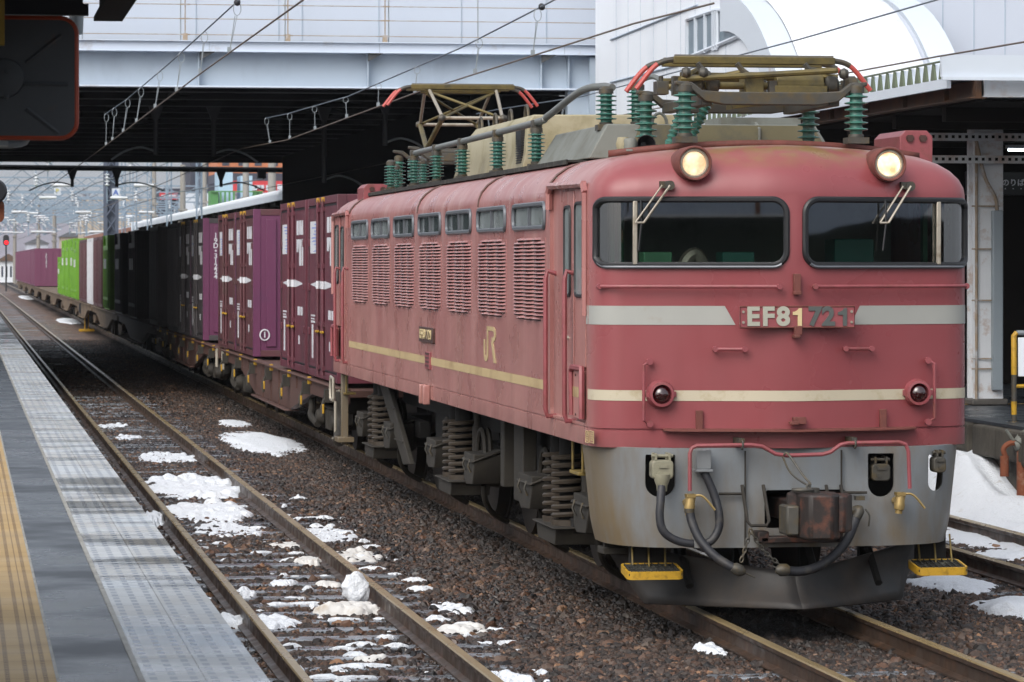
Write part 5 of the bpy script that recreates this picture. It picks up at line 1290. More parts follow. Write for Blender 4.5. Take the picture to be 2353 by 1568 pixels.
# circled one on the end of the third container
a = GY(608, 770, 55.4); h = MB((LX, 55.4, CZ)); h.tube([(a[0] + .075 * cos(t * pi / 12), 55.372, a[2] + .085 * sin(t * pi / 12)) for t in range(24)], .012, 5, closed=True); cm = h.build('circle_mark', WHITEP, c3)
text_mesh('circle_numeral', '1', .13, WHITEP, c3, face_mat((a[0] - LX, -.030, a[2] - CZ), (1, 0, 0), (0, 0, 1)), bold=.003)

# ------------------------------------------------------------------ footbridge over the tracks
BX0, BX1, BY0, BY1, BZ = -26.0, 12.35, 65.5, 108.0, 5.875
fb = empty('footbridge', (BX0, BY0, BZ), 'pale blue-grey steel station footbridge spanning all tracks, shade beneath coloured black', 'footbridge'); O = (BX0, BY0, BZ)
h = MB(O); h.box(BX0, BX1, BY0 + .25, BY1, BZ + .62, BZ + .74); h.build('deck_underside', UNDERSHADE, fb, smooth=False)
h = MB(O); h.box(BX0, BX1, BY0 - .02, BY0 + .02, BZ + .02, BZ + .70); h.box(BX0, BX1, BY0 - .0, BY0 + .30, BZ + .70, BZ + .72); gw = h.build('front_girder', STEELB, fb, smooth=False)
h = MB(O); h.box(BX0, BX1, BY0 - .22, BY0 + .22, BZ - .012, BZ + .02); h.build('bottom_flange', STEELL, gw, smooth=False)
h = MB(O); h.box(BX0, BX1 + .08, BY0 - .34, BY0 - .30, BZ + .665, BZ + .845); h.box(BX0, BX1 + .08, BY0 - .42, BY0 - .02, BZ + .845, BZ + .86); h.box(BX0, BX1 + .08, BY0 - .36, BY0 - .02, BZ + .655, BZ + .667); h.build('top_edge_beam', STEELL, gw, smooth=False)
for u in (-200, 455, 843, 1240, 1303, -900):
    x = GY(u, 170, BY0)[0]; h = MB(O); h.box(x - .012, x + .012, BY0 - .20, BY0 - .02, BZ + .02, BZ + .655); h.build('stiffener', STEELB, gw, smooth=False)
for u in (458, 843, 1240):
    x = GY(u, 130, BY0)[0]; h = MB(O); h.prism([(x, BZ + .655), (x + .28, BZ + .655), (x, BZ + .50)], 'y', BY0 - .30, BY0 - .10); h.build('gusset', UNDERL, gw, smooth=False)
h = MB(O)
for u in (478, 867, 1290): x = GY(u, 95, BY0)[0]; h.box(x - .006, x + .006, BY0 - .345, BY0 - .34, BZ + .67, BZ + .84)
h.build('beam_joints', STEELB, gw, smooth=False)
h = MB(O); h.box(BX0, BX1 + .1, BY0 + .55, BY0 + .62, BZ + .86, BZ + 3.6); pw = h.build('upper_wall', PANELW, fb, smooth=False)
h = MB(O)
for u in (60, 450, 640, 694, 870, 1060, 1255): x = GY(u, 40, BY0 + .55)[0]; h.box(x - .008, x + .008, BY0 + .535, BY0 + .55, BZ + .87, BZ + 3.6)
h.build('wall_joints', STEELB, pw, smooth=False)
h = MB(O); h.box(BX0, BX1, BY0 + .6, BY1, BZ + 3.3, BZ + 3.6); h.build('bridge_roof', PANELW, fb, smooth=False)
h = MB(O)
for u in (-60, 189, 415, 655, 893, 1098, 1378): x = GY(u, 40, BY0 - .2)[0]; h.tube([(x, BY0 - .2, BZ + .86), (x, BY0 - .2, BZ + 2.3)], .013, 6)
h.build('railing_posts', GALV, fb)
h = MB(O)
for u in (425, 661, 884, 1395):
    x = GY(u, 40, BY0 - .2)[0]; h.tube([(x, BY0 - .25, BZ + .86), (x, BY0 - .25, BZ + 2.0)], .013, 6)
    for z in (.98, 1.28, 1.55): h.box(x - .09, x + .09, BY0 - .27, BY0 - .24, BZ + z - .012, BZ + z + .012)
    h.box(x - .045, x + .045, BY0 - .29, BY0 - .21, BZ + .86, BZ + 1.0)
h.build('rusty_wire_brackets', RUSTY, fb)
h = MB(O)
for z in (.98, 1.28, 1.55): h.tube([(BX0, BY0 - .25, BZ + z), (BX1, BY0 - .25, BZ + z)], .008, 5)
h.build('guard_wires', RUSTY, fb)
h = MB(O)
for k in range(15):
    y = BY0 + 2.2 + k * 3.1; h.box(BX0, BX1, y - .08, y + .08, BZ + .02, BZ + .62)
h.build('cross_girders', UNDERSHADE, fb, smooth=False)
h = MB(O)
for k in range(15):
    y = BY0 + 2.2 + k * 3.1; h.box(BX0, BX1, y - .05, y + .05, BZ + .0, BZ + .02)
h.build('girder_flanges', UNDERL, fb, smooth=False)
h = MB(O); h.box(BX0, BX1, BY1, BY1 + .3, 5.665, BZ + 3.6); h.build('rear_girder', UNDERSHADE, fb, smooth=False)
h = MB(O)
for x in (1.0, 4.6, 8.4): h.box(x - .15, x + .15, BY0 + .3, BY1, BZ + .1, BZ + .60)
h.build('longitudinal_beams', UNDERSHADE, fb, smooth=False)
h = MB(O)
for y in (BY0 + 4, BY0 + 26, BY1 - 1.5):
    for x in (-1.0, 11.2): h.cyl((x, y, .88), (x, y, BZ + .02), .30, 18)
h.build('bridge_columns', UNDERSHADE, fb)
h = MB(O); h.box(11.6, 12.35, BY0 - .05, BY0 + .25, 3.2, BZ + .65); h.box(12.0, 12.35, BY0 - .25, BY0 - .05, BZ - .6, BZ + .62); h.build('end_post', STEELB, fb, smooth=False)
# stair house on the right platform; unseen block added left to stop side light
h = MB(); h.box(10.0, 17, 67.5, BY1 - .2, .87, BZ - .02); tag(h.build('under_bridge_block', UNDERSHADE, smooth=False), 'stair house under the bridge on the right platform, its shade coloured black', 'stair house')
h = MB(); h.box(-7, -1.6, 67.5, BY1 - .2, .90, BZ - .02); tag(h.build('under_bridge_block', UNDERSHADE, smooth=False), 'unseen dark block added under the bridge on the left platform to stop side light', 'stair house')
# overhead brackets hanging under the bridge
def drop_bracket(x, y, zt, zb, arm, label, grp='brackets holding the overhead wires'):
    o = empty('wire_bracket', (x, y, zt), label, 'wire bracket', grp); h = MB((x, y, zt))
    h.prism([(x - .17, zt), (x + .17, zt), (x + .05, zt - .34), (x - .05, zt - .34)], 'y', y - .08, y + .08); h.cyl((x, y, zt - .3), (x, y, zb), .055, 10); h.build('hanger', BRKT, o)
    h = MB((x, y, zt)); P_ = bez([(x, y, zb + .06), (x + arm * .35, y, zb + .15), (x + arm * .7, y, zb + .06), (x + arm, y, zb - .12)], 6); h.tube(P_, .022, 8); h.build('registration_arm', GALV, o)
for (u, v0, v1, arm, lab) in ((358, 280, 355, -.95, 'hanger bracket under the bridge beside the left track, arm to the left'), (491, 280, 360, .95, 'pale hanger bracket under the bridge between the two wire runs'), (885, 262, 335, .9, 'hanger bracket in the dark above the container train'), (745, 392, 420, .9, 'short hanger bracket deep under the bridge')):
    a = GY(u, v0, 74 if u < 800 else 70); b_ = GY(u, v1, 74 if u < 800 else 70)
    drop_bracket(a[0], a[1], BZ + .05, b_[2], arm, lab)
gb = empty('wire_gantry', (-1.5, 109.6, 5.45), 'dark round gantry beam just beyond the footbridge with three hanger brackets', 'gantry')
h = MB((-1.5, 109.6, 5.45)); za = GY(300, 384, 109.6)[2]
h.cyl((-4, 109.6, za), (10.4, 109.6, za - .08), .085, 12); h.cyl((-1.3, 109.6, .9), (-1.3, 109.6, za), .12, 12); h.cyl((10.3, 109.6, .9), (10.3, 109.6, za), .12, 12); h.build('gantry_beam', BRKT, gb)
for (u, arm, lab) in ((166, -1.35, 'black hanger bracket on the gantry beam, first from the left'), (268, 1.5, 'black hanger bracket on the gantry beam above the dark tall column'), (508, 1.4, 'black hanger bracket on the gantry beam before the red sign')):
    a = GY(u, 390, 109.6); drop_bracket(a[0], 109.6, za - .08, GY(u, 430, 109.6)[2], arm, lab)
h = MB(); a = GY(601, 405, 109.6); h.box(a[0] - .13, a[0] + .13, 109.4, 109.8, a[2] - .08, a[2] + .22); tag(h.build('junction_box', BRKT, bevel=.01), 'small black box fixed on the gantry beam before the red sign', 'junction box')
# ------------------------------------------------------------------ overhead wires
def line(name, label, con, mes, drops, x_mes=None):
    """con, mes: lists of 3-D points; drops: list of parameters 0..1"""
    o = empty(name, con[0], label, 'overhead wire', 'overhead wires above the tracks'); off = con[0]
    h = MB(off); h.tube(con, .009, 6); h.build('contact_wire', WIREL, o)
    h = MB(off); h.tube(mes, .009, 6); h.build('messenger_wire', WIRE, o)
    def at(P, y):
        for a, b_ in zip(P, P[1:]):
            lo, hi = min(a[1], b_[1]), max(a[1], b_[1])
            if lo <= y <= hi: t = (y - a[1]) / (b_[1] - a[1]); return Vector(a).lerp(Vector(b_), t)
    for y in drops:
        a, b_ = at(con, y), at(mes, y)
        if a is None or b_ is None: continue
        h = MB(off); h.tube([a, a.lerp(b_, .72)], .005, 5)
        top = a.lerp(b_, .84); rr = (b_ - a).length * .15; rr = min(rr, .12)
        t_ = b_ - Vector((0, 0, 2 * rr * .9)); h.tube([a, t_], .004, 5)
        h.tube([t_ + Vector((.04 * sin(q * pi / 5), 0, rr * .9 * (1 - cos(q * pi / 5)))) for q in range(10)], .0045, 5, closed=True)
        h.box(a.x - .02, a.x + .02, a.y - .02, a.y + .02, a.z, a.z + .06); h.build('dropper', GALV, o)
X1, X2, X3 = 2.66, 5.9, 9.29
c1 = [GX(697, 0, 2.75), GX(460, 170, 2.78), GX(240, 337, 2.60), (2.4, 109, 4.62), (2.66, 160, 4.75), (2.66, 420, 4.8)]
m1 = [GX(640, -75, 2.9), GX(545, 4, 2.85), GX(390, 145, 2.80), GX(290, 230, 2.72), GX(240, 264, 2.60)]
line('overhead_wire', 'wire pair with droppers above the empty left track', c1, m1, [GX(u, 0, X)[1] for u, X in ((545, 2.85), (464, 2.8), (415, 2.8), (367, 2.78), (324, 2.75), (293, 2.72), (262, 2.65), (243, 2.6))])
c2_ = [GX(1640, 8, 6.1), GX(1455, 55, 6.0), GX(1040, 187, 5.85), GX(985, 203, 5.82), GX(660, 322, 5.6), GX(555, 342, 5.5), (5.7, 109, 4.75), (5.88, 170, 4.8), (5.88, 420, 4.9)]
m2_ = [GX(1290, -8, 6.0), GX(1060, 110, 5.9), GX(800, 222, 5.7), GX(660, 262, 5.6), GX(610, 272, 5.5)]
line('overhead_wire', 'wire pair running over the locomotive to its raised rear pantograph', c2_, m2_, [GX(u, 0, X)[1] for u, X in ((1240, 6.), (1097, 5.9), (953, 5.8), (876, 5.8), (795, 5.7), (723, 5.65), (665, 5.6), (612, 5.5))])
c3_ = [GX(2353, 97, 9.3), GX(2156, 130, 9.3), GX(1600, 232, 9.3), GX(1300, 290, 9.2), (9.2, 109, 4.8)]
m3_ = [GX(2160, -2, 9.5), GX(1840, 90, 9.4), GX(1500, 180, 9.3), GX(1338, 222, 9.3), GX(1143, 252, 9.2), GX(1095, 262, 9.1)]
line('overhead_wire', 'wire pair above the snowy right track', c3_, m3_, [GX(u, 0, 9.3)[1] for u in (1300, 1140)])
for (u, x, lab) in ((545, 2.85, 'white round wire insulator above the left track'), (1245, 6.0, 'white round wire insulator above the container train')):
    a = GX(u, 6 if u < 1000 else 16, x); h = MB(); h.lathe([(.01, -.05), (.032, -.03), (.018, -.015), (.036, 0), (.018, .015), (.032, .03), (.01, .05)], a, (0, 1, .3), 12); tag(h.build('wire_insulator', BRKT), lab, 'insulator')
# ------------------------------------------------------------------ white station building with the snow-covered vault
WXX = 11.95
sb_ = empty('station_building', (WXX, 50, .87), 'tall white panelled station building with an arched snow-covered vault', 'building'); O = (WXX, 50, .87)
K = WXX / 14.0
ycen, R0, zcen = 62.2 * K, 6.75 * K, EYE + (.70 - EYE) * K
yap = ycen
def arcp(R_, a0=0., a1=1.15, n=18): return [(ycen - R_ * sin(a0 + (a1 - a0) * k / n), zcen + R_ * cos(a0 + (a1 - a0) * k / n)) for k in range(n + 1)]
wallp = [(64.4, .87), (64.4, 9.5), (yap, 9.5)] + arcp(R0 - .02) + [(arcp(R0)[-1][0], .87)]
h = MB(O); h.prism(wallp, 'x', WXX, WXX + .3); wl_ = h.build('side_wall', BWALL, sb_, smooth=False)
h = MB(O)
for k in range(9):
    y = 62.3 - k * 1.15
    if y > yap - 1.4: h.box(WXX - .004, WXX, y - .008, y + .008, .9, min(9.4, (zcen + sqrt(max(.1, R0 ** 2 - (y - ycen) ** 2)) - .4) if y < yap else 9.4))
h.build('panel_joints', STEELB, wl_, smooth=False)
h = MB(O); P_ = [GX(1405, 92, WXX), GX(1605, 12, WXX)]; Q_ = [GX(1405, 190, WXX), GX(1560, 150, WXX)]
for a, b_ in (P_, Q_): h.tube([(WXX - .02, a[1], a[2]), (WXX - .02, b_[1], b_[2])], .018, 5)
h.build('wall_flashing', STEELB, wl_)
# windows under the arch
wz0 = GX(1590, 132, WXX)[2]; y1_ = GX(1583, 60, WXX)[1]; y2_ = GX(1706, 60, WXX)[1]
ym_ = GX(1648, 60, WXX)[1]; ztw = GX(1648, 24, WXX)[2]
pts = [(y1_, wz0), (y2_ - .02, wz0 + .12)]
for k in range(8):
    t = k / 7; y = y2_ + (ym_ - y2_) * t; pts.append((y, wz0 + .25 + (ztw - wz0 - .25) * sin(t * pi / 2) ** .9))
pts.append((y1_, ztw))
h = MB(O); h.prism(pts, 'x', WXX - .012, WXX - .004); gw2 = h.build('arched_window', BGLASS, sb_, smooth=False)
h = MB(O)
for u in (1583, 1603, 1625, 1644, 1650):
    y = GX(u, 60, WXX)[1]; ztop = ztw; w_ = .05 if u > 1640 else .03
    h.box(WXX - .06, WXX - .012, y - w_, y + w_, wz0, ztop)
ring_ = [(WXX - .03, p[0], p[1]) for p in pts]; h.tube(ring_, .035, 6, closed=True); h.build('window_frame', BRIB, gw2)
h = MB(O)   # lower quarter pane frame right of the mullion
ypl = GX(1655, 60, WXX)[1]; h.tube([(WXX - .04, ypl, wz0 + .03), (WXX - .04, ypl, wz0 + .62)] + [(WXX - .04, ypl + (y2_ - ypl) * k / 6, wz0 + .62 - .55 * (k / 6) ** 2.2) for k in range(1, 7)], .03, 6); h.build('window_bar', BRIB, gw2)
def rib(x0, x1, name):
    h = MB(O); a = arcp(R0 + .02); b_ = arcp(R0 - .55); n_ = len(a)
    h.prism(a + b_[::-1], 'x', x0, x1); return h.build(name, BRIB, sb_, ang=20)
rib(WXX - .10, WXX + .30, 'arch_rib'); XV = 14.25
rib(XV, XV + .45, 'arch_rib')
h = MB(O); A_ = arcp(R0 - .06, 0, 1.2, 24); h.grid([[(x, p[0], p[1]) for p in A_] for x in (WXX + .3, XV)]); h.build('vault_shell', BWALL2, sb_)
h = MB(O); rows = []
for i in range(13):
    row = []
    for k in range(25):
        a = 1.12 * k / 24; x = WXX + .30 + (XV - .12 - WXX - .30) * i / 12; t = .06 + .035 * mnoise.noise((x * 1.3, a * 5, 2.)) - (.05 if i in (0, 12) else 0) + .03 * sin(a * 3)
        row.append((x, ycen - (R0 + t) * sin(a), zcen + (R0 + t) * cos(a)))
    rows.append(row)
h.grid(rows); h.build('vault_snow', SNOW, sb_)
h = MB(O); h.box(XV + .45, 32, yap - 1.5, yap + 8, .87, 11); w2 = h.build('rear_wall', BWALL2, sb_, smooth=False)
h = MB(O)
for k in range(32): x = XV + .8 + k * .5; h.box(x - .008, x + .008, yap - 1.506, yap - 1.5, 4, 11)
h.build('panel_joints', STEELB, w2, smooth=False)
h = MB(O); a = GY(1990, 160, 50); h.box(a[0] - 1.2, a[0] + 4, 49.2, 50.4, 4.8, 5.05); h.build('lower_roof', CANW, sb_, smooth=False)
h = MB(O); h.box(a[0] - 1.25, a[0] + 1.6, 49.1, 50.4, 5.05, 5.14); h.build('roof_snow', SNOW, sb_, bevel=.04)
# ------------------------------------------------------------------ canopy of the right platform
cn = empty('platform_canopy', (11.87, 40, .87), 'right platform canopy with folded-plate roof, rusty beams and white fascia', 'canopy'); O = (11.87, 40, .87)
h = MB(O); pitch = .30; n_ = int((47.5 - 34.0) / pitch); ze = 4.43; P_ = []
for k in range(n_): y = 34.05 + k * pitch; P_ += [(y, ze), (y + .07, ze), (y + pitch * .5 - .02, ze + .165), (y + pitch * .5 + .02, ze + .165), (y + pitch - .07, ze)]
P_.append((34.05 + n_ * pitch, ze))
h.grid([[(9.98, y, z) for y, z in P_], [(17, y, z + .25) for y, z in P_]]); h.build('folded_roof', CANW, cn, smooth=False, solid=.012)
h = MB(O)
for k in range(n_):
    y = 34.05 + k * pitch; h.prism([(y + .065, ze), (y + pitch - .065, ze), (y + pitch * .5 + .018, ze + .168), (y + pitch * .5 - .018, ze + .168)], 'x', 9.955, 9.978)
h.build('roof_end_closers', CANGR, cn, smooth=False)
h = MB(O); h.tube([(9.96, 33.9, ze + .18), (9.96, 47.6, ze + .18)], .012, 5); h.build('snow_guard_wire', CANGR, cn)
h = MB(O); h.box(9.955, 10.0, 33.98, 47.6, ze - .105, ze - .004); h.build('eave_fascia', CANW, cn, smooth=False)
h = MB(O); h.box(10.27, 10.33, 34.0, 47.6, 4.238, ze - .02); h.box(10.21, 10.39, 34.0, 47.6, 4.225, 4.24); h.build('eave_beam', CANR, cn, smooth=False)
h = MB(O)
for k in range(8): y = 35.0 + k * 1.6; h.box(10.22, 10.275, y - .02, y + .02, 4.24, ze - .02)
h.build('beam_stiffener', CANR, cn, smooth=False)
h = MB(O); h.box(10.36, 22, 34.0, 34.05, 4.25, 4.425); h.box(10.34, 22, 33.95, 34.1, 4.236, 4.25); h.build('end_beam', CANWR, cn, smooth=False)
h = MB(O); a = GY(2163, 130, 33.8); h.box(a[0], 22, 33.78, 33.84, 4.432, 4.655); h.box(a[0] - .0, 22, 33.74, 33.80, 4.395, 4.430); h.build('end_fascia', CANW, cn, smooth=False)
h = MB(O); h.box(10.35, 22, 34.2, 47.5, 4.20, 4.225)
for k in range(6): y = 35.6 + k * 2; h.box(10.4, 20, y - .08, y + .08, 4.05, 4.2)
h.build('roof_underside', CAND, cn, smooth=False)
h = MB(O); h.box(11.75, 12.0, 38.85, 39.05, .87, 4.2); h.box(11.70, 12.05, 38.80, 38.85, .87, 4.2); h.box(11.70, 12.05, 39.05, 39.10, .87, 4.2); co = h.build('canopy_column', COLW, cn, bevel=.006)
h = MB(O); h.box(11.90, 12.02, 38.70, 38.80, 1.05, 3.15); h.build('cable_duct', COLG, co, bevel=.01)
h = MB(O); h.tube([(11.72, 38.78, .9), (11.72, 38.78, 3.9)], .018, 6); h.tube(bez([(11.70, 38.75, 4.0), (11.80, 38.72, 3.55), (11.93, 38.72, 3.3), (11.96, 38.74, 3.14)], 5), .022, 6)
for z in (1.3, 1.42, 2.1, 2.7, 3.2): h.box(11.66, 12.0, 38.765, 38.775, z - .008, z + .008)
h.build('conduit', RUSTY, co)
h = MB(O); h.box(11.66, 12.1, 38.75, 39.15, .872, .95); h.build('column_base', CONCT, co, bevel=.02)
h = MB(O)
for z, x0 in ((3.74, 10.9), (4.0, 10.7)):
    y = 38.6; h.box(x0, 20, y - .02, y + .02, z - .045, z + .045)
h.build('perforated_conduit', CANWR, cn, smooth=False)
h = MB(O)
for z, x0 in ((3.74, 10.9), (4.0, 10.7)):
    for k in range(40): x = x0 + .2 + k * .08; h.box(x - .017, x + .017, 38.575, 38.582, z - .015, z + .02)
h.build('conduit_holes', CAND, cn, smooth=False)
for k, (u, v) in enumerate(((2152, 297), (2400, 345), (2060, 268))):
    a = GY(u, v, 41.5 + k * .8); o = empty('tube_lamp', (a[0], a[1], a[2]), ('lit tube lamp under the right canopy behind the red roof box', 'lit tube lamp under the right canopy right of the white column', 'lit tube lamp under the right canopy above the pantograph')[k], 'lamp', 'tube lamps under the right canopy')
    h = MB(a); h.box(a[0] - .5, a[0] + .55, a[1] - .06, a[1] + .06, a[2] + .015, a[2] + .06); h.build('lamp_housing', CANW, o, bevel=.006)
    h = MB(a); h.cyl((a[0] - .48, a[1], a[2]), (a[0] + .5, a[1], a[2]), .018, 10); h.build('lamp_tube', emis('tube_glow', 'eefcff', 6.) if 'tube' not in MATS else MATS['tube'], o)
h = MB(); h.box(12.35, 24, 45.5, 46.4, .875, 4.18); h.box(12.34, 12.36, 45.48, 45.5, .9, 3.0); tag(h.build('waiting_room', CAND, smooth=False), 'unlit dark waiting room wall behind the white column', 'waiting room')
a = GY(2283, 405, 43.0); b_ = GY(2353, 438, 43.0)
sg = empty('platform_sign', (a[0], 43, a[2]), 'black hanging platform sign with white Japanese lettering', 'sign'); O2 = (a[0], 43, a[2])
h = MB(O2); h.box(a[0] - .35, b_[0] + 1.0, 43, 43.12, b_[2] - .06, a[2] + .06); h.build('sign_board', mat('sign_black', '121212', .4), sg, bevel=.01)
for i, ch in enumerate('線のりば'):
    q = GY(2293 + i * 17.5, 421, 43.0); text_mesh('sign_lettering', ch, .098, WHITEP, sg, Matrix.Translation((-O2[0], -O2[1], -O2[2])) @ face_mat((q[0], 42.993, q[2]), (1, 0, 0), (0, 0, 1)), bold=.002)
h = MB(O2)
for i in range(4): q = GY(2292 + i * 18, 434, 43.0); h.cyl((q[0], 42.99, q[2]), (q[0], 43, q[2]), .008, 6)
h.build('sign_dots', WHITEP, sg)
# yellow barrier and old valve gear at the platform edge
a = GZ(2330, 966, .872); bx, by = a[0], a[1]
yb_ = empty('platform_barrier', (bx, by, .872), 'yellow and black tube barrier with a white board at the platform edge', 'barrier'); O2 = (bx, by, .872)
z1_ = GY(2330, 765, by)[2]
h = MB(O2); h.cyl((bx, by, .872), (bx, by, .872 + (z1_ - .872) * .52), .028, 10); h.build('post_lower', IRON, yb_)
h = MB(O2); h.tube([(bx, by, .872 + (z1_ - .872) * .52), (bx, by, z1_ - .03), (bx + .03, by, z1_)], .030, 10); h.cyl((bx, by, .872 + .06), (bx, by, .872 + .2), .0295, 10); h.tube([(bx, by, .872 + .36), (bx + 1.4, by, .872 + .36)], .02, 8); h.build('post_upper', YELLOW, yb_)
h = MB(O2); h.tube([(bx + .03, by, z1_), (bx + 1.5, by, z1_)], .028, 10); h.cyl((bx + 1.5, by, .872), (bx + 1.5, by, z1_), .028, 10); h.build('top_rail', GALV, yb_)
h = MB(O2); h.box(bx + .045, bx + 1.4, by - .01, by + .01, .872 + (z1_ - .872) * .5, z1_ - .05); h.build('barrier_board', BWALL, yb_, bevel=.004)
a = GY(2350, 1130, 33.5); bx = a[0]
vg = empty('old_valve', (bx, 33.5, 0), 'rusty pipe stubs and valve standing in the snow by the platform wall', 'valve gear'); O2 = (bx, 33.5, 0)
def V(u, v, y=33.5): return GY(u, v, y)
h = MB(O2); h.tube([V(2308, 1095), V(2308, 1048)], .045, 10); h.tube(bez([V(2310, 1050), V(2306, 1032), V(2318, 1020), V(2336, 1018)], 4), .028, 8); h.tube([V(2352, 1150), V(2352, 1030)], .07, 10); h.tube([V(2342, 1130), V(2340, 1060)], .018, 6); h.build('pipe_stub', RUSTP, vg)
h = MB(O2); h.tube([V(2312, 988), V(2335, 1022)], .016, 6); h.lathe([(.03, -.08), (.07, -.06), (.07, .03), (.04, .09)], V(2350, 1008), (.6, 0, .8), 10); h.lathe([(.05, -.03), (.06, 0), (.05, .03)], V(2338, 1024), (1, 0, .3), 10); h.build('valve_wheel', ROOFG, vg)
# ------------------------------------------------------------------ things hanging over the left platform
cl = empty('platform_roof', (-2, 10, 3.6), 'dark roof edge over the left platform with a beam end', 'roof'); O2 = (-2, 10, 3.6)
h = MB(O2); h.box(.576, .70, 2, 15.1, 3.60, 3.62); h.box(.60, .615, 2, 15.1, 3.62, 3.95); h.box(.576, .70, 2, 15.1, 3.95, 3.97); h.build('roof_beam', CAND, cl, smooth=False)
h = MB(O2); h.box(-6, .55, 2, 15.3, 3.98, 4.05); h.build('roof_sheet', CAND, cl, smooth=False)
y_ = 14.9
h = MB(O2); q0, q1 = GY(-60, 22, y_), GY(203, 26, y_); h.box(q0[0], q1[0], y_ - .03, y_ + .03, q1[2] - .02, q1[2] + .03); q0, q1 = GY(-60, 4, y_), GY(190, 8, y_); h.box(q0[0], q1[0], y_ - .03, y_ + .3, q1[2] - .005, q1[2] + .2)
h.box(.40, .46, y_, y_ + .1, 3.66, 3.98); h.build('cross_bar', BRKT, cl, smooth=False)
h = MB(O2); a, b_ = GY(175, 25, 15.4), GY(178, 80, 15.4); h.cyl(a, b_, .035, 12, r2=.024); h.build('drain_pipe', GALV, cl)
y_ = 14.6; a, b_ = GY(-70, 42, y_), GY(174, 316, y_); w_ = b_[0] - a[0]
ms = empty('platform_monitor', ((a[0] + b_[0]) / 2, y_, b_[2]), 'big square dark grey sign back with a worn orange rim above the platform', 'sign back'); O2 = tuple(ms.location)
h = MB(O2); pr = rrect(a[0], b_[0], b_[2], a[2], .065, 7); h.prism(pr, 'y', y_ - .012, y_ + .03); h.build('back_panel', MIRB, ms)
h = MB(O2); h.tube([(x, y_, z) for x, z in pr], .014, 8, closed=True); h.build('orange_rim', ORRIM, ms)
h = MB(O2); cx, cz = GY(10, 180, y_)[0], GY(10, 180, y_)[2]
for (u0, v0, u1, v1) in ((60, 145, 140, 82), (55, 192, 155, 195), (62, 250, 135, 312 - 5)):
    p_, q_ = GY(u0, v0, y_), GY(u1, v1, y_); h.tube([(p_[0], y_ - .012, p_[2]), (q_[0], y_ - .012, q_[2])], .010, 6)
h.lathe([(.085, 0), (.08, .01), (.07, .014)], (cx, y_ - .012, cz), (0, -1, 0), 24)
for v in (165, 223): p_ = GY(15, v, y_); h.lathe([(.012, 0), (.012, .012), (.004, .016)], (p_[0], y_ - .02, p_[2]), (0, -1, 0), 8)
h.build('pressed_ribs', MIRB, ms)
h = MB(O2); p_ = GY(28, 330, y_ + .2); q_ = GY(-40, 330, y_ + .2); h.cyl((q_[0], y_ + .2, p_[2]), (p_[0], y_ + .2, p_[2]), .022, 10); h.tube(bez([(p_[0], y_ + .2, p_[2]), (p_[0] + .05, y_ + .2, p_[2] + .01), (p_[0] + .06, y_ + .2, p_[2] + .05)], 3), .020, 8); h.box(a[0], p_[0] - .02, y_ + .05, y_ + .2, p_[2] - .015, p_[2] + .04); h.build('mounting_tube', GALV, ms)
h = MB(O2); p_ = GY(4, 50, y_ - .1); h.box(p_[0] - .05, p_[0] + .012, y_ - .12, y_ - .06, p_[2] - .1, 4.0); h.build('mounting_post', mat('post_ochre', '8d7426', .5), ms, bevel=.004)
y_ = 17.0; a = GY(10, 470, y_)
h = MB(); h.prism(rrect(a[0] - .5, a[0], GY(0, 512, y_)[2], GY(0, 458, y_)[2], .03, 5), 'y', y_, y_ + .04); pl_ = h.build('hanging_plate', RUSTP, None); tag(pl_, 'small rusty plate with a dark disc at the left edge over the platform', 'plate')
h = MB(); h.lathe([(.06, 0), (.06, .03), (.05, .05)], (GY(-12, 440, y_)[0], y_, GY(2, 440, y_)[2]), (0, -1, 0), 20); d_ = h.build('dark_disc', BRKT, pl_)

# stairway girders added behind the camera, height set to mirror in the windscreen
st_ = empty('reflection_stair', (-7, -14, .89), 'pale riveted steel stair girder added unseen behind the viewer, set to mirror in the windscreen', 'stairway'); O2 = (-7, -14, .89)
h = MB(O2); h.box(-22, 1.0, -14.3, -14.0, 3.42, 4.7); h.box(-22, -4, -13.95, -13.9, .9, 1.6); h.prism([(20, 1.2), (20, 1.9), (46, 4.8), (46, 4.0)], 'y', -14.3, -14.0); h.box(18, 60, -14.3, -14.1, 3.9, 5.0)
for x in (24.5, 27.5, 36): h.box(x, x + .8, -14.4, -14.3, .9, 4.2)
h.build('stair_girder', PANELW, st_, smooth=False)
h = MB(O2)
for x in (-15, -9.5, -6, -3.4): h.box(x, x + .22, -13.99, -13.95, 3.42, 4.7)
h.build('rust_streaks', RUSTP, st_, smooth=False)
h = MB(O2); h.box(-22, 1, -30, -14.4, .9, 3.4); h.box(20, 60, -30, -15, .9, 3.6); h.build('stair_wall', CAND, st_, smooth=False)

# ------------------------------------------------------------------ beyond the bridge
fc = empty('far_canopy', (11.5, 112, .87), 'long white-roofed platform canopy running away beyond the footbridge', 'canopy'); O2 = (11.5, 112, .87)
h = MB(O2); h.prism([(10.35, 4.72), (14.5, 5.35), (14.5, 5.28), (10.35, 4.62)], 'y', 108.6, 205); h.box(10.28, 10.36, 108.6, 205, 4.56, 4.76); h.build('canopy_roof', CANW, fc, smooth=False)
h = MB(O2); h.cyl((10.45, 108.6, 4.80), (10.45, 205, 4.80), .13, 12); h.build('roof_edge_snow', SNOW, fc)
h = MB(O2); h.box(10.5, 14.5, 108.6, 205, 4.45, 4.6)
for k in range(24): y = 110 + k * 4; h.box(10.33, 11.5, y - .06, y + .06, 4.40, 4.60)
h.build('roof_joists', CAND, fc, smooth=False)
h = MB(O2)
for k in range(12): y = 112 + k * 8; h.box(11.4, 11.6, y - .1, y + .1, .87, 4.5)
h.build('canopy_posts', UNDERL, fc, smooth=False)
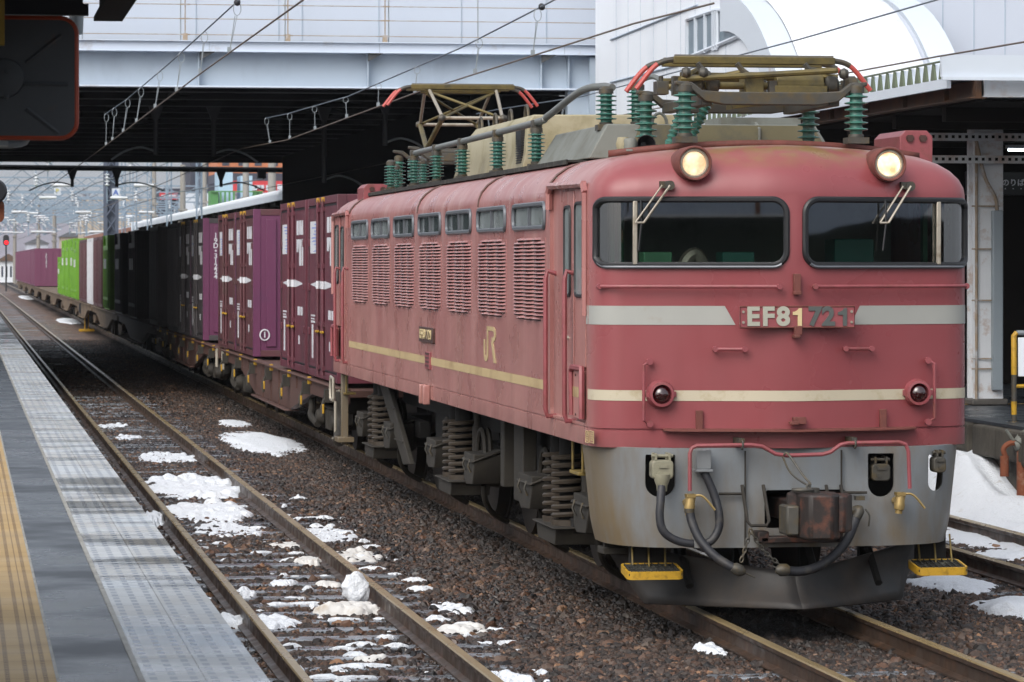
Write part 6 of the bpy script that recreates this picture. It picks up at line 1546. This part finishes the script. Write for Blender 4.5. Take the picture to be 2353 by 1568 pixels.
fc2 = empty('far_canopy', (11.5, 210, .87), 'rust-red edged canopy end farther along the right platform', 'canopy'); O2 = (11.5, 210, .87)
h = MB(O2); h.prism([(10.3, 4.75), (14.5, 5.2), (14.5, 5.1), (10.3, 4.6)], 'y', 206, 290); h.build('canopy_roof', CANW, fc2, smooth=False)
h = MB(O2); h.box(10.25, 10.32, 206, 290, 4.40, 4.66); h.build('canopy_fascia', mat('fascia_rust', '8f5f4a', .7, dirt='c0b8b0', da=.3), fc2, smooth=False)
h = MB(O2)
for k in range(9): y = 208 + k * 9; h.box(11.4, 11.6, y - .1, y + .1, .87, 4.6)
h.build('canopy_posts', UNDERL, fc2, smooth=False)
a = GX(310, 530, 10.2); h = MB(); h.box(10.0, 10.6, a[1], a[1] + .5, a[2] - .45, a[2] + .5); tag(h.build('white_cabinet', CANW, bevel=.02), 'white box cabinet under the edge of the far canopy', 'cabinet')
p = MB(); p.box(10.4, 16, 170, 300, -.19, .87); tag(p.build('platform', CONCT, smooth=False), kind='structure')
# gantries
def portal(Y, x0, x1, zb, label, m=MAST, ins=True):
    T = Y / 160
    o = empty('catenary_gantry', (x0, Y, 0), label, 'gantry', 'pale steel gantries over the yard'); off = (x0, Y, 0)
    h = MB(off)
    for x in (x0, x1):
        h.box(x - .14, x - .08, Y - .14, Y - .08, 0, zb + 2.2); h.box(x + .08, x + .14, Y + .08, Y + .14, 0, zb + 2.2)
        n_ = int((zb + 2) / .7)
        for k in range(n_): z = k * .7; h.tube([(x - .11, Y, z), (x + .11, Y, z + .7)], .014 * T, 4)
    h.build('gantry_mast', m, o, smooth=False)
    h = MB(off)
    for dz in (0, .85): h.box(x0, x1, Y - .05, Y + .05, zb + dz - .03 * T, zb + dz + .03 * T)
    n_ = int((x1 - x0) / 1.1)
    for k in range(n_):
        xa, xb = x0 + (x1 - x0) * k / n_, x0 + (x1 - x0) * (k + 1) / n_
        h.tube([(xa, Y, zb if k % 2 else zb + .85), (xb, Y, zb + .85 if k % 2 else zb)], .018 * T, 4)
    h.build('gantry_truss', m, o, smooth=False)
    h = MB(off); T = Y / 160; xs = [x0 + 2.6 + k * 3.3 for k in range(int((x1 - x0 - 2.5) / 3.3) + 1)]
    for x in xs:
        h.box(x - .022 * T, x + .022 * T, Y - .02, Y + .02, zb - 1.6, zb); h.tube([(x, Y, zb - .4), (x + 1.0, Y, zb - 1.15)], .02 * T, 5); h.tube([(x, Y, zb - 1.5), (x + 1.15, Y, zb - 1.25)], .018 * T, 5)
    h.build('cantilever_arm', m, o, smooth=False)
    if ins:
        for x in xs:
            h = MB(off); pr = [(.04, -.06)]
            for k in range(4): pr += [(.05, k * .16 - .04), (.14, k * .16), (.05, k * .16 + .04)]
            h.lathe(pr, (x, Y - .1, zb - .75), (0, 0, 1), 8); h.build('porcelain_insulator', PORC, o)
            h = MB(off); h.lathe([(.06, -.4), (.07, 0), (.06, .4)], (x + .55, Y - .05, zb - 1.35), (1, 0, 0), 8); h.build('porcelain_insulator', PORC, o)
random.seed(3)
for k, (Y, x0, x1, zb) in enumerate(((140, -9, 9.6, 7.0), (162, -9, 9.7, 6.9), (181, -10, 9.8, 6.5), (214, -12, 10, 6.9), (250, -14, 17, 7.2), (292, -16, 20, 7.6), (340, -18, 24, 8.0), (400, -20, 28, 8.4), (470, -24, 32, 8.8), (560, -28, 40, 9.4), (660, -34, 46, 10.0), (196, -12, 9.8, 5.6), (232, -14, 10, 5.9), (270, -16, 16, 6.2), (320, -18, 20, 6.6), (370, -20, 24, 7.0), (435, -22, 28, 7.6))):
    portal(Y, x0, x1, zb, ('%s pale blue lattice gantry beyond the bridge, counted away from it' % ('first second third fourth fifth sixth seventh eighth ninth tenth eleventh'.split()[k])) if k < 11 else '%s low pale gantry standing between the taller ones beyond the bridge' % ('nearest second third fourth fifth farthest'.split()[k - 11]), ins=True)
for k, (u, Y, r, zt, lab) in enumerate(((420, 165, .16, 7.2, 'concrete pole behind the far canopy, left of the light blue tower'), (565, 150, .17, 7.6, 'thick concrete pole in front of the light blue tower'), (625, 140, .20, 7.6, 'thick pale concrete pole in front of the red sign'), (354, 190, .15, 8.2, 'brownish pole in front of the cream warehouse'), (470, 175, .14, 9, 'brown wooden pole before the charcoal building'), (88, 330, .2, 8, 'distant concrete pole left of the cream warehouse'), (125, 300, .2, 7, 'distant concrete pole above the purple containers'), (34, 420, .25, 9, 'far concrete pole above the red signal'))):
    a = GY(u, 600, Y); h = MB(); h.cyl((a[0], Y, 0), (a[0], Y, zt), r, 10, r2=r * .8)
    for z in (.62, .70): h.box(a[0] - r * 1.3, a[0] + r * 1.3, Y - r * 1.2, Y + r * 1.2, zt * z - .05, zt * z + .05)
    tag(h.build('concrete_pole', MASTD), lab, 'pole', 'poles beyond the bridge')
a = GY(255, 500, 175); ct = empty('lattice_tower', (a[0], 175, 0), 'dark thick lattice tower with a white A board, beyond the bridge', 'tower'); O2 = (a[0], 175, 0)
h = MB(O2)
for sx in (-.28, .28):
    for sy in (-.28, .28): h.box(a[0] + sx - .09, a[0] + sx + .09, 175 + sy - .09, 175 + sy + .09, 0, 9.5)
h.box(a[0] - .2, a[0] + .2, 174.85, 175.1, 0, 9.5)
for k in range(12):
    z = k * .8; h.tube([(a[0] - .28, 174.66, z), (a[0] + .28, 174.66, z + .8)], .05, 4); h.tube([(a[0] + .28, 174.66, z), (a[0] - .28, 174.66, z + .8)], .05, 4)
h.build('tower_frame', mat('tower_grey', '4d5666', .7), ct, smooth=False)
def board(u, v, Y, s_, ch, m, lab, par=None):
    a = GY(u, v, Y)
    if par: O3 = tuple(par.location)
    else: par = empty('letter_board', a, lab, 'sign'); O3 = a
    h = MB(O3); h.box(a[0] - s_, a[0] + s_, Y - .03, Y, a[2] - s_ * 1.1, a[2] + s_ * 1.1); h.build('letter_board', CANW, par, smooth=False)
    text_mesh('board_letter', ch, s_ * 2, m, par, Matrix.Translation(-Vector(O3)) @ face_mat((a[0], Y - .04, a[2]), (1, 0, 0), (0, 0, 1)), bold=.012)
BLUE = mat('letter_blue', '3c5fa8', .5); YEL2 = mat('letter_yellow', 'b7b06a', .6)
board(266, 443, 174, .19, 'A', BLUE, '', ct); board(132, 440, 181, .17, 'B', YEL2, 'pale board lettered B hanging from a far gantry')
# signal, markers
a = GY(14, 552, 300); sgn = empty('signal', (a[0], 300, 0), 'trackside signal on a thin post showing red', 'signal'); O2 = (a[0], 300, 0)
h = MB(O2); h.cyl((a[0], 300, 0), (a[0], 300, a[2]), .07, 8); h.build('signal_post', BRKT, sgn)
h = MB(O2); h.prism(rrect(a[0] - .26, a[0] + .26, a[2] - .48, a[2] + .45, .24, 6), 'y', 299.85, 300.05); h.build('signal_head', BRKT, sgn)
h = MB(O2); h.lathe([(.17, 0), (.16, .06), (.001, .08)], (a[0] + .02, 299.85, a[2] - .22), (0, -1, 0), 16); h.build('red_aspect', emis('signal_red', 'ff1420', 2.2), sgn)
for (u, v, vb, s_, lab) in ((132, 681, 712, .30, 'yellow downward triangle marker on a post, nearer one'), (64, 659, 676, .30, 'yellow downward triangle marker on a post, farther one')):
    b_ = GZ(u, vb, -.18); a = GY(u, v, b_[1]); o = empty('triangle_marker', b_, lab, 'marker', 'yellow track markers'); h = MB(b_); h.cyl(b_, a, .035, 6); h.build('marker_post', GALV, o)
    h = MB(b_); h.prism([(a[0] - s_, a[2] + .2), (a[0], a[2] - .28), (a[0] + s_, a[2] + .2)], 'y', a[1] - .06, a[1] - .03); h.build('marker_plate', YELLOW, o, smooth=False)
b_ = GZ(199, 762, -.18); o = empty('ground_signal', b_, 'black-headed ground signal on a yellow post beside the train', 'signal'); h = MB(b_); h.box(b_[0] - .09, b_[0] + .09, b_[1] - .06, b_[1] + .06, -.18, .55); h.box(b_[0] - .3, b_[0] + .3, b_[1] - .2, b_[1] + .2, -.18, -.08); h.build('signal_post', YELLOW, o, bevel=.01)
h = MB(b_); h.prism(rrect(b_[0] - .30, b_[0] + .30, .5, .95, .1, 4), 'y', b_[1] - .1, b_[1] + .12); h.box(b_[0] - .05, b_[0] + .05, b_[1] - .08, b_[1] - .05, -.1, .5); h.build('signal_head', BRKT, o)
# city buildings
def winbox(name, label, x0, x1, Y, z0, z1, m, cols, rows, wm, dep=12, parts=()):
    o = empty(name, ((x0 + x1) / 2, Y, z0), label, 'building', None); O2 = tuple(o.location)
    h = MB(O2); h.box(x0, x1, Y, Y + dep, z0, z1); h.build('wall', m, o, smooth=False)
    cw, rh = (x1 - x0) / max(1, cols), (z1 - z0) / max(1, rows)
    for r in range(rows):
        for c_ in range(cols):
            h = MB(O2); xa, za = x0 + cw * (c_ + .28), z0 + rh * (r + .25); h.box(xa, xa + cw * .44, Y - .04, Y - .01, za, za + rh * .5); h.build('window', wm, o, smooth=False)
    return o, O2
DWIN = mat('city_window', '3f4654', .2); ORB = mat('brick_orange', 'b8734f', .8, var=.12); CHAR = mat('charcoal_wall', '3b3f4c', .7, var=.1); CRM = mat('cream_wall', 'b3a796', .8, var=.06); LBL = mat('light_blue_wall', 'a9c6da', .5, var=.08); GRN = mat('green_frame', '4f8a4f', .6); SIGNR = mat('sign_red', 'c23a40', .5, var=.08)
Y = 330
def gx(u, v, Y_=None): return GY(u, v, Y_ or Y)
a, b_ = gx(500, 398), gx(760, 340); o, O2 = winbox('brick_building', 'orange brick building with white framed windows above the red shop sign', a[0], b_[0], Y, a[2], b_[2] + 6, ORB, 7, 3, DWIN)
h = MB(O2); h.box(a[0], b_[0], Y - .2, Y + 12, gx(0, 416)[2], a[2]); h.build('dark_band', CHAR, o, smooth=False)
a2, b2 = gx(525, 443), gx(760, 417); h = MB(O2); h.box(a2[0], b2[0], Y - .5, Y - .2, a2[2], b2[2]); sgb = h.build('red_sign', SIGNR, o, smooth=False)
h = MB(O2); rn = random.Random(4)
for k in range(16):
    u = 545 + k * 13; zc = gx(0, 428 + rn.random() * 6)[2]; x = gx(u, 0)[0]; h.box(x, x + rn.uniform(.3, .9), Y - .56, Y - .5, zc - .1, zc + rn.uniform(.15, .45))
h.build('sign_strokes', CANW, sgb, smooth=False)
h = MB(O2); h.box(a[0] - 3, b_[0], Y + .2, Y + 12, 0, gx(0, 443)[2]); h.build('ground_floor', CANW, o, smooth=False)
Y = 300; a, b_ = gx(503, 520), gx(590, 394); o, O2 = winbox('glass_tower', 'light blue glazed lift tower with green railings before the brick building', a[0], gx(535, 0)[0], Y, 0, b_[2], LBL, 0, 0, DWIN, 5)
h = MB(O2); h.box(gx(553, 0)[0], gx(580, 0)[0], Y, Y + 4, 0, gx(0, 402)[2]); h.build('second_shaft', LBL, o, smooth=False)
h = MB(O2); h.box(gx(482, 0)[0], gx(500, 0)[0], Y - 1, Y + 2, gx(0, 480)[2], gx(0, 438)[2]); h.box(gx(580, 0)[0], gx(600, 0)[0], Y - 1, Y + 2, gx(0, 470)[2], gx(0, 438)[2])
for u in (505, 515, 525, 535, 585, 595): x = gx(u, 0)[0]; h.box(x - .08, x + .08, Y - 1.2, Y - 1.05, gx(0, 465)[2], gx(0, 440)[2])
h.box(gx(482, 0)[0], gx(602, 0)[0], Y - 1.2, Y - 1.05, gx(0, 441)[2], gx(0, 438)[2]); h.build('green_railing', GRN, o, smooth=False)
Y = 360; a, b_ = gx(437, 540), gx(503, 382); o, O2 = winbox('charcoal_building', 'charcoal tower block between the cream warehouse and the light blue tower', a[0], b_[0], Y, 0, b_[2] + 3, CHAR, 3, 9, DWIN, 14)
Y = 370; a, b_ = gx(398, 540), gx(436, 415); o, O2 = winbox('charcoal_shop', 'charcoal shop with a faded red sign panel over pale windows', gx(366, 0)[0], b_[0], Y, 0, gx(0, 432)[2], CHAR, 4, 3, DWIN, 10)
h = MB(O2); h.box(gx(366, 0)[0], gx(408, 0)[0], Y - .4, Y - .05, gx(0, 458)[2], gx(0, 440)[2]); sgb = h.build('red_sign', SIGNR, o, smooth=False)
h = MB(O2); h.box(gx(370, 0)[0], gx(404, 0)[0], Y - .45, Y - .4, gx(0, 451)[2], gx(0, 447)[2]); h.build('sign_strokes', CANW, sgb, smooth=False)
Y = 420; a, b_ = gx(192, 545), gx(372, 458); o, O2 = winbox('warehouse', 'long cream windowless warehouse left of the charcoal shop', a[0], b_[0], Y, 0, b_[2], CRM, 0, 0, DWIN, 20)
h = MB(O2)
for k in range(10): x = a[0] + (b_[0] - a[0]) * k / 10; h.box(x, x + .25, Y - .1, Y, 0, b_[2])
h.build('wall_piers', MASTD, o, smooth=False)
for k, (u0, u1, vt, Yb, m, lab) in enumerate(((140, 185, 545, 520, CRM, 'low cream building behind the far green containers'), (60, 110, 560, 560, BWALL2, 'low pale building behind the purple row'), (0, 40, 600, 430, BWALL, 'small pale hut with a red-brown roof under the red signal'))):
    a, b_ = GY(u0, 620, Yb), GY(u1, vt, Yb); o, O2 = winbox('low_building', lab, a[0], b_[0], Yb, 0, b_[2], m, 4, 1, DWIN, 10)
    h = MB(O2); h.prism([(a[0] - .4, b_[2]), ((a[0] + b_[0]) / 2, b_[2] + .9), (b_[0] + .4, b_[2])], 'y', Yb - .4, Yb + 10); h.build('roof', FRAMEG if k < 2 else CANR, o, smooth=False)
# wooded hill
def hill(name, Y0, Y1, x0, x1, hf, m, seed):
    rows = []; nx, ny = 90, 14
    for j in range(ny + 1):
        t = j / ny; row = []
        for i in range(nx + 1):
            x = x0 + (x1 - x0) * i / nx; z = hf * sin(min(1, t * 1.3) * pi / 2) * (.84 + .22 * mnoise.noise((x * .006, seed, t))) + 2.2 * mnoise.noise((x * .05, t * 9, seed))
            row.append((x, Y0 + (Y1 - Y0) * t, max(-.3, z) if j else -.3))
        rows.append(row)
    h = MB(); h.grid(rows); return tag(h.build(name, m, ang=80), kind='structure')
HILLM = mat('hill_woods_hazed', '7e7a84', .95, var=.25, vs=.05, dirt='8a8590', da=.5, ds=.03)  # pale mauve carries distance haze in the colour of the woods
hill('hills', 1300, 1750, -500, 900, 28, HILLM, 1.3)
TREEM = mat('bare_twigs', '5c5660', .9, var=.2, vs=.3)
rn = random.Random(9)
for k in range(46):
    x = -125 + k * 7 + rn.uniform(-3, 3); y = rn.uniform(1480, 1600); zb = 23 + rn.uniform(-3, 3); hh = rn.uniform(7, 12)
    o = empty('bare_tree', (x, y, zb), 'leafless tree on the distant ridge line', 'tree', 'bare trees along the far ridge'); h = MB((x, y, zb))
    h.cyl((x, y, zb - 2), (x, y, zb + hh * .5), .35, 5, r2=.2); h.build('trunk', TREEM, o)
    h = MB((x, y, zb))
    for q in range(26):
        a = rn.uniform(0, 2 * pi); e = rn.uniform(.2, 1.4); l_ = hh * rn.uniform(.25, .55); b0 = zb + hh * rn.uniform(.2, .5)
        h.tube([(x, y, b0), (x + l_ * cos(a) * cos(e), y + l_ * sin(a) * cos(e), b0 + l_ * sin(e))], .12, 3)
    h.build('crown', TREEM, o)
# wires running away down the yard
for k, (x, z0, z1) in enumerate(((-4.5, 4.9, 5.4), (-.6, 5.0, 5.4), (2.66, 5.6, 6.0), (5.88, 5.6, 6.0), (9.3, 5.2, 5.6), (-8, 5.2, 5.6), (9.2, 6.6, 7.0))):
    h = MB(); h.tube([(x + .3, 110, z0), (x, 152, z1), (x - .2, 214, z1), (x + .1, 292, z1 + .2), (x, 560, z1 + .6)], .02, 4)
    tag(h.build('yard_wire', WIRE), 'thin overhead wire running away down the yard beyond the bridge', 'wire', 'far overhead wires')

# falling-snow haze: one closed box of thin even air round the scene
h = MB(); h.box(-520, 920, -40, 1800, -1.4, 75)
hz = h.build('haze', SNOW, smooth=False); tag(hz, 'thin wintry haze filling the air over the yard', 'haze', kind='stuff')
hm = bpy.data.materials.new('haze_air'); hm.use_nodes = True; hn_, hl_ = hm.node_tree.nodes, hm.node_tree.links; hn_.remove(hn_['Principled BSDF'])
pv = hn_.new('ShaderNodeVolumePrincipled'); pv.inputs['Color'].default_value = (.93, .95, 1, 1); pv.inputs['Density'].default_value = .00017; pv.inputs['Anisotropy'].default_value = .2
hl_.new(pv.outputs[0], hn_['Material Output'].inputs['Volume']); hz.data.materials.clear(); hz.data.materials.append(hm)

# ------------------------------------------------------------------ snow
def fbm(x, y, s_): return mnoise.noise((x, y, s_)) + .5 * mnoise.noise((x * 2.1, y * 2.1, s_ + 3)) + .25 * mnoise.noise((x * 4.3, y * 4.3, s_ + 7))
def snow_patch(label, u0, u1, v0, v1, hgt, m=SNOW, seed=1, z=-.172, name='snow_patch', lump=0.):
    """height field of one snow remnant: ragged outline, clods where lump > 0"""
    c_ = GZ((u0 + u1) / 2, (v0 * .35 + v1 * .65) if hgt > .09 else (v0 + v1) / 2, z); dep = c_[0] * ST + c_[1] * CT
    rx = (u1 - u0) / 2 / (FPX / dep); near, far = GZ((u0 + u1) / 2, v1, z), GZ((u0 + u1) / 2, min(v1 - 3, v0 + hgt * FPX / dep * .9), z)
    ry = max(.08, (far[1] - near[1]) / 2); cy = (far[1] + near[1]) / 2; cx = (far[0] + near[0]) / 2
    rn = random.Random(seed); N = 64 if rx * ry > .02 else 40; M_ = N
    if rx * ry > .5: N, M_ = 90, 110
    clods = []
    if lump:
        for k in range(int(18 + 60 * min(1.5, rx * ry))):
            a, q = rn.uniform(0, 2 * pi), sqrt(rn.random()) * .95; r = rn.uniform(.25, 1.) * lump * 1.1
            clods.append((cx + rx * q * cos(a), cy + ry * q * sin(a), r, rn.uniform(.7, 1.5)))
    fs = 1.6 / max(rx, .12); fy = 1.6 / max(ry, .12); H = []
    for j in range(M_ + 1):
        row = []
        for i in range(N + 1):
            x, y = cx + rx * 1.35 * (2 * i / N - 1), cy + ry * 1.35 * (2 * j / M_ - 1)
            d = ((x - cx) / rx) ** 2 + ((y - cy) / ry) ** 2; f = 1 - d + (.75 if lump else .38) * fbm(x * fs, y * fy, seed * 1.7)
            hh = hgt * (.6 if lump else 1) * ((max(0, min(1, f * 1.4))) ** .85 + .25 * fbm(x * 3, y * 2, seed)) if f > 0 else -.02 + .05 * max(-1, f)
            for (a, b_, r, e) in clods:
                q = ((x - a) ** 2 + ((y - b_) / e) ** 2) / (r * r)
                if q < 1: hh = max(hh, r * .75 * sqrt(1 - q) * (1 + .35 * mnoise.noise((x * 14, y * 10, seed))) + min(0, f) * .03)
            row.append((x, y, hh + .006 * mnoise.noise((x * 22, y * 16, seed))))
        H.append(row)
    h = MB(); idx = {}
    for j in range(M_ + 1):
        for i in range(N + 1): h.v.append(Vector((H[j][i][0], H[j][i][1], z + max(-.03, H[j][i][2]))))
    W_ = N + 1
    for j in range(M_):
        for i in range(N):
            if max(H[j][i][2], H[j][i + 1][2], H[j + 1][i][2], H[j + 1][i + 1][2]) > -.004: h.f.append((j * W_ + i, j * W_ + i + 1, (j + 1) * W_ + i + 1, (j + 1) * W_ + i))
    o = h.build(name, m, ang=75)
    bm = bmesh.new(); bm.from_mesh(o.data); bmesh.ops.delete(bm, geom=[v for v in bm.verts if not v.link_faces], context='VERTS'); bm.to_mesh(o.data); bm.free()
    return tag(o, label, 'snow', 'snow left on the tracks')
L_ = [('large lumpy snow heap between the rails of the left track, upper half', 338, 556, 1082, 1150, .10, SNOW, .11),
      ('large lumpy snow heap between the rails, lower half beside the left rail', 400, 580, 1140, 1202, .09, SNOW, .10),
      ('flat tail of the lumpy snow heap between the rails', 440, 610, 1196, 1236, .03, SNOW, .05),
      ('rounded snow block wedged between platform edge and rail', 326, 378, 1160, 1216, .16, SNOW, .05),
      ('thin round snow patch between the tracks, farther of the pair', 500, 577, 962, 984, .03, SNOW, .0),
      ('big smooth white snow patch between the tracks beside the train', 512, 684, 986, 1048, .04, SNOW, .0),
      ('flat snow patch by the train just beyond the footbridge shade', 132, 186, 730, 744, .03, SNOW, .0),
      ('small far snow patch under the nearer yellow marker', 44, 86, 678, 688, .03, SNOW, .0),
      ('ragged snow patch outside the right rail of the left track', 692, 816, 1204, 1252, .035, SNOW, .06),
      ('ragged snow strip below it outside the same rail', 770, 872, 1258, 1298, .03, SNOWD, .06),
      ('low snow streak crossing the left track before the big heap', 320, 446, 1036, 1066, .035, SNOW, .06),
      ('small snow patch lying against the right rail, upper one', 680, 738, 1268, 1302, .09, SNOWD, .07),
      ('yellowish slushy strip between the rails below the heap', 620, 700, 1240, 1262, .03, SNOWD, .03),
      ('small white snow pat between the rails left of the big lump', 622, 678, 1324, 1348, .06, SNOW, .05),
      ('small greyish snow pat between the rails above the big lump', 728, 782, 1330, 1350, .05, SNOWD, .05),
      ('little white snow dome beside the left rail', 546, 588, 1352, 1370, .07, SNOW, .02),
      ('crumbly snow base around the big upright lump', 738, 878, 1372, 1414, .12, SNOWD, .10),
      ('bright crumbly snow bank beside the left rail near the platform', 586, 674, 1408, 1448, .07, SNOW, .08),
      ('snow crumbs between platform tiles and the left rail', 504, 566, 1402, 1444, .09, SNOW, .09),
      ('bright ragged snow patch on the ballast right of the left track', 998, 1082, 1384, 1412, .03, SNOW, .05),
      ('dirty cream snow remnants right of the left track', 1006, 1116, 1430, 1462, .03, SNOWD, .06),
      ('snow scrap at the bottom edge of the photo by the right rail', 1146, 1216, 1542, 1580, .05, SNOW, .07),
      ('cream slush on the sleeper near the bottom of the left track', 820, 884, 1500, 1520, .04, SNOWD, .05),
      ('small pointed snow scrap before the locomotive left of its rail', 1606, 1660, 1468, 1506, .05, SNOW, .05),
      ('snow streak behind the rail, far right middle of the snowy track', 2160, 2292, 1212, 1262, .05, SNOW, .0),
      ('snow streak between the rails of the right track at photo edge', 2236, 2420, 1258, 1290, .04, SNOW, .0),
      ('broad flat snow patch under the right yellow step', 2096, 2285, 1316, 1364, .05, SNOW, .0),
      ('rounded snow slab at the right edge of the photo', 2240, 2470, 1360, 1424, .08, SNOW, .0),
      ('short snow streak across the left track near the far mud', 224, 292, 972, 986, .03, SNOW, .05),
      ('short snow streak beside the left rail, nearest the dark shade', 258, 330, 998, 1012, .03, SNOW, .05)]
for i, (lab, u0, u1, v0, v1, hg, m, lp) in enumerate(L_):
    snow_patch(lab, u0, u1, v0, v1, hg, m, i + 1, lump=lp, z=-.16)
# upright lump leaning on the rail: a broken block
c_ = GZ(818, 1400, -.16); rn = random.Random(8); bm = bmesh.new()
for k in range(20):
    d = Vector((rn.uniform(-1, 1), rn.uniform(-1, 1), rn.uniform(-1, 1))); d /= (abs(d.x) ** 3 + abs(d.y) ** 3 + abs(d.z) ** 3) ** (1 / 3)
    bm.verts.new(Vector((d.x * .11, d.y * .09, d.z * .125)))
bmesh.ops.convex_hull(bm, input=bm.verts); bmesh.ops.delete(bm, geom=[v for v in bm.verts if not v.link_faces], context='VERTS')
bmesh.ops.subdivide_edges(bm, edges=bm.edges, cuts=3, use_grid_fill=True, smooth=0.0)
for v in bm.verts:
    n_ = mnoise.noise(v.co * 8) * .030 + mnoise.noise(v.co * 21) * .016; v.co += v.co.normalized() * n_
    v.co = Matrix.Rotation(.45, 3, 'Y') @ v.co
me = bpy.data.meshes.new('snow_lump'); bm.to_mesh(me); bm.free(); me.materials.append(SNOW); me.shade_smooth(); me.set_sharp_from_angle(angle=R(60))
o = bpy.data.objects.new('snow_lump', me); COL.objects.link(o); o.location = (c_[0], c_[1], .0)
tag(o, 'big upright snow lump leaning on the right rail of the left track', 'snow', 'snow left on the tracks')
# ploughed heap along the right platform wall
rows = []; NX, NY = 60, 60
for j in range(NY + 1):
    row = []; Yy = 25 + 18 * j / NY
    for i in range(NX + 1):
        X = 9.72 + 1.02 * i / NX; s_ = (X - 9.72) / 1.02
        pk = math.exp(-((Yy - 36.2) / 1.9) ** 2)
        z = -.17 + (.30 * min(1, s_ * 1.5) + .52 * pk * (min(1, s_ * 1.4)) ** 1.1) * (.9 + .3 * mnoise.noise((X * 1.7, Yy * .9, 3))) + .035 * mnoise.noise((X * 6, Yy * 3, 1)) + .09 * max(0, mnoise.noise((X * 2.4, Yy * 1.3, 9)))
        if i == 0: z = -.2
        row.append((X + .06 * mnoise.noise((Yy * .8, 0, 4)), Yy, z))
    rows.append(row)
h = MB(); h.grid(rows); tag(h.build('snow_heap', SNOW, ang=80), 'tall ploughed snow heap between the right track and the platform wall', 'snow')
# crumbs of snow scattered over the left track
rn = random.Random(12); h = MB()
for k in range(520):
    y = 16 + 26 * rn.random() ** 1.2; x = rn.choice((rn.uniform(1.4, 2.0), rn.uniform(2.15, 3.15), rn.uniform(2.15, 3.15), rn.uniform(3.3, 4.0)))
    r = rn.uniform(.005, .020) if k % 9 else rn.uniform(.02, .045); z = -.168; sx, sy = rn.uniform(.7, 2.2), rn.uniform(.7, 1.6)
    ring0 = [(x + r * sx * cos(q * pi / 3.5 + k) * rn.uniform(.6, 1.2), y + r * sy * sin(q * pi / 3.5 + k) * rn.uniform(.6, 1.2), z) for q in range(7)]
    ring1 = [(x + (p[0] - x) * .6, y + (p[1] - y) * .6, z + r * rn.uniform(.35, .7)) for p in ring0]
    h.grid([ring0, ring1], closed=True); h.f.append(tuple(range(len(h.v) - 7, len(h.v))))
for k in range(230):      # thin ragged remnants lying along the sleepers
    y = 16.2 + .60 * rn.randint(0, 42) + rn.uniform(-.14, .14); x = rn.uniform(1.5, 3.85); a = rn.uniform(.03, .15) * rn.uniform(.5, 1.6); b_ = rn.uniform(.02, .07); n_ = 14
    if min(abs(x - 2.09), abs(x - 3.235)) < a + .05: continue
    rr = [rn.uniform(.45, 1.25) for _ in range(n_)]; R_ = []
    for t, z in ((1, -.175), (.8, -.150 + rn.uniform(.0, .012)), (.35, -.140 + rn.uniform(.0, .02))):
        R_.append([(x + a * t * rr[q] * cos(2 * pi * q / n_), y + b_ * t * rr[(q * 3 + 1) % n_] * sin(2 * pi * q / n_), z + rn.uniform(-.004, .004)) for q in range(n_)])
    h.grid(R_, closed=True); h.f.append(tuple(range(len(h.v) - n_, len(h.v))))
tag(h.build('snow_crumbs', SNOW), 'scattered crumbs of snow on the ballast of the left track', 'snow', kind='stuff')
